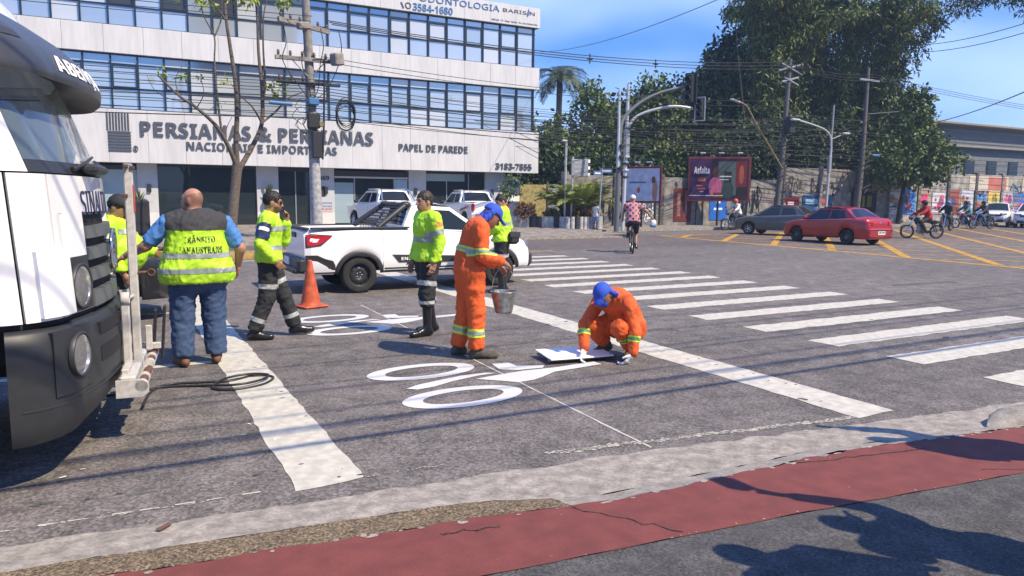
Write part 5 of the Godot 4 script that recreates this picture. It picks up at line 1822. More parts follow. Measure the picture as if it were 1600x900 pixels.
func build_truck() -> void:
	truck_plan()
	var o := thing("truck", "white road marking truck cab with dark grey visor and bumper", "truck", V(-0.05, 0, -5.97), deg_to_rad(-6.0))
	var mb := MB.new()
	truck_slab(mb, -3.0, 3.0, 0.93, 1.8, -0.3, -0.02, 60, 4)
	put(mb, "cab_frame", M.black_void, o)
	# white skin in panels with open joints
	for q in [[-1.0, 1.0, 0.965 + 0.6, 1.79], [0.565, 1.0, 0.965, 1.566], [-1.0, -0.565, 0.965, 1.566], [1.018, 1.245, 0.965, 1.79], [-1.245, -1.018, 0.965, 1.79]]:
		mb = MB.new()
		truck_slab(mb, q[0], q[1], q[2], q[3], -0.015, 0.012, 24, 8)
		put(mb, "front_panel", M.paint_white, o)
	for sgn in [1.0, -1.0]:
		mb = MB.new()
		truck_slab(mb, minf(1.262 * sgn, 2.75 * sgn), maxf(1.262 * sgn, 2.75 * sgn), 0.965, 1.79, -0.015, 0.014, 30, 6)
		put(mb, "door", M.paint_white, o)
		mb = MB.new()
		truck_slab(mb, minf(1.13 * sgn, 1.62 * sgn), maxf(1.13 * sgn, 1.62 * sgn), 1.80, 2.5, -0.08, 0.012, 14, 8)
		put(mb, "windscreen_pillar", M.paint_white, o)
		mb = MB.new()
		truck_slab(mb, minf(1.64 * sgn, 2.6 * sgn), maxf(1.64 * sgn, 2.6 * sgn), 1.82, 2.45, -0.03, 0.0, 14, 4)
		put(mb, "side_window", M.car_glass, o)
	# rear of cab, roof and inside
	mb = MB.new()
	mb.box(V(-2.62, 1.75, 0), V(0.06, 1.75, 2.3), 0.02)
	put(mb, "cab_back", M.paint_white, o)
	mb = MB.new()
	var rr := []
	for y in [2.45, 2.7, 2.85, 2.95, 3.0]:
		var l := PackedVector3Array()
		for i in 61:
			l.append(truck_at(lerpf(2.9, -2.9, i / 60.0), y, -0.02))
		rr.append(l)
	var l2 := PackedVector3Array()
	for i in 61:
		l2.append(V(-1.6, 3.03, 0) + (rr[4][i] - V(-1.6, 3.0, 0)) * 0.05)
	rr.append(l2)
	mb.grid(rr)
	put(mb, "roof", M.paint_white, o)
	mb = MB.new()
	mb.box(V(-0.75, 1.74, 0), V(0.6, 0.16, 2.0), 0.06)
	put(mb, "dashboard", M.dark_plastic, o)
	for z in [-0.55, 0.55]:
		mb = MB.new()
		mb.box(V(-1.75, 1.95, z), V(0.2, 0.75, 0.5), 0.09, Basis(Vector3.BACK, 0.15))
		put(mb, "seat", M.dark_grey_cloth, o)
	# windscreen with black lower edge and wipers
	mb = MB.new()
	truck_slab(mb, -1.115, 1.115, 1.86, 2.5, -0.012, -0.004, 40, 6)
	put(mb, "windscreen", M.screen_glass, o)
	mb = MB.new()
	truck_slab(mb, -1.12, 1.12, 1.80, 1.87, -0.05, 0.004, 40, 1)
	put(mb, "windscreen_trim", M.dark_plastic, o)
	for s in [0.62, -0.1, -0.75]:
		mb = MB.new()
		mb.tube(pts([truck_at(s, 1.83, 0.02), truck_at(s - 0.12, 1.86, 0.05), truck_at(s - 0.6, 1.93, 0.03)]), PackedFloat32Array([0.016, 0.012, 0.008]), 6)
		put(mb, "wiper", M.dark_plastic, o)
	mb = MB.new()
	mb.box(truck_at(0.25, 1.84, 0.05), V(0.1, 0.06, 0.5), 0.02)
	put(mb, "wiper_motor_cover", M.dark_plastic, o)
	# sun visor
	mb = MB.new()
	rr = []
	for y in [2.33, 2.345, 2.38, 2.44, 2.5, 2.56, 2.62, 2.68, 2.72, 2.76, 2.78]:
		var l := PackedVector3Array()
		for i in 73:
			l.append(visor_at(lerpf(2.1, -2.1, i / 72.0), y, 0.0))
		rr.append(l)
	mb.grid(rr)
	var under := PackedVector3Array()
	for i in 73:
		under.append(truck_at(lerpf(2.1, -2.1, i / 72.0), 2.42, -0.01))
	mb.grid([under, rr[0]], false, false)
	put(mb, "visor", M.visor_plastic, o)
	truck_text("ABENÇOADO", 0.092, 0.76, -0.5, 2.44, 0.004, M.white_print, o, "visor_lettering", visor_at)
	for sgn in [1.0, -1.0]:
		mb = MB.new()
		var l := []
		for j in 5:
			var row := PackedVector3Array()
			for i in 9:
				row.append(visor_at(sgn * lerpf(1.5, 1.0, i / 8.0), 2.53 + 0.09 * j / 4.0 * (1.0 - 0.5 * i / 8.0), 0.006))
			l.append(row)
		mb.grid(l, false, sgn < 0)
		put(mb, "lamp_recess", M.dark_plastic, o)
		mb = MB.new()
		mb.ball(visor_at(sgn * 1.28, 2.565, 0.012), V(0.035, 0.025, 0.04), 10)
		put(mb, "marker_lamp", M.amber, o)
	truck_text("SINALIZAÇÃO", 0.15, 0.56, -0.62, 1.62, 0.013, M.ink_blue, o, "panel_lettering", truck_at)
	# grille
	mb = MB.new()
	truck_slab(mb, -0.56, 0.56, 0.94, 1.57, -0.18, -0.06, 20, 3)
	put(mb, "grille", M.dark_plastic, o)
	for k in 4:
		mb = MB.new()
		var y: float = [1.40, 1.265, 1.13, 0.965][k]
		truck_slab(mb, -0.555, 0.555, y, y + (0.075 if k < 3 else 0.1), -0.06, 0.025, 20, 3)
		put(mb, "grille_bar", M.grille_plastic, o)
	mb = MB.new()
	var eb := Basis(Vector3.BACK, -PI / 2)
	mb.lathe(PackedVector2Array([Vector2(0.118, 0), Vector2(0.145, 0), Vector2(0.145, 0.02), Vector2(0.118, 0.02), Vector2(0.118, 0)]), 28, Transform3D(eb, V(0.02, 1.3, 0)))
	put(mb, "emblem_ring", M.chrome, o)
	mb = letters("V", 0.1, 0.015, Transform3D(Basis(Vector3.UP, PI / 2), V(0.028, 1.3, 0.06)), 0.12)
	put(mb, "emblem_letter", M.chrome, o)
	mb = letters("W", 0.1, 0.015, Transform3D(Basis(Vector3.UP, PI / 2), V(0.028, 1.2, 0.08)), 0.16)
	put(mb, "emblem_letter", M.chrome, o)
	# headlamps
	for sgn in [1.0, -1.0]:
		mb = MB.new()
		truck_slab(mb, minf(sgn * 0.58, sgn * 0.92), maxf(sgn * 0.58, sgn * 0.92), 0.97, 1.30, 0.0, 0.018, 8, 4)
		put(mb, "headlamp_bezel", M.truck_plastic, o)
		var c := truck_at(sgn * 0.74, 1.12, 0.03)
		var n := (truck_at(sgn * 0.74, 1.12, 1.0) - truck_at(sgn * 0.74, 1.12, 0.0)).normalized()
		lamp(o, c, n, 0.125, "headlamp")
		mb = MB.new()
		truck_slab(mb, minf(sgn * 0.93, sgn * 1.17), maxf(sgn * 0.93, sgn * 1.17), 0.985, 1.36, 0.0, 0.05, 12, 8)
		put(mb, "corner_cover", M.paint_white, o)
	# bumper
	mb = MB.new()
	rr = []
	for q in [[0.30, -0.09], [0.265, -0.01], [0.28, 0.03], [0.4, 0.052], [0.55, 0.06], [0.72, 0.06], [0.84, 0.05], [0.9, 0.03], [0.925, 0.0], [0.925, -0.1]]:
		var l := PackedVector3Array()
		for i in 57:
			var s := lerpf(1.35, -1.35, i / 56.0)
			var lift := 0.11 * (1.0 - smoothstep(0.0, 1.3, absf(s))) if q[0] < 0.45 else 0.0
			l.append(truck_at(s, q[0] + lift, q[1]))
		rr.append(l)
	mb.grid(rr)
	for e in [0, 56]:
		var ring := PackedVector3Array()
		for l in rr:
			ring.append(l[e])
		mb.fan(ring, e == 0)
	put(mb, "bumper", M.truck_plastic, o)
	for q in [[0.80, 0.87], [0.62, 0.72]]:
		mb = MB.new()
		truck_slab(mb, -0.62, 0.62, q[0], q[1], -0.02, 0.065, 20, 1)
		put(mb, "bumper_slot", M.black_void, o)
	mb = MB.new()
	truck_slab(mb, -1.3, 1.3, 0.475, 0.487, 0.02, 0.061, 40, 1)
	put(mb, "bumper_seam", M.dark_plastic, o)
	for sgn in [1.0, -1.0]:
		mb = MB.new()
		truck_slab(mb, minf(sgn * 0.8, sgn * 1.15), maxf(sgn * 0.8, sgn * 1.15), 0.53, 0.9, 0.01, 0.07, 8, 5)
		put(mb, "fog_lamp_panel", M.truck_plastic, o)
		var c := truck_at(sgn * 0.97, 0.74, 0.078)
		var n := (truck_at(sgn * 0.97, 0.74, 1.0) - truck_at(sgn * 0.97, 0.74, 0.0)).normalized()
		lamp(o, c, n, 0.12, "fog_lamp")
		for q in [[0.94, 0.06], [0.62, 0.05], [0.32, 0.06]]:
			mb = MB.new()
			mb.box(V(-0.98, q[0], sgn * 1.06), V(0.72, q[1], 0.3), 0.02)
			put(mb, "step", M.dark_plastic, o)
		mb = MB.new()
		mb.box(V(-0.98, 0.62, sgn * 0.88), V(0.74, 0.75, 0.08), 0.02)
		put(mb, "step_panel", M.black_void, o)
		wheel(o, V(-1.85, 0.5, sgn * 1.02), 0.5, 0.28, sgn, "steel", "truck")
		wheel(o, V(-5.4, 0.5, sgn * 0.98), 0.5, 0.45, sgn, "steel", "truck")
	mb = MB.new()
	mb.box(V(-3.6, 0.72, 0), V(6.4, 0.3, 0.9), 0.03)
	put(mb, "chassis", M.metal_dark, o)
	mb = MB.new()
	mb.box(V(-4.9, 1.75, 0), V(4.2, 1.7, 2.3), 0.04)
	put(mb, "cargo_box", M.paint_white, o)
	# striping boom bolted to the bumper
	var bm := Node3D.new()
	bm.name = "striping_boom"
	o.add_child(bm, true)
	bm.position = V(-0.035, 0.05, 0)
	mb = MB.new()
	mb.box(V(0.15, 0.36, -0.2), V(0.10, 0.10, 1.25), 0.012)
	put(mb, "channel", M.boom_white, bm)
	mb = MB.new()
	mb.box(V(0.17, 1.12, -0.14), V(0.06, 1.46, 0.06), 0.008)
	put(mb, "post", M.boom_white, bm)
	mb = MB.new()
	mb.box(V(0.202, 1.6, -0.14), V(0.004, 0.2, 0.06))
	put(mb, "red_tape", M.red_print, bm)
	for q in [V(0.16, 1.83, -0.10), V(0.15, 1.62, -0.10), V(0.2, 1.82, -0.12)]:
		mb = MB.new()
		mb.box(q, V(0.03, 0.025, 0.05), 0.004)
		put(mb, "bracket", M.rust, bm)
	mb = MB.new()
	mb.box(V(0.13, 0.62, 0.12), V(0.055, 0.5, 0.055), 0.008)
	mb.box(V(0.13, 0.42, 0.2), V(0.05, 0.05, 0.3), 0.008)
	put(mb, "upright", M.boom_white, bm)
	mb = MB.new()
	mb.lathe(PackedVector2Array([Vector2(0.03, 0), Vector2(0.048, 0), Vector2(0.048, 0.05), Vector2(0.03, 0.05), Vector2(0.03, 0)]), 16, Transform3D(Basis(Vector3.BACK, PI / 2), V(0.16, 0.9, 0.12)))
	mb.rod(V(0.13, 0.89, 0.08), V(0.16, 0.89, -0.12), 0.014)
	put(mb, "ring", M.boom_white, bm)
	for q in [[0.42, -0.02], [-0.28, -0.72]]:
		mb = MB.new()
		mb.rod(V(0.23, 0.34, q[0]), V(0.25, 0.36, q[1]), 0.028, 0.028, 10)
		put(mb, "roller_bar", M.rust, bm)
		for z in [q[0], q[1], (q[0] + q[1]) / 2]:
			mb = MB.new()
			mb.rod(V(0.235, 0.345, z + 0.03), V(0.235, 0.345, z - 0.03), 0.04, 0.04, 12)
			put(mb, "collar", M.boom_white, bm)
	mb = MB.new()
	mb.prism(PackedVector2Array([Vector2(0, 0), Vector2(0.16, 0.0), Vector2(0.2, 0.03), Vector2(0.2, 0.09), Vector2(0.16, 0.12), Vector2(0, 0.12)]), 0.02, Transform3D(Basis(), V(0.08, 0.27, 0.43)))
	put(mb, "end_plate", M.boom_white, bm)
	mb = MB.new()
	mb.box(V(0.22, 0.5, -0.55), V(0.05, 0.2, 0.02), 0.006)
	mb.box(V(0.2, 0.42, -0.62), V(0.2, 0.05, 0.05), 0.006)
	put(mb, "gun_mount", M.boom_white, bm)
	for q in [V(0.24, 0.46, -0.86), V(0.31, 0.49, -0.86)]:
		mb = MB.new()
		mb.box(q, V(0.02, 0.44, 0.12), 0.004, Basis(Vector3.BACK, -0.08))
		put(mb, "guide_flap", M.hose_rubber, bm)
	mb = MB.new()
	mb.rod(V(0.2, 1.06, -0.12), V(0.27, 1.06, -0.14), 0.012)
	mb.lathe(PackedVector2Array([Vector2(0.018, 0), Vector2(0.03, 0), Vector2(0.03, 0.02), Vector2(0.018, 0.02), Vector2(0.018, 0)]), 12, Transform3D(Basis(Vector3.RIGHT, PI / 2), V(0.29, 1.06, -0.13)))
	put(mb, "valve", M.rust, bm)
	mb = MB.new()
	mb.box(V(0.04, 0.36, -0.1), V(0.24, 0.06, 0.06), 0.01)
	mb.box(V(0.04, 0.5, -0.5), V(0.24, 0.06, 0.06), 0.01)
	put(mb, "mounting_arm", M.boom_white, bm)

func lamp(o: Node3D, c: Vector3, n: Vector3, r: float, called: String) -> void:
	var q := Quaternion(Vector3.UP, n)
	var at := Transform3D(Basis(q), c)
	var p := Node3D.new()
	p.name = called
	o.add_child(p, true)
	var mb := MB.new()
	mb.lathe(PackedVector2Array([Vector2(r * 1.12, -0.02), Vector2(r * 1.12, 0.006), Vector2(r, 0.006), Vector2(r * 0.97, -0.01)]), 28, at)
	put(mb, "ring", M.dark_plastic, p)
	mb = MB.new()
	mb.lathe(PackedVector2Array([Vector2(r * 0.98, -0.004), Vector2(r * 0.85, -0.03), Vector2(r * 0.6, -0.055), Vector2(r * 0.3, -0.07), Vector2(0.001, -0.075)]), 28, at)
	put(mb, "reflector", M.lamp_reflector, p)
	mb = MB.new()
	mb.lathe(PackedVector2Array([Vector2(r * 0.99, 0.0), Vector2(r * 0.7, 0.014), Vector2(r * 0.35, 0.02), Vector2(0.001, 0.022)]), 28, at)
	put(mb, "lens", M.lens_glass, p)
	mb = MB.new()
	mb.ball(at * V(0, -0.05, 0), V(0.018, 0.018, 0.018), 8)
	put(mb, "bulb", M.plate_white, p)

# wheel with tyre and rim; side = +1 when its outer face looks to local +Z
func wheel(o: Node3D, c: Vector3, r: float, w: float, side: float, style: String, kind := "") -> void:
	var p := Node3D.new()
	p.name = "wheel"
	o.add_child(p, true)
	p.position = c
	var at := Transform3D(Basis(Vector3.RIGHT, PI / 2 * side), Vector3.ZERO)
	var h := w / 2
	var ri := r * (0.62 if kind != "moto" else 0.8)
	var mb := MB.new()
	mb.lathe(PackedVector2Array([Vector2(ri, -h * 0.8), Vector2(ri * 1.08, -h * 0.98), Vector2(r * 0.9, -h), Vector2(r * 0.97, -h * 0.8), Vector2(r, -h * 0.5), Vector2(r, h * 0.5), Vector2(r * 0.97, h * 0.8), Vector2(r * 0.9, h), Vector2(ri * 1.08, h * 0.98), Vector2(ri, h * 0.8)]), 32, at)
	put(mb, "tyre", M.rubber, p)
	if kind == "moto":
		mb = MB.new()
		mb.lathe(PackedVector2Array([Vector2(ri * 0.93, -h * 0.6), Vector2(ri * 1.02, -h * 0.6), Vector2(ri * 1.02, h * 0.6), Vector2(ri * 0.93, h * 0.6), Vector2(ri * 0.93, -h * 0.6)]), 28, at)
		put(mb, "rim", M.alloy, p)
		mb = MB.new()
		for k in 12:
			var a := TAU * k / 12
			mb.rod(V(cos(a) * 0.03, sin(a) * 0.03, (k % 2) * 0.02 - 0.01), V(cos(a + 0.2) * ri * 0.95, sin(a + 0.2) * ri * 0.95, 0), 0.005, 0.005, 4)
		mb.rod(V(0, 0, -h), V(0, 0, h), 0.04, 0.04, 10)
		put(mb, "spokes", M.alloy, p)
		return
	var rm: Material = M.steel_rim if style == "steel" else M.alloy
	mb = MB.new()
	mb.lathe(PackedVector2Array([Vector2(ri * 0.9, -h * 0.8), Vector2(ri * 1.03, -h * 0.75), Vector2(ri * 1.03, h * 0.78), Vector2(ri * 0.96, h * 0.8), Vector2(ri * 0.9, h * 0.45), Vector2(ri * 0.86, h * 0.35)]), 32, at)
	put(mb, "rim", rm, p)
	mb = MB.new()
	if style == "steel":
		mb.lathe(PackedVector2Array([Vector2(ri * 0.87, h * 0.3), Vector2(ri * 0.66, h * 0.5), Vector2(ri * 0.5, h * 0.62), Vector2(ri * 0.36, h * 0.5), Vector2(ri * 0.3, h * 0.42), Vector2(0.001, h * 0.42)]), 28, at)
		put(mb, "disc", rm, p)
		mb = MB.new()
		for k in 10:
			var a := TAU * k / 10
			mb.box(at * V(cos(a) * ri * 0.72, h * 0.46, sin(a) * ri * 0.72), V(0.035, 0.035, 0.012), 0.004, at.basis)
		put(mb, "vent_holes", M.black_void, p)
		mb = MB.new()
		for k in 5:
			var a := TAU * k / 5
			mb.ball(at * V(cos(a) * ri * 0.24, h * 0.46, sin(a) * ri * 0.24), V(0.014, 0.014, 0.014), 6)
		put(mb, "nuts", M.alloy, p)
	else:
		for k in 5:
			var a := TAU * k / 5
			var bs := Basis(Vector3.UP, -a)
			mb.box(at * V(cos(a) * ri * 0.45, h * 0.6, sin(a) * ri * 0.45), V(ri * 0.9, 0.03, ri * 0.26), 0.012, at.basis * bs)
		mb.lathe(PackedVector2Array([Vector2(ri * 0.22, h * 0.4), Vector2(ri * 0.22, h * 0.72), Vector2(0.001, h * 0.75)]), 14, at)
		put(mb, "spokes", rm, p)
		mb = MB.new()
		mb.lathe(PackedVector2Array([Vector2(ri * 0.9, h * 0.1), Vector2(0.001, h * 0.1)]), 20, at)
		put(mb, "brake_disc", M.black_void, p)

# ---------------------------------------------------------------- cars (local +X forward, ground at y = 0)
const SECT := [[0.0, -0.06], [0.07, -0.015], [0.3, 0.008], [0.6, 0.012], [0.84, -0.008], [0.94, -0.03], [1.0, -0.1]]

func car_bottom(sp: Dictionary, x: float) -> float:
	var b: float = sp.bot
	for wx in sp.wheels:
		var d: float = absf(x - wx)
		if d < sp.arch:
			b = maxf(b, sp.wr + sqrt(sp.arch * sp.arch - d * d) * 0.97)
	return b

func car_z(sp: Dictionary, x: float, y: float) -> float:
	var t := curve(sp.top, x)
	var f := clampf((y - sp.bot) / (t - sp.bot), 0.0, 1.0)
	return curve(sp.hw, x) + curve(SECT, f)

func car_body(o: Node3D, sp: Dictionary) -> void:
	var xs := PackedFloat32Array()
	var x0: float = sp.x0
	var x1: float = sp.x1
	var n := int((x1 - x0) / 0.06)
	for i in n + 1:
		xs.append(lerpf(x0, x1, float(i) / n))
	for wx in sp.wheels:
		for k in 25:
			xs.append(wx + sp.arch * cos(PI * k / 24.0) * 0.999)
		xs.append(wx - sp.arch - 0.002)
		xs.append(wx + sp.arch + 0.002)
	if sp.has("bed"):
		for q in sp.bed:
			xs.append(q - 0.002)
			xs.append(q + 0.002)
	xs.sort()
	var rows := []
	for x in xs:
		if x < x0 or x > x1:
			continue
		var t := curve(sp.top, x)
		var w := curve(sp.hw, x)
		var b := car_bottom(sp, x)
		var half := PackedVector3Array()
		for q in SECT:
			var y: float = lerpf(sp.bot, t, q[0])
			half.append(V(x, lerpf(b, t, q[0]) if b > sp.bot else y, w + q[1]))
		var inbed: bool = sp.has("bed") and x > sp.bed[0] and x < sp.bed[1]
		if inbed:
			half.append(V(x, t - 0.01, w - 0.13))
			half.append(V(x, sp.floor, w - 0.14))
			half.append(V(x, sp.floor, 0.0))
		else:
			half.append(V(x, t + sp.crown * 0.35, w * 0.8))
			half.append(V(x, t + sp.crown * 0.8, w * 0.45))
			half.append(V(x, t + sp.crown, 0.0))
		var ring := PackedVector3Array()
		for p in half:
			ring.append(p)
		for i in range(half.size() - 2, -1, -1):
			ring.append(V(half[i].x, half[i].y, -half[i].z))
		rows.append(ring)
	var mb := MB.new()
	mb.grid(rows, false, true)
	mb.fan(rows[0], false)
	mb.fan(rows[rows.size() - 1], true)
	put(mb, "body", sp.paint, o)
	mb = MB.new()
	mb.box(V((x0 + x1) / 2, sp.bot + 0.12, 0), V(x1 - x0 - 0.3, 0.2, curve(sp.hw, 0) * 2 - 0.5), 0.03)
	for wx in sp.wheels:
		mb.box(V(wx, sp.wr + sp.arch * 0.55, 0), V(sp.arch * 1.9, sp.arch * 0.8, curve(sp.hw, 0) * 2 - 0.46), 0.03)
	put(mb, "underbody", M.black_void, o)

# flat trim laid on the car's side: polygon of [x, y]
func side_patch(mb: MB, sp: Dictionary, poly: Array, off: float, side: float) -> void:
	var pp := PackedVector2Array()
	for i in poly.size():
		var a := Vector2(poly[i][0], poly[i][1])
		var b := Vector2(poly[(i + 1) % poly.size()][0], poly[(i + 1) % poly.size()][1])
		var k := maxi(1, int(a.distance_to(b) / 0.08))
		for j in k:
			pp.append(a.lerp(b, float(j) / k))
	var idx := Geometry2D.triangulate_polygon(pp)
	for i in range(0, idx.size(), 3):
		var v3 := []
		for k in 3:
			var q := pp[idx[i + k]]
			v3.append(V(q.x, q.y, side * (car_z(sp, q.x, q.y) + off)))
		var nn: Vector3 = (v3[1] - v3[0]).cross(v3[2] - v3[0])
		if nn.z * side > 0:
			mb.tri(v3[0], v3[1], v3[2])
		else:
			mb.tri(v3[0], v3[2], v3[1])
	for i in pp.size():
		var a := pp[i]
		var b := pp[(i + 1) % pp.size()]
		mb.quad(V(a.x, a.y, side * (car_z(sp, a.x, a.y) - 0.01)), V(b.x, b.y, side * (car_z(sp, b.x, b.y) - 0.01)), V(b.x, b.y, side * (car_z(sp, b.x, b.y) + off)), V(a.x, a.y, side * (car_z(sp, a.x, a.y) + off)))

func gh_z(g: Dictionary, y: float) -> float:
	return lerpf(g.wb, g.wt, clampf((y - g.ab.y) / (g.at.y - g.ab.y), 0.0, 1.0))

func gh_patch(g: Dictionary, poly: Array, off: float, side: float) -> MB:
	var mb := MB.new()
	var pp := PackedVector2Array()
	for q in poly:
		pp.append(q)
	var idx := Geometry2D.triangulate_polygon(pp)
	for i in range(0, idx.size(), 3):
		var v3 := []
		for k in 3:
			var q := pp[idx[i + k]]
			v3.append(V(q.x, q.y, side * (gh_z(g, q.y) + off)))
		var nn: Vector3 = (v3[1] - v3[0]).cross(v3[2] - v3[0])
		if nn.z * side > 0:
			mb.tri(v3[0], v3[1], v3[2])
		else:
			mb.tri(v3[0], v3[2], v3[1])
	for i in pp.size():
		var a := pp[i]
		var b := pp[(i + 1) % pp.size()]
		mb.quad(V(a.x, a.y, side * (gh_z(g, a.y) - 0.03)), V(b.x, b.y, side * (gh_z(g, b.y) - 0.03)), V(b.x, b.y, side * (gh_z(g, b.y) + off)), V(a.x, a.y, side * (gh_z(g, a.y) + off)))
	return mb

func screen(a: Vector2, b: Vector2, wa: float, wb: float, bow: float, off: float) -> MB:
	# glass or panel between the heights a (low) and b (high), bowing by bow
	var mb := MB.new()
	var rows := []
	var d := (b - a).normalized()
	var nn := Vector2(-d.y, d.x) * signf(bow) * -1.0
	for j in 7:
		var w := j / 6.0
		var p := a.lerp(b, w)
		var l := PackedVector3Array()
		for i in 13:
			var u := lerpf(1.0, -1.0, i / 12.0)
			var k := (1.0 - u * u) * absf(bow) + off
			l.append(V(p.x + nn.x * k, p.y + nn.y * k, u * lerpf(wa, wb, w)))
		rows.append(l)
	mb.grid(rows, false, bow < 0)
	return mb

func greenhouse(o: Node3D, g: Dictionary, paint: Material) -> void:
	for s in [1.0, -1.0]:
		put(gh_patch(g, [g.ab, g.at, g.ct, g.cb], 0.0, s), "window_pillar_frame", paint, o)
		for w in g.windows:
			put(gh_patch(g, w, 0.008, s), "side_window", M.car_glass, o)
	put(screen(g.ab, g.at, g.wb, g.wt, 0.07, -0.004), "windscreen_frame", paint, o)
	var ab: Vector2 = g.ab.lerp(g.at, 0.04)
	var at: Vector2 = g.ab.lerp(g.at, 0.95)
	put(screen(ab, at, g.wb - 0.06, g.wt - 0.05, 0.066, 0.008), "windscreen", M.car_glass, o)
	put(screen(g.cb, g.ct, g.wb, g.wt, -0.05, -0.004), "rear_frame", paint, o)
	var cb: Vector2 = g.cb.lerp(g.ct, 0.1)
	var ct: Vector2 = g.cb.lerp(g.ct, 0.9)
	put(screen(cb, ct, g.wb - 0.09, g.wt - 0.08, -0.045, 0.008), "rear_window", M.car_glass, o)
	var rows := []
	for i in 9:
		var x := lerpf(g.ct.x, g.at.x, i / 8.0)
		var y := lerpf(g.ct.y, g.at.y, i / 8.0) + sin(PI * i / 8.0) * 0.05
		var l := PackedVector3Array()
		for k in 9:
			var u := lerpf(1.0, -1.0, k / 8.0)
			l.append(V(x, y + 0.035 * (1.0 - pow(absf(u), 3.0)), u * (g.wt + 0.004)))
		rows.append(l)
	var mb := MB.new()
	mb.grid(rows, false, true)
	put(mb, "roof", paint, o)

func end_plate(o: Node3D, called: String, m: Material, x: float, y: float, z: float, h: float, w: float, d: float, bev := 0.02, turn := 0.0) -> void:
	var mb := MB.new()
	mb.box(V(x, y, z), V(d, h, w), bev, Basis(Vector3.UP, turn))
	put(mb, called, m, o)

func mirrors(o: Node3D, x: float, y: float, z: float, m: Material) -> void:
	for s in [1.0, -1.0]:
		var mb := MB.new()
		mb.box(V(x, y, s * (z + 0.09)), V(0.1, 0.12, 0.18), 0.03)
		put(mb, "side_mirror", m, o)

func make_sedan(called: String, label: String, paint: Material, rim: String) -> Node3D:
	var o := thing(called, label, "car")
	var sp := {"x0": -2.06, "x1": 2.06, "bot": 0.24, "wheels": [-1.2, 1.22], "wr": 0.29, "arch": 0.355, "crown": 0.04, "paint": paint,
		"top": [[-2.06, 0.80], [-2.0, 0.95], [-1.9, 1.0], [-1.3, 1.01], [-0.6, 0.98], [0.9, 0.92], [1.5, 0.86], [1.9, 0.76], [2.0, 0.68], [2.06, 0.58]],
		"hw": [[-2.06, 0.66], [-1.98, 0.74], [-1.8, 0.79], [-1.2, 0.82], [1.2, 0.82], [1.75, 0.78], [1.95, 0.70], [2.06, 0.58]]}
	car_body(o, sp)
	greenhouse(o, {"ab": Vector2(1.0, 0.93), "at": Vector2(0.25, 1.37), "ct": Vector2(-0.95, 1.36), "cb": Vector2(-1.55, 1.0), "wb": 0.74, "wt": 0.56,
		"windows": [[Vector2(0.78, 0.95), Vector2(0.22, 1.31), Vector2(-0.28, 1.32), Vector2(-0.26, 0.95)], [Vector2(-0.34, 0.95), Vector2(-0.36, 1.32), Vector2(-0.9, 1.29), Vector2(-1.08, 0.99), Vector2(-1.0, 0.96)]]}, paint)
	for w in sp.wheels:
		for s in [1.0, -1.0]:
			wheel(o, V(w, 0.29, s * 0.72), 0.29, 0.18, s, rim)
	for s in [1.0, -1.0]:
		end_plate(o, "tail_lamp", M.tail_red, -2.02, 0.82, s * 0.56, 0.15, 0.3, 0.07, 0.02, s * 0.25)
		end_plate(o, "tail_lamp_clear", M.plate_white, -2.055, 0.80, s * 0.50, 0.045, 0.15, 0.02, 0.008, s * 0.2)
		end_plate(o, "headlamp", M.lamp_reflector, 1.98, 0.68, s * 0.52, 0.14, 0.26, 0.08, 0.03, -s * 0.35)
		var mb := MB.new()
		side_patch(mb, sp, [[-0.95, 0.56], [1.0, 0.54], [1.0, 0.58], [-0.95, 0.60]], 0.008, s)
		put(mb, "rubbing_strip", paint, o)
		for q in [0.0, -0.85]:
			mb = MB.new()
			mb.box(V(q - 0.12, 0.83, s * (car_z(sp, q, 0.83) + 0.012)), V(0.16, 0.03, 0.025), 0.008)
			put(mb, "door_handle", paint, o)
		mb = MB.new()
		for q in [0.95, -0.3, -1.05]:
			side_patch(mb, sp, [[q, 0.34], [q + 0.012, 0.34], [q + 0.012, 0.9], [q, 0.9]], 0.002, s)
		put(mb, "door_gap", M.black_void, o)
	end_plate(o, "rear_bumper", paint, -2.05, 0.47, 0, 0.36, 1.36, 0.14, 0.05)
	end_plate(o, "bumper_strip", M.metal_dark, -2.12, 0.58, 0, 0.03, 1.2, 0.02, 0.006)
	end_plate(o, "number_plate", M.plate_white, -2.125, 0.47, 0, 0.13, 0.4, 0.02, 0.004)
	put(letters("JXS 3146", 0.06, 0.004, Transform3D(Basis(Vector3.UP, -PI / 2), V(-2.1365, 0.44, -0.16)), 0.32), "plate_lettering", M.ink, o)
	end_plate(o, "emblem", M.chrome, -2.05, 0.86, 0, 0.09, 0.08, 0.02, 0.008)
	end_plate(o, "front_bumper", paint, 2.04, 0.42, 0, 0.32, 1.2, 0.12, 0.05)
	end_plate(o, "grille", M.dark_plastic, 2.08, 0.58, 0, 0.12, 0.6, 0.06, 0.02)
	mirrors(o, 0.72, 1.0, 0.78, paint)
	return o

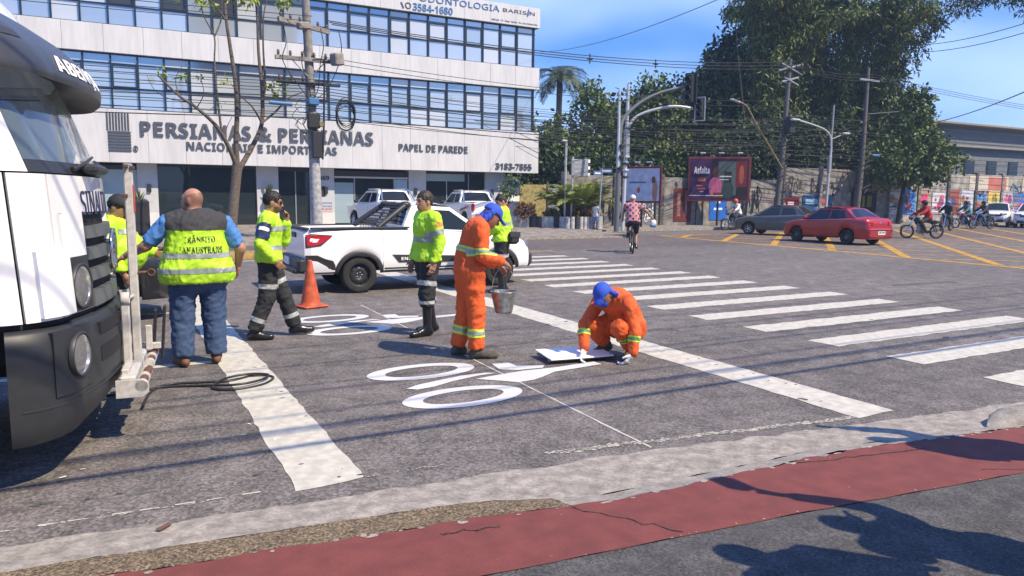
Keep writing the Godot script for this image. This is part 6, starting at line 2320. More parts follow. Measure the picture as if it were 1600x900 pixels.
func make_suv(called: String, label: String, paint: Material) -> Node3D:
	var o := thing(called, label, "car")
	var sp := {"x0": -2.0, "x1": 2.1, "bot": 0.3, "wheels": [-1.25, 1.3], "wr": 0.34, "arch": 0.41, "crown": 0.06, "paint": paint,
		"top": [[-2.0, 0.95], [-1.9, 1.08], [0.95, 1.03], [1.6, 0.98], [1.9, 0.90], [2.02, 0.80], [2.1, 0.66]],
		"hw": [[-2.0, 0.74], [-1.85, 0.82], [-1.2, 0.87], [1.2, 0.87], [1.75, 0.84], [1.98, 0.76], [2.1, 0.62]]}
	car_body(o, sp)
	greenhouse(o, {"ab": Vector2(1.05, 1.04), "at": Vector2(0.3, 1.56), "ct": Vector2(-1.6, 1.53), "cb": Vector2(-1.92, 1.07), "wb": 0.79, "wt": 0.62,
		"windows": [[Vector2(0.82, 1.07), Vector2(0.27, 1.5), Vector2(-0.35, 1.5), Vector2(-0.33, 1.07)], [Vector2(-0.42, 1.07), Vector2(-0.42, 1.5), Vector2(-1.4, 1.47), Vector2(-1.5, 1.1)]]}, paint)
	for w in sp.wheels:
		for s in [1.0, -1.0]:
			wheel(o, V(w, 0.34, s * 0.76), 0.34, 0.21, s, "alloy")
	for s in [1.0, -1.0]:
		end_plate(o, "headlamp", M.lamp_reflector, 2.0, 0.85, s * 0.58, 0.11, 0.36, 0.08, 0.03, -s * 0.4)
		end_plate(o, "lamp_surround", M.dark_plastic, 1.99, 0.84, s * 0.55, 0.15, 0.44, 0.06, 0.03, -s * 0.4)
		end_plate(o, "fog_lamp_surround", M.dark_plastic, 2.07, 0.52, s * 0.56, 0.18, 0.26, 0.08, 0.03, -s * 0.3)
		end_plate(o, "tail_lamp", M.tail_red, -1.97, 0.92, s * 0.66, 0.26, 0.2, 0.08, 0.03)
		var mb := MB.new()
		side_patch(mb, sp, [[-0.8, 0.31], [0.85, 0.31], [0.85, 0.42], [-0.8, 0.42]], 0.012, s)
		put(mb, "sill_trim", M.dark_plastic, o)
		mb = MB.new()
		mb.rod(V(0.2, 1.6, s * 0.6), V(-1.4, 1.58, s * 0.6), 0.018)
		put(mb, "roof_rail", M.metal_dark, o)
	end_plate(o, "grille", M.dark_plastic, 2.09, 0.78, 0, 0.13, 0.86, 0.08, 0.03)
	end_plate(o, "front_bumper", paint, 2.08, 0.58, 0, 0.24, 1.2, 0.12, 0.05)
	end_plate(o, "lower_grille", M.dark_plastic, 2.11, 0.4, 0, 0.17, 1.16, 0.1, 0.04)
	end_plate(o, "number_plate", M.plate_white, 2.16, 0.47, 0, 0.12, 0.38, 0.02, 0.004)
	end_plate(o, "emblem", M.chrome, 2.14, 0.79, 0, 0.08, 0.16, 0.02, 0.01)
	end_plate(o, "rear_bumper", M.dark_plastic, -2.0, 0.5, 0, 0.34, 1.4, 0.14, 0.05)
	mirrors(o, 0.8, 1.1, 0.83, paint)
	return o

func make_pickup(called: String, label: String, small: bool) -> Node3D:
	var o := thing(called, label, "pickup truck")
	var sp := {}
	var g := {}
	if small:
		sp = {"x0": -2.3, "x1": 2.14, "bot": 0.34, "wheels": [-1.37, 1.36], "wr": 0.315, "arch": 0.385, "crown": 0.03, "paint": M.paint_white, "bed": [-2.2, -0.42], "floor": 0.62,
			"top": [[-2.3, 1.06], [-2.22, 1.12], [-0.6, 1.13], [0.4, 1.05], [1.0, 1.02], [1.6, 0.97], [1.95, 0.86], [2.06, 0.76], [2.14, 0.62]],
			"hw": [[-2.3, 0.77], [-2.2, 0.81], [-1.9, 0.84], [1.3, 0.85], [1.8, 0.81], [2.04, 0.72], [2.14, 0.6]]}
		g = {"ab": Vector2(1.1, 1.02), "at": Vector2(0.42, 1.49), "ct": Vector2(-0.32, 1.53), "cb": Vector2(-0.56, 1.12), "wb": 0.77, "wt": 0.61,
			"windows": [[Vector2(0.9, 1.06), Vector2(0.78, 1.16), Vector2(0.4, 1.43), Vector2(-0.22, 1.46), Vector2(-0.28, 1.38), Vector2(-0.2, 1.12)]]}
	else:
		sp = {"x0": -2.65, "x1": 2.65, "bot": 0.42, "wheels": [-1.6, 1.55], "wr": 0.38, "arch": 0.46, "crown": 0.05, "paint": M.paint_white, "bed": [-2.55, -0.95], "floor": 0.75,
			"top": [[-2.65, 1.18], [-2.58, 1.22], [-0.9, 1.22], [0.6, 1.16], [1.3, 1.14], [2.2, 1.06], [2.5, 0.95], [2.65, 0.75]],
			"hw": [[-2.65, 0.88], [-2.5, 0.91], [1.6, 0.93], [2.3, 0.9], [2.65, 0.72]]}
		g = {"ab": Vector2(1.35, 1.14), "at": Vector2(0.6, 1.7), "ct": Vector2(-0.72, 1.72), "cb": Vector2(-0.92, 1.22), "wb": 0.86, "wt": 0.68,
			"windows": [[Vector2(1.1, 1.2), Vector2(0.58, 1.62), Vector2(-0.02, 1.63), Vector2(0.0, 1.2)], [Vector2(-0.1, 1.2), Vector2(-0.1, 1.63), Vector2(-0.62, 1.62), Vector2(-0.72, 1.24)]]}
	car_body(o, sp)
	greenhouse(o, g, M.paint_white)
	for w in sp.wheels:
		for s in [1.0, -1.0]:
			wheel(o, V(w, sp.wr, s * (curve(sp.hw, w) - 0.1)), sp.wr, 0.2 if small else 0.26, s, "steel" if small else "alloy")
	mirrors(o, g.ab.x - 0.28, g.ab.y + 0.1, g.wb + 0.04, M.dark_plastic)
	if small:
		for s in [1.0, -1.0]:
			var mb := MB.new()
			var a := []
			for wx in sp.wheels:
				mb = MB.new()
				var rows := [PackedVector3Array(), PackedVector3Array(), PackedVector3Array()]
				for k in 25:
					var an := PI * (0.0 + k / 24.0)
					for q in 3:
						var rr: float = [sp.arch - 0.015, sp.arch + 0.03, sp.arch + 0.062][q]
						var x: float = wx + cos(an) * rr
						var y: float = maxf(sp.wr + sin(an) * rr * 0.97, 0.34)
						rows[q].append(V(x, y, s * (car_z(sp, x, y) + [0.02, 0.03, 0.003][q])))
				mb.grid(rows, false, s > 0)
				put(mb, "arch_trim", M.dark_plastic, o)
			mb = MB.new()
			side_patch(mb, sp, [[-2.29, 0.36], [-1.79, 0.36], [-1.8, 0.5], [-1.84, 0.58], [-1.98, 0.62], [-2.1, 0.68], [-2.29, 0.68]], 0.014, s)
			put(mb, "bumper_side", M.dark_plastic, o)
			mb = MB.new()
			side_patch(mb, sp, [[-0.92, 0.345], [0.92, 0.345], [0.92, 0.43], [-0.92, 0.43]], 0.012, s)
			put(mb, "sill_trim", M.dark_plastic, o)
			mb = MB.new()
			side_patch(mb, sp, [[-0.78, 0.66], [0.75, 0.60], [0.8, 0.52], [0.3, 0.5], [-0.66, 0.52]], 0.01, s)
			put(mb, "door_badge_panel", M.dark_plastic, o)
			mb = letters("ENDURANCE", 0.055, 0.004, Transform3D(Basis(Vector3.UP, 0.0 if s > 0 else PI), V(-0.62 if s > 0 else 0.3, 0.555, s * (car_z(sp, 0, 0.57) + 0.013))), 0.62)
			put(mb, "badge_lettering", M.white_print, o)
			mb = MB.new()
			side_patch(mb, sp, [[-2.27, 1.03], [-1.86, 1.0], [-1.9, 0.96], [-2.06, 0.86], [-2.26, 0.83]], 0.014, s)
			put(mb, "tail_lamp", M.tail_red, o)
			mb = MB.new()
			side_patch(mb, sp, [[-2.285, 1.05], [-1.83, 1.015], [-1.86, 0.98], [-2.04, 0.835], [-2.285, 0.805]], 0.008, s)
			put(mb, "tail_lamp_surround", M.dark_plastic, o)
			mb = MB.new()
			side_patch(mb, sp, [[-2.16, 0.96], [-2.06, 0.955], [-2.1, 0.9], [-2.18, 0.895]], 0.018, s)
			put(mb, "tail_lamp_clear", M.plate_white, o)
			mb = MB.new()
			for q in [1.04, -0.36, -0.95]:
				side_patch(mb, sp, [[q, 0.44], [q + 0.01, 0.44], [q + 0.01, 1.02], [q, 1.02]], 0.0015, s)
			put(mb, "door_gap", M.black_void, o)
			mb = MB.new()
			mb.box(V(-0.18, 0.93, s * (car_z(sp, -0.18, 0.93) + 0.014)), V(0.2, 0.035, 0.03), 0.01)
			put(mb, "door_handle", M.dark_plastic, o)
			mb = MB.new()
			mb.box(V(-1.32, 1.135, s * (0.785)), V(1.75, 0.03, 0.11), 0.01)
			put(mb, "bed_rail", M.dark_plastic, o)
			# sport bar
			mb = MB.new()
			mb.tube(smooth_path([V(-1.0, 1.14, s * 0.74), V(-0.72, 1.34, s * 0.68), V(-0.44, 1.53, s * 0.6)], 4), PackedFloat32Array([0.05]), 8)
			mb.ball(V(-0.43, 1.54, s * 0.56), V(0.11, 0.06, 0.1), 10)
			put(mb, "sport_bar", M.dark_plastic, o)
		var mb2 := MB.new()
		mb2.rod(V(-0.44, 1.53, -0.6), V(-0.44, 1.53, 0.6), 0.045)
		put(mb2, "sport_bar_top", M.dark_plastic, o)
		for k in 7:
			mb2 = MB.new()
			var w := k / 6.0
			mb2.rod(V(lerpf(-0.96, -0.5, w), lerpf(1.16, 1.48, w), -0.62), V(lerpf(-0.96, -0.5, w), lerpf(1.16, 1.48, w), 0.62), 0.014)
			put(mb2, "guard_bar", M.dark_plastic, o)
		end_plate(o, "rear_bumper", M.dark_plastic, -2.34, 0.5, 0, 0.26, 1.62, 0.18, 0.05)
		end_plate(o, "bumper_step", M.dark_plastic, -2.42, 0.42, 0, 0.1, 1.5, 0.14, 0.03)
		end_plate(o, "number_plate", M.plate_white, -2.44, 0.55, 0.0, 0.13, 0.4, 0.02, 0.004)
		end_plate(o, "tailgate_handle", M.dark_plastic, -2.305, 1.0, 0, 0.09, 0.3, 0.03, 0.01)
		end_plate(o, "tailgate_rail", M.dark_plastic, -2.26, 1.13, 0, 0.035, 1.56, 0.1, 0.01)
		end_plate(o, "front_bumper", M.dark_plastic, 2.12, 0.48, 0, 0.28, 1.3, 0.16, 0.05)
		for s in [1.0, -1.0]:
			end_plate(o, "headlamp", M.lamp_reflector, 2.02, 0.78, s * 0.6, 0.16, 0.28, 0.1, 0.03, -s * 0.4)
	else:
		for s in [1.0, -1.0]:
			end_plate(o, "tail_lamp", M.tail_red, -2.6, 1.0, s * 0.84, 0.34, 0.14, 0.14, 0.03)
			var mb := MB.new()
			mb.tube(smooth_path([V(-1.35, 1.24, s * 0.8), V(-1.1, 1.6, s * 0.72), V(-0.9, 1.76, s * 0.62)], 4), PackedFloat32Array([0.035]), 8)
			put(mb, "roll_bar", M.chrome, o)
			mb = MB.new()
			mb.rod(V(0.5, 1.78, s * 0.62), V(-0.7, 1.8, s * 0.62), 0.02)
			put(mb, "roof_rail", M.metal_pale, o)
			end_plate(o, "headlamp", M.lamp_reflector, 2.5, 0.92, s * 0.7, 0.18, 0.3, 0.1, 0.03, -s * 0.3)
			mb = MB.new()
			for q in [1.2, -0.05, -0.85]:
				side_patch(mb, sp, [[q, 0.5], [q + 0.012, 0.5], [q + 0.012, 1.14], [q, 1.14]], 0.002, s)
			put(mb, "door_gap", M.black_void, o)
		end_plate(o, "rear_bumper", M.chrome, -2.72, 0.6, 0, 0.2, 1.6, 0.16, 0.04)
		end_plate(o, "number_plate", M.plate_white, -2.8, 0.62, 0, 0.13, 0.4, 0.02, 0.004)
		end_plate(o, "tailgate_handle", M.dark_plastic, -2.655, 1.05, 0, 0.09, 0.3, 0.03, 0.01)
		end_plate(o, "bed_cover", M.dark_plastic, -1.75, 1.235, 0, 0.03, 1.62, 1.6, 0.01)
	return o

func build_vehicles() -> void:
	var st := make_pickup("pickup_truck", "white single cab pickup with black sport bar stopped beside the officers", true)
	st.position = V(5.09, 0, -13.45)
	var s10 := make_pickup("pickup_truck", "white double cab pickup parked nose in before the shop window", false)
	s10.position = V(11.0, 0.22, -33.0)
	s10.rotation.y = yaw_of(-0.12, -1.0)
	var dm := dup(s10, V(15.3, 0.22, -33.2), yaw_of(0.06, -1.0), "white pickup parked behind the standing officer, red stripes on its flank")
	for k in 3:
		var mb := MB.new()
		mb.box(V(-2.0 + 0.3 * k, 1.0 - 0.05 * k, -0.945), V(0.5, 0.05, 0.012), 0.0, Basis(Vector3.BACK, -0.25))
		put(mb, "flank_stripe", M.red_print if k < 2 else M.ink, dm)
	var bk := make_suv("car", "black car half hidden behind the truck and the road workers", M.paint_black)
	bk.position = V(-1.45, 0, -11.6)
	var rd := make_sedan("sedan", "red sedan crossing the yellow box junction, rear towards the camera", M.paint_red, "steel")
	rd.position = V(25.45, 0, -20.3)
	rd.rotation.y = yaw_of(0.02, -1.0)
	var gy := make_sedan("sedan", "dark grey green sedan ahead of the red one", M.paint_grey, "alloy")
	gy.position = V(28.3, 0, -25.7)
	gy.rotation.y = yaw_of(-0.34, -0.94)
	var w1 := make_suv("suv", "white car in front of the poster wall, partly behind the nearer white one", M.paint_white)
	w1.position = V(54.6, 0, -30.2)
	w1.rotation.y = yaw_of(-1.0, 0.42)
	dup(w1, V(53.8, 0, -27.5), yaw_of(-1.0, 0.35), "white car at the right edge of the picture, nearer one of two")
	# motorcycles
	var m1 := make_motorcycle("motorcycle", "dark motorcycle of the rider in red on the yellow box", M.dark_plastic)
	m1.position = V(32.3, 0, -21.1)
	m1.rotation.y = yaw_of(-0.85, -0.52)
	var m2 := make_motorcycle("motorcycle", "black motorcycle standing by the wall under the orange helmeted rider", M.dark_plastic)
	m2.position = V(30.2, 0, -30.6)
	m2.rotation.y = yaw_of(-1.0, -0.05)
	var m3 := make_motorcycle("motorcycle", "dark motorcycle waiting beside the trunk of the round tree", M.dark_plastic)
	m3.position = V(42.0, 0, -26.0)
	m3.rotation.y = yaw_of(-0.9, 0.2)
	var m4 := make_motorcycle("motorcycle", "red motorcycle at the front of the pair before the white cars", M.paint_red)
	m4.position = V(47.4, 0, -28.2)
	m4.rotation.y = yaw_of(-0.95, -0.25)
	var m5 := make_motorcycle("motorcycle", "black motorcycle next to the red one before the white cars", M.dark_plastic)
	m5.position = V(47.7, 0, -27.3)
	m5.rotation.y = yaw_of(-0.95, -0.25)
	var bc := make_bicycle()
	bc.position = V(14.3, 0, -18.85)
	bc.rotation.y = yaw_of(0.55, -0.83)

func make_motorcycle(called: String, label: String, tank: Material) -> Node3D:
	var o := thing(called, label, "motorcycle")
	wheel(o, V(-0.64, 0.31, 0), 0.31, 0.11, 1.0, "alloy", "moto")
	wheel(o, V(0.66, 0.31, 0), 0.31, 0.09, 1.0, "alloy", "moto")
	var mb := MB.new()
	mb.tube(smooth_path([V(0.42, 0.9, 0), V(0.2, 0.55, 0), V(0.1, 0.3, 0), V(-0.2, 0.28, 0), V(-0.4, 0.45, 0), V(-0.6, 0.72, 0)], 4), PackedFloat32Array([0.025]), 7)
	mb.rod(V(0.42, 0.86, 0), V(-0.35, 0.7, 0), 0.025)
	for s in [-1.0, 1.0]:
		mb.rod(V(-0.64, 0.31, s * 0.09), V(-0.15, 0.36, s * 0.07), 0.02)
		mb.rod(V(-0.62, 0.34, s * 0.1), V(-0.42, 0.72, s * 0.09), 0.022)
	put(mb, "frame", M.metal_dark, o)
	mb = MB.new()
	for s in [-1.0, 1.0]:
		mb.rod(V(0.66, 0.31, s * 0.08), V(0.4, 0.98, s * 0.08), 0.022)
	put(mb, "fork", M.chrome, o)
	mb = MB.new()
	mb.box(V(0.05, 0.42, 0), V(0.34, 0.3, 0.24), 0.06)
	mb.rod(V(0.1, 0.5, 0), V(0.22, 0.68, 0), 0.09, 0.08, 10)
	put(mb, "engine", M.metal_grey, o)
	mb = MB.new()
	mb.ball(V(0.16, 0.82, 0), V(0.28, 0.13, 0.14), 14, Basis(Vector3.BACK, 0.12))
	put(mb, "fuel_tank", tank, o)
	mb = MB.new()
	mb.box(V(-0.3, 0.79, 0), V(0.66, 0.1, 0.24), 0.045, Basis(Vector3.BACK, 0.04))
	put(mb, "seat", M.black_cloth, o)
	mb = MB.new()
	mb.box(V(-0.55, 0.72, 0), V(0.4, 0.12, 0.2), 0.04, Basis(Vector3.BACK, -0.2))
	mb.box(V(-0.8, 0.6, 0), V(0.16, 0.06, 0.16), 0.02, Basis(Vector3.BACK, 0.9))
	put(mb, "tail", tank, o)
	mb = MB.new()
	mb.box(V(-0.8, 0.72, 0), V(0.06, 0.08, 0.14), 0.02)
	put(mb, "tail_lamp", M.tail_red, o)
	mb = MB.new()
	mb.box(V(-0.9, 0.56, 0), V(0.015, 0.17, 0.2), 0.004, Basis(Vector3.BACK, 0.3))
	put(mb, "number_plate", M.plate_white, o)
	mb = MB.new()
	mb.tube(smooth_path([V(0.34, 1.06, -0.36), V(0.4, 1.06, -0.2), V(0.42, 0.98, 0), V(0.4, 1.06, 0.2), V(0.34, 1.06, 0.36)], 4), PackedFloat32Array([0.016]), 7)
	put(mb, "handlebar", M.metal_dark, o)
	for s in [-1.0, 1.0]:
		mb = MB.new()
		mb.rod(V(0.38, 1.06, s * 0.26), V(0.36, 1.22, s * 0.32), 0.008)
		mb.ball(V(0.36, 1.25, s * 0.34), V(0.02, 0.045, 0.07), 8)
		put(mb, "mirror", M.metal_dark, o)
	mb = MB.new()
	mb.ball(V(0.52, 0.92, 0), V(0.1, 0.1, 0.1), 12)
	put(mb, "headlamp_shell", tank, o)
	mb = MB.new()
	mb.lathe(PackedVector2Array([Vector2(0.085, 0), Vector2(0.05, 0.02), Vector2(0.001, 0.028)]), 14, Transform3D(Basis(Vector3.BACK, -PI / 2), V(0.575, 0.92, 0)))
	put(mb, "headlamp", M.lamp_reflector, o)
	mb = MB.new()
	for s in [0.0]:
		var rows := []
		for j in 2:
			var l := PackedVector3Array()
			for i in 9:
				var a := PI * (0.15 + 0.62 * i / 8.0)
				l.append(V(0.66 + cos(a) * 0.35, 0.31 + sin(a) * 0.35, (j - 0.5) * 0.12))
			rows.append(l)
		mb.grid(rows)
	put(mb, "front_mudguard", tank, o)
	mb = MB.new()
	mb.tube(smooth_path([V(0.16, 0.4, 0.1), V(0.1, 0.22, 0.14), V(-0.3, 0.26, 0.16), V(-0.75, 0.42, 0.17)], 4), PackedFloat32Array([0.025, 0.025, 0.03, 0.03, 0.035, 0.045, 0.05, 0.05, 0.05, 0.05, 0.05, 0.05, 0.04]), 8)
	put(mb, "exhaust", M.chrome, o)
	mb = MB.new()
	mb.rod(V(0.05, 0.25, -0.1), V(-0.05, 0.02, -0.24), 0.014)
	mb.rod(V(0.0, 0.3, -0.28), V(0.0, 0.3, 0.28), 0.014)
	put(mb, "footrest", M.metal_dark, o)
	return o

func make_bicycle() -> Node3D:
	var o := thing("bicycle", "dark bicycle ridden away from the camera near the crossing", "bicycle")
	wheel(o, V(-0.52, 0.34, 0), 0.34, 0.05, 1.0, "alloy", "moto")
	wheel(o, V(0.52, 0.34, 0), 0.34, 0.05, 1.0, "alloy", "moto")
	var mb := MB.new()
	var bb := V(-0.08, 0.3, 0)
	var seat := V(-0.22, 0.86, 0)
	var head := V(0.36, 0.8, 0)
	for q in [[bb, seat], [seat, head + V(0, 0.06, 0)], [bb, head], [bb, V(-0.52, 0.34, 0.05)], [bb, V(-0.52, 0.34, -0.05)], [seat - V(0, 0.08, 0), V(-0.52, 0.34, 0.05)], [seat - V(0, 0.08, 0), V(-0.52, 0.34, -0.05)], [head + V(0, 0.14, 0), V(0.42, 0.68, 0)]]:
		mb.rod(q[0], q[1], 0.018, 0.018, 7)
	for s in [-0.05, 0.05]:
		mb.rod(V(0.42, 0.68, s), V(0.52, 0.34, s), 0.014)
	put(mb, "frame", M.metal_dark, o)
	mb = MB.new()
	mb.box(seat + V(-0.02, 0.09, 0), V(0.26, 0.06, 0.15), 0.025)
	mb.rod(seat, seat + V(0, 0.08, 0), 0.014)
	put(mb, "saddle", M.black_cloth, o)
	mb = MB.new()
	mb.tube(pts([V(0.3, 1.02, -0.3), V(0.38, 1.0, -0.1), V(0.38, 1.0, 0.1), V(0.3, 1.02, 0.3)]), PackedFloat32Array([0.014]), 7)
	put(mb, "handlebar", M.metal_dark, o)
	mb = MB.new()
	mb.rod(bb + V(0, 0, 0.08), bb + V(0.06, -0.16, 0.1), 0.012)
	mb.box(bb + V(0.06, -0.17, 0.15), V(0.1, 0.02, 0.08), 0.005)
	mb.rod(bb + V(0, 0, -0.08), bb + V(-0.06, 0.16, -0.1), 0.012)
	mb.box(bb + V(-0.06, 0.17, -0.15), V(0.1, 0.02, 0.08), 0.005)
	put(mb, "crank", M.metal_dark, o)
	return o

# ---------------------------------------------------------------- people (local +X forward, +Z their right hand side)
class Field:
	var o: Vector3
	var h: float
	var nx: int
	var ny: int
	var nz: int
	var d := PackedFloat32Array()
	func _init(lo: Vector3, hi: Vector3, cell: float) -> void:
		o = lo
		h = cell
		nx = int((hi.x - lo.x) / cell) + 2
		ny = int((hi.y - lo.y) / cell) + 2
		nz = int((hi.z - lo.z) / cell) + 2
		d.resize(nx * ny * nz)
		d.fill(1.0)
	# tapered capsule; flat > 1 thins it along axis
	func cone(a: Vector3, b: Vector3, ra: float, rb: float, k: float, axis := Vector3.ZERO, flat := 1.0) -> void:
		var m := maxf(ra, rb) + k + 2.0 * h
		var lo := a.min(b) - Vector3.ONE * m
		var hi := a.max(b) + Vector3.ONE * m
		var i0 := maxi(0, int((lo.x - o.x) / h))
		var i1 := mini(nx - 1, int((hi.x - o.x) / h) + 1)
		var j0 := maxi(0, int((lo.y - o.y) / h))
		var j1 := mini(ny - 1, int((hi.y - o.y) / h) + 1)
		var k0 := maxi(0, int((lo.z - o.z) / h))
		var k1 := mini(nz - 1, int((hi.z - o.z) / h) + 1)
		var ab := b - a
		if flat != 1.0:
			ab += axis * ab.dot(axis) * (flat - 1.0)
		var il := 1.0 / maxf(ab.length_squared(), 1e-9)
		var dr := rb - ra
		var ik := 1.0 / maxf(k, 1e-6)
		for j in range(j0, j1 + 1):
			for kk in range(k0, k1 + 1):
				var at := (j * nz + kk) * nx
				var p := Vector3(o.x + i0 * h, o.y + j * h, o.z + kk * h) - a
				for i in range(i0, i1 + 1):
					var q := p
					if flat != 1.0:
						q += axis * p.dot(axis) * (flat - 1.0)
					var t := clampf(q.dot(ab) * il, 0.0, 1.0)
					var e := (q - ab * t).length() - ra - dr * t
					var f := d[at + i]
					var df := absf(e - f)
					var v := minf(e, f)
					if df < k:
						var w := 1.0 - df * ik
						v -= w * w * k * 0.25
					d[at + i] = v
					p.x += h
	func ball(c: Vector3, r: Vector3, k: float, bs := Basis()) -> void:
		var big := maxf(r.x, maxf(r.y, r.z))
		var sm := minf(r.x, minf(r.y, r.z))
		var m := big + k + 2.0 * h
		var i0 := maxi(0, int((c.x - m - o.x) / h))
		var i1 := mini(nx - 1, int((c.x + m - o.x) / h) + 1)
		var j0 := maxi(0, int((c.y - m - o.y) / h))
		var j1 := mini(ny - 1, int((c.y + m - o.y) / h) + 1)
		var k0 := maxi(0, int((c.z - m - o.z) / h))
		var k1 := mini(nz - 1, int((c.z + m - o.z) / h) + 1)
		var inv := bs.transposed()
		for j in range(j0, j1 + 1):
			for kk in range(k0, k1 + 1):
				var at := (j * nz + kk) * nx
				for i in range(i0, i1 + 1):
					var p := inv * (Vector3(o.x + i * h, o.y + j * h, o.z + kk * h) - c)
					var q := p / r
					var l := q.length()
					var e := (l - 1.0) * (p.length() / maxf(l, 1e-4)) if l > 0.05 else -sm
					var f := d[at + i]
					var df := absf(e - f)
					var v := minf(e, f)
					if df < k:
						var w := 1.0 - df / k
						v -= w * w * k * 0.25
					d[at + i] = v
	func cut(p: Vector3, n: Vector3) -> void:        # removes what lies beyond p along n
		for j in ny:
			for kk in nz:
				var at := (j * nz + kk) * nx
				var e := (Vector3(o.x, o.y + j * h, o.z + kk * h) - p).dot(n)
				for i in nx:
					if e > d[at + i]:
						d[at + i] = e
					e += n.x * h
	func mesh() -> Dictionary:
		var vid := PackedInt32Array()
		vid.resize(nx * ny * nz)
		vid.fill(-1)
		var vs := PackedVector3Array()
		var sx := 1
		var sz := nx
		var sy := nx * nz
		var far := h * 2.2
		for j in ny - 1:
			for kk in nz - 1:
				var at := (j * nz + kk) * nx
				for i in nx - 1:
					var c := at + i
					var d0 := d[c]
					if d0 > far or d0 < -far:
						continue
					var d1 := d[c + 1]
					var d2 := d[c + sz]
					var d3 := d[c + sz + 1]
					var d4 := d[c + sy]
					var d5 := d[c + sy + 1]
					var d6 := d[c + sy + sz]
					var d7 := d[c + sy + sz + 1]
					var s := int(d0 < 0) + int(d1 < 0) + int(d2 < 0) + int(d3 < 0) + int(d4 < 0) + int(d5 < 0) + int(d6 < 0) + int(d7 < 0)
					if s == 0 or s == 8:
						continue
					var sum := Vector3.ZERO
					var n := 0
					if (d0 < 0) != (d1 < 0):
						sum += Vector3(d0 / (d0 - d1), 0, 0)
						n += 1
					if (d2 < 0) != (d3 < 0):
						sum += Vector3(d2 / (d2 - d3), 0, 1)
						n += 1
					if (d4 < 0) != (d5 < 0):
						sum += Vector3(d4 / (d4 - d5), 1, 0)
						n += 1
					if (d6 < 0) != (d7 < 0):
						sum += Vector3(d6 / (d6 - d7), 1, 1)
						n += 1
					if (d0 < 0) != (d2 < 0):
						sum += Vector3(0, 0, d0 / (d0 - d2))
						n += 1
					if (d1 < 0) != (d3 < 0):
						sum += Vector3(1, 0, d1 / (d1 - d3))
						n += 1
					if (d4 < 0) != (d6 < 0):
						sum += Vector3(0, 1, d4 / (d4 - d6))
						n += 1
					if (d5 < 0) != (d7 < 0):
						sum += Vector3(1, 1, d5 / (d5 - d7))
						n += 1
					if (d0 < 0) != (d4 < 0):
						sum += Vector3(0, d0 / (d0 - d4), 0)
						n += 1
					if (d1 < 0) != (d5 < 0):
						sum += Vector3(1, d1 / (d1 - d5), 0)
						n += 1
					if (d2 < 0) != (d6 < 0):
						sum += Vector3(0, d2 / (d2 - d6), 1)
						n += 1
					if (d3 < 0) != (d7 < 0):
						sum += Vector3(1, d3 / (d3 - d7), 1)
						n += 1
					vid[c] = vs.size()
					vs.append(o + (Vector3(i, j, kk) + sum / n) * h)
		var id := PackedInt32Array()
		for j in range(1, ny - 1):
			for kk in range(1, nz - 1):
				var at := (j * nz + kk) * nx
				for i in range(1, nx - 1):
					var c := at + i
					var d0 := d[c]
					if d0 > far or d0 < -far:
						continue
					var neg := d0 < 0
					# edges along x, y, z from this corner; each joins four cells
					if neg != (d[c + 1] < 0):
						_q(id, vid[c], vid[c - sy], vid[c - sy - sz], vid[c - sz], neg)
					if neg != (d[c + sy] < 0):
						_q(id, vid[c], vid[c - sz], vid[c - sz - 1], vid[c - 1], neg)
					if neg != (d[c + sz] < 0):
						_q(id, vid[c], vid[c - 1], vid[c - 1 - sy], vid[c - sy], neg)
		var ns := PackedVector3Array()
		ns.resize(vs.size())
		for t in range(0, id.size(), 3):
			var fn := (vs[id[t + 2]] - vs[id[t]]).cross(vs[id[t + 1]] - vs[id[t]])
			ns[id[t]] += fn
			ns[id[t + 1]] += fn
			ns[id[t + 2]] += fn
		for i in ns.size():
			ns[i] = ns[i].normalized()
		return {"v": vs, "n": ns, "i": id}
	func _q(id: PackedInt32Array, a: int, b: int, c: int, e: int, neg: bool) -> void:
		if a < 0 or b < 0 or c < 0 or e < 0:
			return
		if neg:
			id.append_array(PackedInt32Array([a, c, b, a, e, c]))
		else:
			id.append_array(PackedInt32Array([a, b, c, a, c, e]))
	func value(p: Vector3) -> float:
		var i := int((p.x - o.x) / h)
		var j := int((p.y - o.y) / h)
		var k := int((p.z - o.z) / h)
		if i < 0 or j < 0 or k < 0 or i >= nx or j >= ny or k >= nz:
			return 1.0
		return d[(j * nz + k) * nx + i]

var fold := FastNoiseLite.new()

func wrinkle(g: Dictionary, amp: float, sd: int, squash := Vector3(1, 1, 1)) -> void:
	fold.seed = sd
	fold.noise_type = FastNoiseLite.TYPE_SIMPLEX_SMOOTH
	fold.fractal_type = FastNoiseLite.FRACTAL_RIDGED
	fold.fractal_octaves = 2
	fold.frequency = 7.5
	var vs: PackedVector3Array = g.v
	var ns: PackedVector3Array = g.n
	for i in vs.size():
		vs[i] += ns[i] * (amp * fold.get_noise_3dv(vs[i] * squash) + amp * 0.42 * fold.get_noise_3dv(vs[i] * squash * 2.9 + V(7, 3, 1)))
	g.v = vs
	var n2 := PackedVector3Array()
	n2.resize(vs.size())
	var id: PackedInt32Array = g.i
	for t in range(0, id.size(), 3):
		var fn := (vs[id[t + 2]] - vs[id[t]]).cross(vs[id[t + 1]] - vs[id[t]])
		n2[id[t]] += fn
		n2[id[t + 1]] += fn
		n2[id[t + 2]] += fn
	for i in n2.size():
		n2[i] = n2[i].normalized()
	g.n = n2

func to_mb(g: Dictionary, mb: MB) -> void:
	var vs: PackedVector3Array = g.v
	var ns: PackedVector3Array = g.n
	var id: PackedInt32Array = g.i
	for t in id:
		mb.v.append(vs[t])
		mb.n.append(ns[t])
		if mb.colored:
			mb.c.append(mb.col)

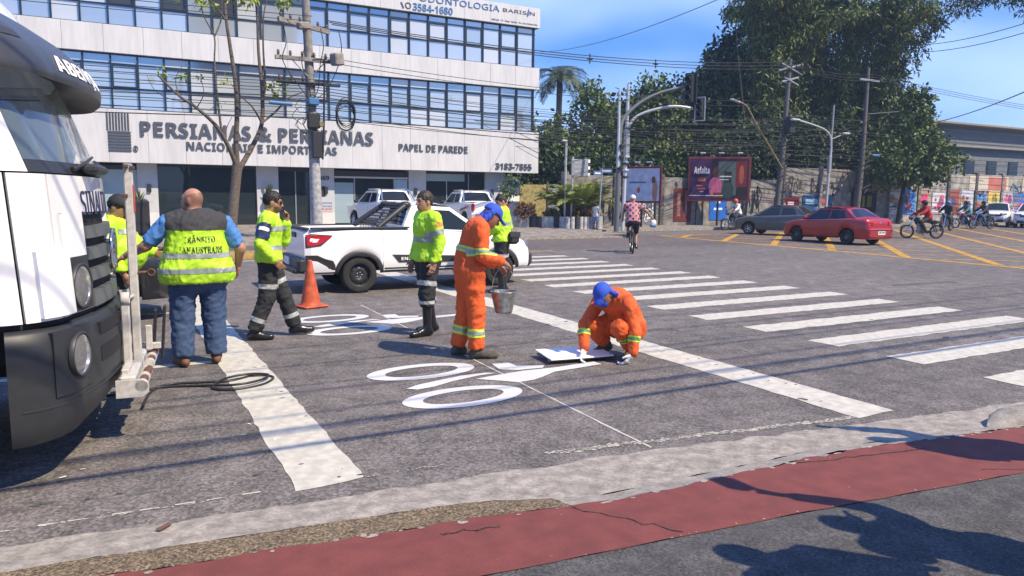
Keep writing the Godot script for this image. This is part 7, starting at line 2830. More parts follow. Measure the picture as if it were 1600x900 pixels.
# strip of tape round a garment: the part of its surface between two planes, standing a little proud
func tape(g: Dictionary, at: Vector3, axis: Vector3, half: float, reach: float, off: float) -> MB:
	var mb := MB.new()
	var vs: PackedVector3Array = g.v
	var ns: PackedVector3Array = g.n
	var id: PackedInt32Array = g.i
	axis = axis.normalized()
	for t in range(0, id.size(), 3):
		var a := vs[id[t]]
		if a.distance_to(at) > reach:
			continue
		var sa := (a - at).dot(axis)
		if absf(sa) > half + 0.06:
			continue
		var poly := []
		for k in 3:
			var q := id[t + k]
			poly.append([vs[q] + ns[q] * off, ns[q]])
		for lim in [1.0, -1.0]:
			var out := []
			for k in poly.size():
				var p0: Array = poly[k]
				var p1: Array = poly[(k + 1) % poly.size()]
				var e0: float = half - lim * (p0[0] - at).dot(axis)
				var e1: float = half - lim * (p1[0] - at).dot(axis)
				if e0 >= 0.0:
					out.append(p0)
				if (e0 >= 0.0) != (e1 >= 0.0):
					var w := e0 / (e0 - e1)
					out.append([p0[0].lerp(p1[0], w), p0[1].lerp(p1[1], w)])
			poly = out
			if poly.is_empty():
				break
		for k in range(1, poly.size() - 1):
			mb.v.append(poly[0][0])
			mb.v.append(poly[k][0])
			mb.v.append(poly[k + 1][0])
			mb.n.append(poly[0][1])
			mb.n.append(poly[k][1])
			mb.n.append(poly[k + 1][1])
	return mb

func stand_pose() -> Dictionary:
	return {"pel": V(0, 0.96, 0), "wai": V(0, 1.10, 0), "che": V(0.01, 1.31, 0), "nek": V(-0.01, 1.49, 0), "hed": V(0.02, 1.635, 0), "face": V(1, 0, 0),
		"shl": V(-0.01, 1.43, -0.19), "shr": V(-0.01, 1.43, 0.19), "ell": V(-0.02, 1.15, -0.25), "elr": V(-0.02, 1.15, 0.25), "wrl": V(0.06, 0.90, -0.26), "wrr": V(0.06, 0.90, 0.26),
		"hil": V(0, 0.93, -0.095), "hir": V(0, 0.93, 0.095), "knl": V(0.02, 0.50, -0.11), "knr": V(0.02, 0.50, 0.11), "anl": V(-0.02, 0.09, -0.115), "anr": V(-0.02, 0.09, 0.115),
		"tol": V(0.17, 0.035, -0.13), "tor": V(0.17, 0.035, 0.13)}

func bounds(J: Dictionary, keys: Array, m: float) -> Array:
	var lo: Vector3 = J[keys[0]]
	var hi := lo
	for k in keys:
		lo = lo.min(J[k])
		hi = hi.max(J[k])
	return [lo - Vector3.ONE * m, hi + Vector3.ONE * m]

func torso(f: Field, J: Dictionary, g: float, fat: float, k := 0.06) -> void:
	var side: Vector3 = (J.shr - J.shl).normalized()
	var up: Vector3 = (J.che - J.pel).normalized()
	var ax := side.cross(up).normalized()
	f.cone(J.pel, J.wai, 0.155 * fat + g, 0.15 * fat + g, k, ax, 1.28)
	f.cone(J.wai, J.che, 0.15 * fat + g, 0.172 * lerpf(1.0, fat, 0.6) + g, k, ax, 1.35)
	f.cone(J.che, J.nek.lerp(J.che, 0.4), 0.155 * lerpf(1.0, fat, 0.4) + g, 0.085 + g, k, ax, 1.4)
	f.cone(J.shl.lerp(J.shr, 0.08), J.shr.lerp(J.shl, 0.08), 0.066 + g, 0.066 + g, k)
	if fat > 1.15:
		f.ball(J.wai + ax * -0.0 - V(0, 0.02, 0) + (V(1, 0, 0) * 0.09), V(0.17, 0.17, 0.19) * lerpf(1.0, fat, 0.5) + Vector3.ONE * g, 0.08)

func make_hand(mb: MB, w: Vector3, d: Vector3, n: Vector3, curl: float, thumb: float, col: Color, sc := 1.0) -> void:
	# w wrist, d towards the fingers, n the way the palm faces, thumb = +-1 side along d x n
	d = d.normalized()
	n = (n - d * n.dot(d)).normalized()
	var t := d.cross(n).normalized() * thumb
	var f := Field.new(w - Vector3.ONE * 0.2 * sc, w + Vector3.ONE * 0.2 * sc, 0.0068 * sc)
	f.cone(w - d * 0.03 * sc, w + d * 0.03 * sc, 0.026 * sc, 0.027 * sc, 0.02)
	for k in 4:
		var off := t * (0.030 - 0.020 * k) * sc
		f.cone(w + d * 0.025 * sc + off * 0.7, w + d * 0.088 * sc + off, 0.016 * sc, 0.0125 * sc, 0.016)
		var p := w + d * 0.09 * sc + off
		var a := curl * (0.5 + 0.08 * k)
		for s in 3:
			var len: float = [0.040, 0.026, 0.021][s] * [0.95, 1.05, 1.0, 0.8][k] * sc
			var dir := (d * cos(a) + n * sin(a)).normalized()
			f.cone(p, p + dir * len, 0.0098 * sc, 0.0088 * sc, 0.004)
			p += dir * len
			a += curl * 0.75
	var tp := w + d * 0.03 * sc + t * 0.028 * sc
	var td := (d * 0.7 + t * 0.8 + n * 0.35 * curl).normalized()
	f.cone(tp, tp + td * 0.038 * sc, 0.014 * sc, 0.011 * sc, 0.012)
	f.cone(tp + td * 0.038 * sc, tp + td * 0.038 * sc + (td + d * 0.8 + n * 0.4).normalized() * 0.03 * sc, 0.011 * sc, 0.009 * sc, 0.004)
	mb.col = col
	to_mb(f.mesh(), mb)

func head_basis(J: Dictionary) -> Basis:
	var f: Vector3 = J.face.normalized()
	var up: Vector3 = (J.hed - J.nek).normalized()
	up = (up * 0.4 + V(0, 0.6, 0)) if not J.has("up") else J.up
	up = (up - f * up.dot(f)).normalized()
	return Basis(f, up, f.cross(up).normalized())

func person(called: String, label: String, at: Vector3, turn: float, sp: Dictionary) -> Node3D:
	var o := thing(called, label, "person", at, turn)
	var J := stand_pose()
	for k in sp.get("J", {}):
		J[k] = sp.J[k]
	var skin: Color = sp.get("skin", Color(0.36, 0.19, 0.12))
	var fat: float = sp.get("fat", 1.0)
	var cell: float = sp.get("cell", 0.0145)
	var sd: int = sp.get("seed", 1)
	var all := ["pel", "che", "nek", "shl", "shr", "ell", "elr", "wrl", "wrr", "hil", "hir", "knl", "knr", "anl", "anr"]
	# body: one surface from feet to neck, finer grids for head and hands added to it
	var mb := MB.new()
	mb.colored = true
	var b := bounds(J, all, 0.26)
	var f := Field.new(b[0], b[1], 0.026)
	torso(f, J, -0.03 * fat, fat)
	for s in ["l", "r"]:
		f.cone(J["sh" + s], J["el" + s], 0.052 * sqrt(fat), 0.041 * sqrt(fat), 0.04)
		f.cone(J["el" + s], J["wr" + s], 0.042 * sqrt(fat), 0.029 * sqrt(fat), 0.02)
		f.cone(J["hi" + s], J["kn" + s], 0.075, 0.052, 0.04)
		f.cone(J["kn" + s], J["an" + s], 0.054, 0.036, 0.02)
	f.cone(J.nek - (J.hed - J.nek) * 0.2, J.hed, 0.058, 0.058, 0.03)
	mb.col = skin
	to_mb(f.mesh(), mb)
	var bs := head_basis(J)
	var hp: Vector3 = J.hed
	var hc: float = 0.0095 if cell < 0.02 else 0.014
	var hf := Field.new(hp - Vector3.ONE * 0.19, hp + Vector3.ONE * 0.17, hc)
	hf.ball(hp + bs * V(-0.012, 0.02, 0), V(0.096, 0.098, 0.077), 0.03, bs)
	hf.ball(hp + bs * V(0.03, -0.045, 0), V(0.06, 0.07, 0.058), 0.05, bs)
	hf.cone(hp + bs * V(0.06, -0.085, 0), hp + bs * V(0.065, -0.08, 0), 0.028, 0.028, 0.03)
	hf.cone(hp + bs * V(0.082, 0.018, 0), hp + bs * V(0.108, -0.022, 0), 0.010, 0.015, 0.014)
	hf.cone(hp + bs * V(0.075, 0.03, -0.035), hp + bs * V(0.075, 0.03, 0.035), 0.014, 0.014, 0.02)
	hf.cone(hp + bs * V(0.083, -0.058, -0.016), hp + bs * V(0.083, -0.058, 0.016), 0.012, 0.012, 0.012)
	for z in [-1.0, 1.0]:
		hf.ball(hp + bs * V(-0.008, -0.008, z * 0.08), V(0.024, 0.034, 0.011), 0.008, bs)
	hf.cone(hp + bs * V(-0.02, -0.06, 0), J.nek, 0.056 * sqrt(fat), 0.062 * sqrt(fat), 0.03)
	var inv := bs.transposed()
	var buzz: bool = sp.get("buzz", false)
	var beard: bool = sp.get("beard", false)
	var tint := func(p: Vector3) -> Color:
		var q := inv * (p - hp)
		if q.x > 0.06:
			if absf(q.y - 0.014) < 0.009 and absf(absf(q.z) - 0.031) < 0.014:
				return skin.lerp(Color(0.03, 0.02, 0.018), 0.7)
			if absf(q.y - 0.036) < 0.006 and absf(absf(q.z) - 0.033) < 0.02:
				return skin.lerp(Color(0.02, 0.015, 0.012), 0.6)
			if absf(q.y + 0.058) < 0.008 and absf(q.z) < 0.024:
				return Color(skin.r * 0.8, skin.g * 0.5, skin.b * 0.5)
		if buzz and q.x < 0.035 and q.y < 0.05 - q.x * 0.4 and q.y > -0.07:
			return skin.lerp(Color(0.03, 0.026, 0.024), 0.5)
		if beard and q.x > 0.02 and q.y < -0.04 and q.y > -0.11:
			return skin.lerp(Color(0.02, 0.016, 0.014), 0.72)
		return skin
	var from := mb.v.size()
	to_mb(hf.mesh(), mb)
	for i in range(from, mb.v.size()):
		mb.c[i] = tint.call(mb.v[i])
	var gl: bool = sp.get("gloves", false)
	if not gl and cell < 0.02:
		for s in ["l", "r"]:
			var hd: Array = sp.get("hand_" + s, [J["wr" + s] - J["el" + s], V(0, 0, 1.0 if s == "l" else -1.0), 0.45])
			make_hand(mb, J["wr" + s], hd[0], hd[1], hd[2], 1.0 if s == "r" else -1.0, skin)
	elif not gl:
		for s in ["l", "r"]:
			var hd: Vector3 = (J["wr" + s] - J["el" + s]).normalized()
			var ff := Field.new(J["wr" + s] - Vector3.ONE * 0.16, J["wr" + s] + Vector3.ONE * 0.16, 0.013)
			ff.cone(J["wr" + s] - hd * 0.03, J["wr" + s] + hd * 0.1, 0.03, 0.03, 0.01)
			for q in 4:
				ff.cone(J["wr" + s] + hd * 0.08, J["wr" + s] + hd * 0.16 + V(0, 0.012 * (q - 1.5), 0.014 * (q - 1.5)), 0.013, 0.011, 0.006)
			to_mb(ff.mesh(), mb)
	put(mb, "body", M.skin, o)
	if gl:
		for s in ["l", "r"]:
			var gm := MB.new()
			gm.colored = false
			var hd: Array = sp.get("hand_" + s, [J["wr" + s] - J["el" + s], V(0, -1, 0), 0.6])
			make_hand(gm, J["wr" + s], hd[0], hd[1], hd[2], 1.0 if s == "r" else -1.0, skin, 1.16)
			put(gm, "glove", M.glove, o)
	# clothes
	var store := {}
	for c in sp.clothes:
		var kind: String = c[0]
		var m: Material = M[c[1]]
		var e: float = c[2] if c.size() > 2 else 0.0
		var cl := MB.new()
		var gm := {}
		match kind:
			"jacket", "shirt", "vest", "coat":
				b = bounds(J, ["pel", "che", "nek", "shl", "shr", "ell", "elr", "wrl", "wrr", "hil", "hir"], 0.27 * maxf(1.0, fat * 0.75))
				f = Field.new(b[0], b[1], cell)
				torso(f, J, 0.006 + e, fat)
				f.cone(J.hil, J.hir, 0.118 * fat + e + 0.006, 0.118 * fat + e + 0.006, 0.06)
				if kind == "coat":
					for s in ["l", "r"]:
						f.cone(J["hi" + s], J["hi" + s].lerp(J["kn" + s], 0.4), 0.10 + e, 0.11 + e, 0.06)
				if kind != "vest":
					for s in ["l", "r"]:
						f.cone(J["sh" + s], J["el" + s], 0.066 * sqrt(fat) + e, 0.054 * sqrt(fat) + e, 0.024)
						if kind != "shirt":
							f.cone(J["el" + s], J["wr" + s].lerp(J["el" + s], 0.06), 0.055 + e, 0.042 + e, 0.012)
				f.cone(J.nek, J.nek.lerp(J.hed, 0.22), 0.06 + e * 0.5, 0.062 + e * 0.5, 0.025)
				var up: Vector3 = (J.che - J.pel).normalized()
				var hem: Vector3 = J.pel - up * sp.get("hem", 0.06)
				if kind != "coat" and not sp.has("nohem"):
					f.cut(hem, -up)
				if kind == "shirt":
					for s in ["l", "r"]:
						var ad: Vector3 = (J["el" + s] - J["sh" + s]).normalized()
						if sp.get("sleeve", 0.7) < 1.0:
							cut_limb(f, J["sh" + s].lerp(J["el" + s], sp.get("sleeve", 0.75)), ad, 0.16)
				cut_limb(f, J.nek.lerp(J.hed, 0.2), (J.hed - J.nek).normalized(), 0.12)
				gm = f.mesh()
				wrinkle(gm, 0.011, sd, V(1.3, 0.8, 1.3))
			"trousers", "shorts":
				b = bounds(J, ["pel", "wai", "hil", "hir", "knl", "knr", "anl", "anr"], 0.27 * maxf(1.0, fat * 0.75))
				f = Field.new(b[0], b[1], cell)
				var side: Vector3 = (J.hir - J.hil).normalized()
				var up: Vector3 = (J.wai - J.pel).normalized()
				var ax := side.cross(up).normalized()
				f.cone(J.pel, J.wai.lerp(J.pel, 0.2), 0.138 * fat + e, 0.13 * fat + e, 0.05, ax, 1.3)
				f.cone(J.hil, J.hir, 0.1 * fat + e, 0.1 * fat + e, 0.05)
				for s in ["l", "r"]:
					f.cone(J["hi" + s], J["kn" + s], 0.098 * sqrt(fat) + e, 0.072 * sqrt(fat) + e, 0.035)
					if kind == "trousers":
						f.cone(J["kn" + s], J["an" + s], 0.072 * sqrt(fat) + e, 0.062 * sqrt(fat) + e, 0.03)
				if kind == "trousers":
					for s in ["l", "r"]:
						cut_limb(f, J["kn" + s].lerp(J["an" + s], sp.get("leg", 0.93)), (J["an" + s] - J["kn" + s]).normalized(), 0.2)
				else:
					for s in ["l", "r"]:
						cut_limb(f, J["hi" + s].lerp(J["kn" + s], 0.85), (J["kn" + s] - J["hi" + s]).normalized(), 0.2)
				if not sp.has("nohem"):
					f.cut(J.pel + up * 0.045, up)
				gm = f.mesh()
				wrinkle(gm, 0.012, sd + 1, V(1, 1.3, 1))
			"boots", "shoes":
				for s in ["l", "r"]:
					var an: Vector3 = J["an" + s]
					var to: Vector3 = J["to" + s]
					b = [an.min(to) - Vector3.ONE * 0.16, an.max(to) + Vector3.ONE * 0.16]
					if kind == "boots":
						b[1] = b[1].max(J["kn" + s] + Vector3.ONE * 0.1)
						b[0] = b[0].min(J["kn" + s] - Vector3.ONE * 0.1)
					f = Field.new(b[0], b[1], minf(cell, 0.013))
					var dir := (to - an).normalized()
					var flat_d := V(dir.x, 0, dir.z).normalized()
					var heel: Vector3 = an - flat_d * 0.045 + V(0, -0.04, 0)
					f.cone(heel, to, 0.041, 0.037, 0.03)
					f.cone(to - flat_d * 0.05, to + flat_d * 0.015, 0.043, 0.035, 0.02)
					f.cone(an, an.lerp(to, 0.45), 0.046, 0.036, 0.03)
					f.cone(an, an.lerp(J["kn" + s], e if kind == "boots" else 0.12), 0.05, 0.062 if kind == "boots" else 0.046, 0.03)
					if kind == "boots":
						cut_limb(f, an.lerp(J["kn" + s], e), (J["kn" + s] - an).normalized(), 0.2)
					if sp.get("flatfoot", true):
						f.cut(V(0, minf(an.y - 0.088, to.y - 0.033), 0), V(0, -1, 0))
					to_mb(f.mesh(), cl)
				put(cl, kind, m, o)
				continue
			"hair":
				var h2 := Field.new(hp - Vector3.ONE * 0.17, hp + Vector3.ONE * 0.17, hc)
				h2.ball(hp + bs * V(-0.018, 0.032, 0), V(0.102, 0.1, 0.084), 0.02, bs)
				h2.cut(hp + bs * V(0.05, 0.028, 0), bs * V(0.72, -0.7, 0).normalized())
				h2.cut(hp + bs * V(0, -0.05, 0), bs * V(0, -1, 0))
				gm = h2.mesh()
				wrinkle(gm, 0.010, sd + 3, V(4, 4, 4))
			"short_hair":
				var h2 := Field.new(hp - Vector3.ONE * 0.17, hp + Vector3.ONE * 0.17, hc)
				h2.ball(hp + bs * V(-0.016, 0.02, 0), V(0.0965, 0.098, 0.0795), 0.02, bs)
				h2.cut(hp + bs * V(0.01, 0.035, 0), bs * V(0.6, 0.8, 0).normalized())
				h2.cut(hp + bs * V(0.03, 0.0, 0), bs * V(0.85, -0.5, 0).normalized())
				h2.cut(hp + bs * V(0, -0.06, 0), bs * V(0, -1, 0))
				gm = h2.mesh()
			"cap":
				var h2 := Field.new(hp - Vector3.ONE * 0.24, hp + Vector3.ONE * 0.24, 0.011)
				h2.ball(hp + bs * V(-0.012, 0.03, 0), V(0.112, 0.108, 0.094), 0.02, bs)
				h2.cut(hp + bs * V(0, 0.035, 0), bs * V(0.15, -1, 0).normalized())
				for z in [-0.05, -0.025, 0.0, 0.025, 0.05]:
					h2.cone(hp + bs * V(0.06, 0.05, z), hp + bs * V(0.175 - absf(z) * 0.5, 0.035 - absf(z) * 0.2, z * 0.9), 0.011, 0.009, 0.012)
				gm = h2.mesh()
			"neck_flap":
				var h2 := Field.new(hp - Vector3.ONE * 0.3, hp + Vector3.ONE * 0.24, 0.012)
				for z in [-0.07, -0.035, 0.0, 0.035, 0.07]:
					h2.cone(hp + bs * V(-0.07 + absf(z) * 0.6, 0.03, z), J.nek.lerp(hp, 0.0) + bs * V(-0.06 + absf(z) * 0.7, 0.0, z * 1.2), 0.026, 0.018, 0.02)
				for z in [-1.0, 1.0]:
					h2.cone(hp + bs * V(-0.02, 0.02, z * 0.085), J.nek + bs * V(0.0, 0.03, z * 0.085), 0.02, 0.018, 0.02)
				gm = h2.mesh()
				wrinkle(gm, 0.012, sd + 5, V(3, 1, 3))
			"helmet":
				var h2 := Field.new(hp - Vector3.ONE * 0.24, hp + Vector3.ONE * 0.24, 0.014)
				h2.ball(hp + bs * V(-0.005, 0.02, 0), V(0.15, 0.145, 0.13), 0.02, bs)
				h2.cut(hp + bs * V(0, -0.09, 0), bs * V(0, -1, 0))
				h2.cut(hp + bs * V(0.085, 0.0, 0), bs * V(0.8, -0.6, 0).normalized())
				gm = h2.mesh()
		to_mb(gm, cl)
		var node := put(cl, {"coat": "jacket", "cap": "cap", "short_hair": "hair"}.get(kind, kind), m, o)
		store[kind] = [gm, node, f]
	for t in sp.get("tapes", []):
		var g: Dictionary = store[t[0]][0]
		var mbt := tape(g, t[1], t[2], t[3], t[4], t[6] if t.size() > 6 else 0.004)
		if mbt.v.size() > 0:
			put(mbt, "reflective_band", M[t[5]], store[t[0]][1])
	o.set_meta("store", 0)
	o.remove_meta("store")
	last_store = store
	last_J = J
	return o

var last_store := {}
var last_J := {}

func cut_limb(f: Field, p: Vector3, n: Vector3, reach: float) -> void:
	# ends a limb at p without touching what lies farther than reach from it
	var i0 := maxi(0, int((p.x - 0.4 - f.o.x) / f.h))
	var i1 := mini(f.nx, int((p.x + 0.4 - f.o.x) / f.h))
	var j0 := maxi(0, int((p.y - 0.4 - f.o.y) / f.h))
	var j1 := mini(f.ny, int((p.y + 0.4 - f.o.y) / f.h))
	var k0 := maxi(0, int((p.z - 0.4 - f.o.z) / f.h))
	var k1 := mini(f.nz, int((p.z + 0.4 - f.o.z) / f.h))
	for j in range(j0, j1):
		for kk in range(k0, k1):
			var at := (j * f.nz + kk) * f.nx
			for i in range(i0, i1):
				if f.d[at + i] > 0.1:
					continue
				var q := Vector3(f.o.x + i * f.h, f.o.y + j * f.h, f.o.z + kk * f.h) - p
				var e := q.dot(n)
				if e > -0.05 and e < 0.35 and e > f.d[at + i] and (q - n * e).length() < reach:
					f.d[at + i] = e

# tapes round legs or arms at a share of the way from joint a to joint b
func limb_tape(J: Dictionary, g: String, a: String, b: String, w: float, half: float, m: String, off := 0.004) -> Array:
	var p: Vector3 = J[a].lerp(J[b], w)
	return [g, p, (J[b] - J[a]).normalized(), half, 0.17, m, off]

func pose(over: Dictionary) -> Dictionary:
	var J := stand_pose()
	for k in over:
		J[k] = over[k]
	return J

# ---------------------------------------------------------------- who stands where
func back_text(s: String, h: float, width: float, y: float, vest: Array, m: Material) -> void:
	var mb := text_mb(s, h, 0.0, true, true)
	var w := text_width(mb)
	var f: Field = vest[2]
	var q := MB.new()
	for p in mb.v:
		var z := (p.x / w - 0.5) * width
		var yy := y + p.y
		var x := -0.55
		while x < 0.0 and f.value(V(x, yy, z)) > 0.004:
			x += 0.004
		q.v.append(V(x - 0.017, yy, z))
	# mirror winding is irrelevant for print; recompute normals
	renormal(q)
	put(q, "vest_lettering", m, vest[1])

func bands(J: Dictionary, g: String, list: Array) -> Array:
	var out := []
	for q in list:
		out.append(limb_tape(J, g, q[0], q[1], q[2], q[3], q[4], q[5] if q.size() > 5 else 0.004))
	return out

func build_people() -> void:
	# stout man in a vest, seen from behind
	var J := pose({"hed": V(0.03, 1.625, -0.02), "nek": V(0.0, 1.49, 0), "face": V(0.62, 0.05, -0.78), "shl": V(0, 1.41, -0.255), "shr": V(0, 1.41, 0.255), "ell": V(0.06, 1.19, -0.44), "elr": V(0.0, 1.15, 0.41), "wrl": V(0.24, 1.09, -0.6), "wrr": V(0.13, 0.97, 0.41),
		"hil": V(0, 0.92, -0.13), "hir": V(0, 0.92, 0.13), "knl": V(0.02, 0.5, -0.15), "knr": V(0.02, 0.5, 0.14), "anl": V(-0.03, 0.09, -0.165), "anr": V(0.0, 0.09, 0.145), "tol": V(0.14, 0.035, -0.21), "tor": V(0.17, 0.035, 0.17)})
	var tp := [["vest", V(0, 1.10, 0), V(0, 1, 0), 0.024, 0.6, "tape_grey"], ["vest", V(0, 0.955, 0), V(0, 1, 0), 0.024, 0.6, "tape_grey"], ["vest", V(0, 1.46, 0), V(0, 1, 0), 0.115, 0.6, "dark_grey_cloth", 0.005]]
	person("person", "stout bald man seen from behind in lime traffic vest over blue shirt", V(0.69, 0, -7.87), yaw_of(-0.06, -1.0), {"J": J, "fat": 1.6, "hem": 0.13, "sleeve": 0.86, "leg": 0.96, "skin": Color(0.40, 0.20, 0.13), "seed": 3, "hand_l": [V(0.5, -0.45, -0.7), V(0.2, -0.9, -0.2), 0.55], "hand_r": [V(0.4, -0.9, 0.05), V(0.3, 0, -1), 0.5],
		"clothes": [["trousers", "jeans", 0.014], ["shirt", "blue_shirt", -0.004], ["vest", "hi_vis", 0.022], ["shoes", "shoe_brown"]], "buzz": true, "tapes": tp})
	back_text("TRÂNSITO", 0.056, 0.29, 1.255, last_store.vest, M.ink)
	back_text("MANAUSTRANS", 0.062, 0.42, 1.155, last_store.vest, M.ink)
	# officer walking with a phone
	J = pose({"hed": V(0.07, 1.60, 0), "nek": V(0.02, 1.46, 0), "che": V(0.02, 1.29, 0), "face": V(1, -0.2, 0.12), "shl": V(0.02, 1.40, -0.19), "shr": V(-0.02, 1.40, 0.19), "ell": V(0.20, 1.14, -0.22), "wrl": V(0.22, 1.36, -0.12), "elr": V(-0.10, 1.13, 0.27), "wrr": V(0.05, 0.95, 0.25),
		"knl": V(0.16, 0.5, -0.09), "knr": V(-0.04, 0.49, 0.11), "anl": V(0.29, 0.1, -0.09), "anr": V(-0.20, 0.09, 0.12), "tol": V(0.47, 0.06, -0.1), "tor": V(-0.02, 0.035, 0.14)})
	tp = bands(J, "trousers", [["hil", "knl", 0.62, 0.028, "tape_silver"], ["hir", "knr", 0.68, 0.028, "tape_silver"], ["knl", "anl", 0.62, 0.026, "tape_silver"], ["knr", "anr", 0.62, 0.026, "tape_silver"]])
	tp += [["jacket", V(0, 1.08, 0), V(0, 1, 0), 0.028, 0.24, "tape_grey"], ["jacket", V(0.0, 1.30, 0), V(0, 1, 0), 0.028, 0.24, "tape_grey"]]
	var ph := person("person", "traffic officer in lime jacket and sunglasses walking with phone at his ear", V(1.57, 0, -9.03), yaw_of(1.0, 0.12), {"J": J, "fat": 1.04, "hem": 0.05, "skin": Color(0.36, 0.19, 0.12), "seed": 13, "beard": true, "hand_l": [V(0.1, 1, 0.12), V(-0.8, 0.1, 0.5), 0.8],
		"clothes": [["trousers", "black_cloth", 0.014], ["jacket", "hi_vis", 0.01], ["shoes", "boot"], ["hair", "hair"]], "tapes": tp})
	var mb := MB.new()
	var bs := head_basis(last_J)
	for z in [-0.034, 0.034]:
		mb.ball(last_J.hed + bs * V(0.092, 0.014, z), V(0.014, 0.022, 0.03), 10, bs)
	for z in [-0.078, 0.078]:
		mb.rod(last_J.hed + bs * V(0.085, 0.018, z * 0.82), last_J.hed + bs * V(-0.005, 0.014, z * 1.04), 0.005, 0.005, 5)
	put(mb, "sunglasses", M.lens_dark, ph)
	var bc: Vector3 = last_J.shr.lerp(last_J.elr, 0.42) + V(0, 0, 0.07)
	put(tape(last_store.jacket[0], bc, last_J.elr - last_J.shr, 0.1, 0.105, 0.004), "sleeve_badge", M.ink_blue, ph)
	put(tape(last_store.jacket[0], bc + V(0, 0.02, 0), last_J.elr - last_J.shr, 0.022, 0.05, 0.007), "badge_emblem", M.white_print, ph)
	var phn := thing("mobile_phone", "black mobile phone held to the walking officer's ear", "phone")
	mb = MB.new()
	mb.box(Vector3.ZERO, V(0.012, 0.14, 0.07), 0.005)
	put(mb, "case", M.lens_dark, phn)
	mb = MB.new()
	mb.box(V(-0.0065, 0, 0), V(0.002, 0.125, 0.062))
	put(mb, "screen", M.car_glass, phn)
	phn.transform = ph.transform * Transform3D(Basis(Vector3.BACK, 0.3), V(0.19, 1.49, -0.07))
	# officer standing, looking left
	J = pose({"hed": V(0.03, 1.62, 0), "face": V(1, -0.05, -0.1), "ell": V(-0.05, 1.15, -0.25), "wrl": V(0.03, 0.91, -0.25), "anr": V(-0.14, 0.09, 0.12), "tor": V(0.04, 0.035, 0.14), "knr": V(-0.06, 0.5, 0.11), "anl": V(0.06, 0.09, -0.12), "tol": V(0.26, 0.035, -0.14), "knl": V(0.06, 0.5, -0.11)})
	tp = bands(J, "trousers", [["hil", "knl", 0.66, 0.03, "tape_silver"], ["hir", "knr", 0.66, 0.03, "tape_silver"], ["knl", "anl", 0.2, 0.02, "tape_silver"], ["knr", "anr", 0.2, 0.02, "tape_silver"]])
	tp += bands(J, "jacket", [["shl", "ell", 0.62, 0.03, "tape_grey"], ["shr", "elr", 0.62, 0.03, "tape_grey"]])
	tp += [["jacket", V(0, 1.17, 0), V(0, 1, 0), 0.03, 0.225, "tape_grey"]]
	var mo := person("person", "balding traffic officer in lime jacket and tall black boots looking left", V(3.33, 0, -8.46), yaw_of(-1.0, 0.1), {"J": J, "fat": 1.0, "hem": 0.05, "leg": 0.34, "skin": Color(0.38, 0.20, 0.13), "seed": 23,
		"clothes": [["trousers", "black_cloth", 0.018], ["jacket", "hi_vis", 0.008], ["boots", "boot", 0.78], ["hair", "hair_brown"]], "tapes": tp})
	put(tape(last_store.jacket[0], last_J.shl.lerp(last_J.ell, 0.25) + V(0, 0, -0.07), V(0, 1, 0), 0.028, 0.045, 0.004), "sleeve_badge", M.amber, mo)
	# worker in orange with the bucket
	J = pose({"pel": V(-0.03, 0.95, 0), "wai": V(-0.01, 1.09, 0), "che": V(0.06, 1.28, 0), "nek": V(0.14, 1.42, 0), "hed": V(0.235, 1.485, 0), "face": V(0.72, -0.68, 0.15), "up": V(0.6, 0.75, 0), "shl": V(0.09, 1.37, -0.2), "shr": V(0.07, 1.37, 0.2), "ell": V(0.12, 1.09, -0.25), "elr": V(0.06, 1.09, 0.26), "wrl": V(0.30, 0.97, -0.05), "wrr": V(0.31, 1.02, 0.14),
		"anl": V(-0.10, 0.09, -0.11), "tol": V(0.08, 0.035, -0.14), "knl": V(-0.02, 0.5, -0.1), "anr": V(0.04, 0.09, 0.11), "tor": V(0.23, 0.035, 0.13), "knr": V(0.04, 0.5, 0.11)})
	tp = []
	for q in [["tape_lime", 0.036, 0.004], ["tape_grey", 0.014, 0.007]]:
		tp += bands(J, "trousers", [["knl", "anl", 0.52, q[1] * 1.25, q[0], q[2]], ["knr", "anr", 0.52, q[1] * 1.25, q[0], q[2]]])
		tp += [["coat", V(0.02, 1.13, 0), V(0.25, 1, 0), q[1] * 0.85, 0.215, q[0], q[2]]]
		tp += bands(J, "coat", [["shr", "elr", 0.86, q[1] * 0.9, q[0], q[2]], ["shl", "ell", 0.86, q[1] * 0.9, q[0], q[2]]])
	var ow := person("person", "worker in orange suit and blue cap standing over the fresh marking", V(3.24, 0, -7.02), yaw_of(1.0, 0.16), {"J": J, "fat": 0.98, "hem": 0.2, "leg": 0.95, "skin": Color(0.30, 0.15, 0.095), "seed": 33, "hand_r": [V(0.85, -0.45, -0.2), V(-0.2, -0.8, -0.4), 0.7], "hand_l": [V(0.8, -0.5, 0.3), V(-0.2, -0.8, 0.4), 0.8],
		"clothes": [["trousers", "orange_cloth", 0.016], ["coat", "orange_cloth", 0.006], ["shoes", "shoe_grey"], ["neck_flap", "blue_cloth"], ["cap", "blue_cloth"]], "tapes": tp})
	var bk := thing("bucket", "galvanised metal bucket hanging from the orange worker's hands", "bucket")
	bk.position = (ow.transform * V(0.36, 0.47, 0.05))
	mb = MB.new()
	mb.lathe(PackedVector2Array([Vector2(0.001, 0.0), Vector2(0.088, 0.0), Vector2(0.092, 0.012), Vector2(0.138, 0.215), Vector2(0.147, 0.222), Vector2(0.147, 0.23), Vector2(0.134, 0.23), Vector2(0.086, 0.02), Vector2(0.001, 0.018)]), 30)
	put(mb, "pail", M.galvanised, bk)
	mb = MB.new()
	mb.lathe(PackedVector2Array([Vector2(0.001, 0.16), Vector2(0.118, 0.16)]), 24)
	put(mb, "contents", M.board_white, bk)
	mb = MB.new()
	var arc := PackedVector3Array()
	for i in 17:
		var a := PI * i / 16.0
		arc.append(V(cos(a) * 0.143, 0.215 + sin(a) * 0.27, 0))
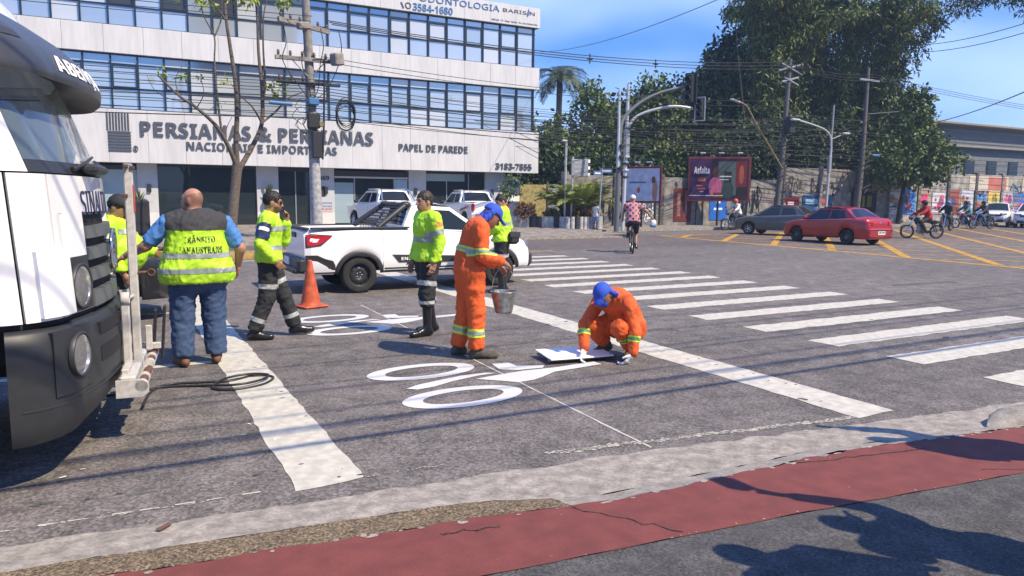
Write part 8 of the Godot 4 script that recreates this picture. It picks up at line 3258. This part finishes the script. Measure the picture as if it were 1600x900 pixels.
	mb.tube(arc, PackedFloat32Array([0.004]), 6)
	put(mb, "handle", M.metal_grey, bk)
	# officer farther off with camera bag
	J = pose({"hed": V(0.03, 1.60, 0), "face": V(0.7, -0.25, -0.6), "elr": V(-0.08, 1.15, 0.27), "wrr": V(0.1, 1.0, 0.27), "ell": V(0.06, 1.15, -0.26), "wrl": V(0.22, 1.05, -0.14)})
	tp = bands(J, "trousers", [["hil", "knl", 0.62, 0.03, "tape_silver"], ["hir", "knr", 0.62, 0.03, "tape_silver"]])
	tp += [["jacket", V(0, 1.22, 0), V(0, 1, 0), 0.03, 0.24, "tape_grey"]]
	tp += bands(J, "jacket", [["shr", "elr", 0.6, 0.028, "tape_grey"]])
	var bo := person("person", "traffic officer in lime jacket half hidden behind the orange worker", V(6.03, 0, -11.7), yaw_of(-0.75, -0.55), {"J": J, "fat": 1.1, "hem": 0.05, "leg": 0.4, "skin": Color(0.36, 0.19, 0.12), "seed": 43,
		"clothes": [["trousers", "black_cloth", 0.018], ["jacket", "hi_vis", 0.012], ["boots", "boot", 0.75], ["hair", "hair"]], "tapes": tp})
	var bg := thing("waist_bag", "black bag on the hip of the farther officer", "bag")
	mb = MB.new()
	mb.box(Vector3.ZERO, V(0.2, 0.22, 0.14), 0.04)
	put(mb, "pouch", M.black_cloth, bg)
	mb = MB.new()
	mb.box(V(0, 0.06, 0.072), V(0.2, 0.09, 0.012), 0.004)
	put(mb, "flap", M.dark_grey_cloth, bg)
	bg.transform = Transform3D(Basis(), V(6.03, 0.98, -11.7) + V(0.12, 0, 0.2))
	# crouching worker
	J = pose({"pel": V(-0.16, 0.33, 0), "wai": V(-0.13, 0.45, 0), "che": V(0.02, 0.585, 0), "nek": V(0.15, 0.66, 0), "hed": V(0.27, 0.69, 0), "face": V(0.72, -0.66, -0.25), "up": V(0.5, 0.85, 0), "shl": V(0.07, 0.60, -0.19), "shr": V(0.08, 0.60, 0.19), "ell": V(0.13, 0.32, -0.31), "elr": V(0.30, 0.35, 0.22), "wrl": V(0.18, 0.115, -0.33), "wrr": V(0.40, 0.115, 0.13),
		"hil": V(-0.14, 0.31, -0.1), "hir": V(-0.14, 0.31, 0.1), "knl": V(0.22, 0.36, -0.18), "knr": V(0.24, 0.36, 0.2), "anl": V(-0.04, 0.12, -0.16), "anr": V(-0.02, 0.12, 0.17), "tol": V(0.12, 0.035, -0.19), "tor": V(0.15, 0.035, 0.2)})
	tp = []
	for q in [["tape_lime", 0.03, 0.004], ["tape_green", 0.013, 0.007]]:
		tp += bands(J, "coat", [["ell", "wrl", 0.3, q[1], q[0], q[2]], ["elr", "wrr", 0.3, q[1], q[0], q[2]], ["pel", "wai", 0.75, q[1], q[0], q[2]]])
		tp += bands(J, "trousers", [["knl", "anl", 0.35, q[1], q[0], q[2]]])
	var cw := person("person", "crouching worker in orange suit and blue cap holding the white board", V(4.66, 0, -6.34), yaw_of(-1.0, 0.3), {"J": J, "fat": 1.0, "leg": 0.9, "nohem": true, "skin": Color(0.28, 0.14, 0.09), "seed": 53, "gloves": true, "hand_l": [V(0.35, -0.7, 0.3), V(0.2, -0.1, 0.9), 0.8], "hand_r": [V(0.5, -0.6, -0.2), V(0.2, -0.4, -0.8), 0.7],
		"clothes": [["trousers", "orange_cloth", 0.008], ["coat", "orange_cloth", 0.004], ["shoes", "shoe_grey"], ["neck_flap", "blue_cloth"], ["cap", "blue_cloth"]], "tapes": tp})
	mb = MB.new()
	bs = head_basis(last_J)
	mb.ball(last_J.hed + bs * V(0.07, -0.055, 0), V(0.045, 0.045, 0.06), 12, bs)
	put(mb, "face_mask", M.blue_cloth, cw)
	var sb := thing("stencil_board", "flat white board held at an angle over the marking by the crouching worker", "board", V(4.2, 0.065, -6.47), yaw_of(0.96, 0.12))
	mb = MB.new()
	mb.box(V(0, 0, 0), V(0.72, 0.012, 0.42), 0.003, Basis(Vector3.RIGHT, 0.06))
	put(mb, "panel", M.board_white, sb)
	mb = MB.new()
	mb.box(V(0.0, -0.02, 0.19), V(0.78, 0.025, 0.02), 0.004)
	mb.box(V(0.34, -0.015, 0.0), V(0.02, 0.025, 0.36), 0.004)
	put(mb, "batten", M.shoe_grey, sb)
	# officer behind the boom
	J = pose({"hed": V(0.06, 1.54, 0), "nek": V(0.0, 1.42, 0), "face": V(0.85, -0.45, 0.25), "che": V(0.02, 1.26, 0), "shl": V(0, 1.36, -0.2), "shr": V(0, 1.36, 0.2), "ell": V(0.16, 1.14, -0.24), "wrl": V(0.36, 1.07, -0.1), "elr": V(0.0, 1.08, 0.28), "wrr": V(0.14, 0.86, 0.24)})
	tp = [["jacket", V(0, 1.12, 0), V(0, 1, 0), 0.03, 0.26, "tape_grey"], ["jacket", V(0, 1.3, 0), V(0, 1, 0), 0.025, 0.24, "tape_grey"]]
	tp += bands(J, "trousers", [["hil", "knl", 0.6, 0.03, "tape_silver"], ["hir", "knr", 0.6, 0.03, "tape_silver"]])
	person("person", "officer in lime jacket and black cap bending behind the truck boom", V(-0.02, 0, -8.75), yaw_of(1.0, 0.25), {"J": J, "fat": 1.3, "hem": 0.05, "skin": Color(0.34, 0.18, 0.12), "seed": 63,
		"clothes": [["trousers", "black_cloth", 0.016], ["jacket", "hi_vis", 0.014], ["shoes", "boot"], ["hair", "hair"], ["cap", "black_cloth"]], "tapes": tp})
	# cyclist
	J = pose({"pel": V(-0.24, 1.0, 0), "wai": V(-0.2, 1.13, 0), "che": V(-0.08, 1.36, 0), "nek": V(-0.02, 1.53, 0), "hed": V(0.03, 1.67, 0), "face": V(1, 0.1, 0.25), "shl": V(-0.05, 1.47, -0.19), "shr": V(-0.07, 1.47, 0.19), "ell": V(0.12, 1.26, -0.27), "wrl": V(0.30, 1.06, -0.28), "elr": V(-0.08, 1.3, 0.42), "wrr": V(0.08, 1.12, 0.58),
		"hil": V(-0.22, 0.97, -0.1), "hir": V(-0.22, 0.97, 0.1), "knl": V(0.16, 0.84, -0.13), "knr": V(0.1, 0.58, 0.12), "anl": V(-0.1, 0.54, -0.14), "anr": V(-0.06, 0.21, 0.13), "tol": V(0.06, 0.49, -0.15), "tor": V(0.12, 0.16, 0.15)})
	var cy := person("person", "cyclist in pink printed shirt and black shorts holding out a white bag", V(14.3, 0, -18.85), yaw_of(0.55, -0.83), {"J": J, "cell": 0.021, "hem": 0.06, "sleeve": 0.7, "flatfoot": false, "skin": Color(0.36, 0.20, 0.13), "seed": 73,
		"clothes": [["shorts", "black_cloth", 0.012], ["shirt", "pink_print", 0.01], ["shoes", "boot"], ["cap", "white_cloth"]]})
	# dark squares of the shirt print
	var g: Dictionary = last_store.shirt[0]
	mb = MB.new()
	var gv: PackedVector3Array = g.v
	var gn: PackedVector3Array = g.n
	var gi: PackedInt32Array = g.i
	for t in range(0, gi.size(), 3):
		var c := (gv[gi[t]] + gv[gi[t + 1]] + gv[gi[t + 2]]) / 3.0
		var u := int(floor((c.y + c.z) / 0.085)) + int(floor((c.y - c.z) / 0.085))
		if u % 2 == 0 and (int(floor((c.y + c.z) / 0.085)) % 2 == 0):
			for k in 3:
				mb.v.append(gv[gi[t + k]] + gn[gi[t + k]] * 0.003)
				mb.n.append(gn[gi[t + k]])
	put(mb, "shirt_print", M.ink_blue, last_store.shirt[1])
	var wb := thing("plastic_bag", "small white and blue bag in the cyclist's outstretched hand", "bag")
	wb.position = cy.transform * V(0.12, 0.93, 0.66)
	mb = MB.new()
	mb.ball(Vector3.ZERO, V(0.13, 0.11, 0.09), 10, Basis(Vector3.UP, 0.4))
	put(mb, "bag", M.white_cloth, wb)
	mb = MB.new()
	mb.ball(V(-0.06, -0.07, 0.03), V(0.1, 0.07, 0.08), 9)
	put(mb, "bottom", M.shorts_blue, wb)
	# child on the far corner
	J = pose({"ell": V(0.1, 1.15, -0.24), "wrl": V(0.28, 1.1, -0.12), "elr": V(0.1, 1.15, 0.24), "wrr": V(0.28, 1.1, 0.12)})
	var ch := person("person", "child in white shirt and blue shorts standing at the far corner", V(21.0, 0.145, -30.65), yaw_of(0.9, -0.3), {"J": J, "cell": 0.024, "hem": 0.12, "sleeve": 0.8, "skin": Color(0.26, 0.13, 0.08), "seed": 83,
		"clothes": [["shorts", "shorts_blue", 0.02], ["shirt", "white_cloth", 0.016], ["shoes", "shoe_grey"], ["hair", "hair"]]})
	ch.scale = Vector3.ONE * 0.74
	# riders
	rider("motorcyclist in red jacket and dark helmet on the yellow box", V(32.3, 0, -21.1), yaw_of(-0.85, -0.52), "red_cloth", "black_cloth", "lens_dark", 91)
	rider("motorcyclist in white shirt and orange helmet waiting by the wall", V(30.2, 0, -30.6), yaw_of(-1.0, -0.05), "white_cloth", "black_cloth", "cone_orange", 92)
	rider("motorcyclist in black with blue helmet beside the round tree", V(42.0, 0, -26.0), yaw_of(-0.9, 0.2), "black_cloth", "dark_grey_cloth", "paint_blue", 93)
	rider("motorcyclist in teal shirt on the red motorcycle", V(47.4, 0, -28.2), yaw_of(-0.95, -0.25), "teal_cloth", "jeans", "lens_dark", 94)
	rider("motorcyclist in dark jacket and blue jeans next to the red motorcycle", V(47.7, 0, -27.3), yaw_of(-0.95, -0.25), "dark_grey_cloth", "jeans", "lens_dark", 95)
	# onlookers beside the photographer, outside the frame: their shadows lie on the pavement
	J = pose({"elr": V(0.22, 1.36, 0.24), "wrr": V(0.36, 1.62, 0.16), "ell": V(0.1, 1.14, -0.25), "wrl": V(0.3, 1.2, -0.05)})
	var oa := person("person", "onlooker in dark shirt beside the photographer with one arm raised", V(3.9, 0.095, -1.14), yaw_of(-0.35, -0.94), {"J": J, "cell": 0.026, "seed": 101, "clothes": [["trousers", "jeans", 0.01], ["jacket", "dark_grey_cloth", 0.01], ["shoes", "boot"], ["hair", "hair"]]})
	var cam := thing("camera_gimbal", "small camera on a stick held up by the onlooker", "camera")
	mb = MB.new()
	mb.rod(V(0, -0.1, 0), V(0.04, 0.24, 0), 0.014)
	put(mb, "stick", M.metal_dark, cam)
	mb = MB.new()
	mb.box(V(0.05, 0.3, 0), V(0.1, 0.13, 0.2), 0.02)
	put(mb, "camera_body", M.dark_plastic, cam)
	cam.position = oa.transform * V(0.38, 1.74, 0.15)
	J = stand_pose()
	person("person", "onlooker in blue shirt nearest the photographer, arms hanging", V(3.2, 0.095, -1.14), yaw_of(-0.2, -0.98), {"J": J, "cell": 0.026, "seed": 102, "clothes": [["trousers", "black_cloth", 0.01], ["jacket", "blue_shirt", 0.01], ["shoes", "boot"], ["hair", "hair"]]})
	person("person", "onlooker in white shirt farther along the kerb", V(5.45, 0.095, -1.95), yaw_of(-0.4, -0.92), {"J": pose({"elr": V(0.2, 1.4, 0.26), "wrr": V(0.3, 1.7, 0.2)}), "cell": 0.026, "seed": 103, "clothes": [["trousers", "jeans", 0.01], ["jacket", "white_cloth", 0.01], ["shoes", "boot"], ["hair", "hair"]]})

func rider(label: String, at: Vector3, turn: float, top: String, legs: String, helmet: String, sd: int) -> void:
	var J := pose({"pel": V(-0.27, 0.93, 0), "wai": V(-0.24, 1.06, 0), "che": V(-0.12, 1.27, 0), "nek": V(-0.08, 1.43, 0), "hed": V(-0.02, 1.57, 0), "shl": V(-0.1, 1.37, -0.19), "shr": V(-0.1, 1.37, 0.19), "ell": V(0.1, 1.18, -0.3), "elr": V(0.1, 1.18, 0.3), "wrl": V(0.28, 1.08, -0.33), "wrr": V(0.28, 1.08, 0.33),
		"hil": V(-0.24, 0.91, -0.1), "hir": V(-0.24, 0.91, 0.1), "knl": V(0.16, 0.74, -0.2), "knr": V(0.16, 0.74, 0.2), "anl": V(-0.04, 0.37, -0.22), "anr": V(-0.04, 0.37, 0.22), "tol": V(0.12, 0.33, -0.24), "tor": V(0.12, 0.33, 0.24)})
	person("person", label, at, turn, {"J": J, "cell": 0.025, "seed": sd, "flatfoot": false, "clothes": [["trousers", legs, 0.01], ["jacket", top, 0.01], ["shoes", "boot"], ["helmet", helmet]]})

# ---------------------------------------------------------------- small things
func build_small_things() -> void:
	var c := thing("traffic_cone", "faded orange traffic cone behind the white pickup", "traffic cone", V(2.56, 0.004, -11.3), 0.3)
	var mb := MB.new()
	mb.box(V(0, 0.02, 0), V(0.4, 0.04, 0.4), 0.015)
	put(mb, "base", M.cone_orange, c)
	mb = MB.new()
	mb.lathe(PackedVector2Array([Vector2(0.165, 0.03), Vector2(0.15, 0.06), Vector2(0.142, 0.08), Vector2(0.035, 0.70), Vector2(0.03, 0.715), Vector2(0.02, 0.715), Vector2(0.018, 0.66)]), 28)
	put(mb, "body", M.cone_orange, c)
	# hose
	var r := RandomNumberGenerator.new()
	r.seed = 5
	mb = MB.new()
	var path := [V(0.12, 0.03, -6.35), V(0.2, 0.012, -6.9), V(0.35, 0.012, -7.1), V(0.62, 0.012, -7.05), V(0.85, 0.012, -7.0), V(1.08, 0.012, -7.12), V(1.22, 0.012, -6.98), V(1.1, 0.012, -6.75), V(0.85, 0.012, -6.66), V(0.68, 0.014, -6.78), V(0.78, 0.03, -7.0), V(1.0, 0.034, -7.1), V(1.18, 0.034, -7.0), V(1.08, 0.034, -6.82), V(0.86, 0.034, -6.74), V(0.6, 0.014, -6.92), V(0.3, 0.012, -7.02), V(0.1, 0.012, -6.96), V(-0.3, 0.012, -6.9)]
	mb.tube(smooth_path(path, 6), PackedFloat32Array([0.011]), 7)
	tag(put(mb, "hose", M.hose_rubber), "black rubber hose looped on the asphalt by the stop line", "hose")
	# covered cabinet before the shop door
	var k := thing("covered_cabinet", "black covered cabinet standing before the pale shop door", "cabinet", V(0.55, 0.2, -30.5))
	mb = MB.new()
	mb.box(V(0, 0.65, 0), V(1.15, 1.3, 0.8), 0.08)
	put(mb, "cover", M.black_cloth, k)
	mb = MB.new()
	mb.box(V(0, 0.05, 0), V(1.0, 0.1, 0.7), 0.01)
	put(mb, "base", M.metal_dark, k)
	# white powder trickling from the bucket onto the marking
	mb = MB.new()
	for i in 900:
		var w := pow(r.randf(), 0.8)
		var sp := 0.012 + 0.05 * w
		var p := V(3.66, 0.68, -6.78).lerp(V(3.61, 0.008, -6.45), w) + V(r.randfn(0, sp * 0.6), 0, r.randfn(0, sp * 0.6))
		var a := V(r.randf_range(-1, 1), r.randf_range(-1, 1), r.randf_range(-1, 1)) * 0.0022
		mb.tri(p + a, p + V(a.y, -a.x, a.z), p + V(-a.z, a.y, -a.x))
	tag(put(mb, "falling_powder", M.board_white), "thin stream of white powder falling from bucket to marking", "powder", "", "stuff")
	# litter: leaf and paint flecks near the gutter
	for q in [[0.14, 0.022, -3.96, 0.05], [-0.15, 0.03, -3.66, 0.05], [-0.35, 0.006, -5.0, 0.02], [-0.25, 0.006, -5.1, 0.018], [0.8, 0.006, -5.6, 0.014], [0.72, 0.006, -5.35, 0.016], [0.58, 0.006, -5.55, 0.012], [0.9, 0.006, -5.15, 0.014]]:
		mb = MB.new()
		var d := V(r.randf_range(-1, 1), 0, r.randf_range(-1, 1)).normalized()
		var s := d.cross(Vector3.UP)
		mb.quad(V(q[0], q[1], q[2]) - d * q[3] - s * q[3] * 0.3, V(q[0], q[1] + 0.006, q[2]) + d * q[3] - s * q[3] * 0.4, V(q[0], q[1] + 0.004, q[2]) + d * q[3] * 0.8 + s * q[3] * 0.4, V(q[0], q[1], q[2]) - d * q[3] * 0.9 + s * q[3] * 0.3)
		if q[3] > 0.04:
			tag(put(mb, "dry_leaf", M.shoe_brown), "dry brown leaf lying in the gutter" + (", nearer the stop line" if q[0] > 0 else ", nearer the truck"), "leaf")
		else:
			tag(put(mb, "paint_chip", M.board_white), "tiny white paint chip lying on the asphalt", "paint chip", "paint chips on the asphalt")
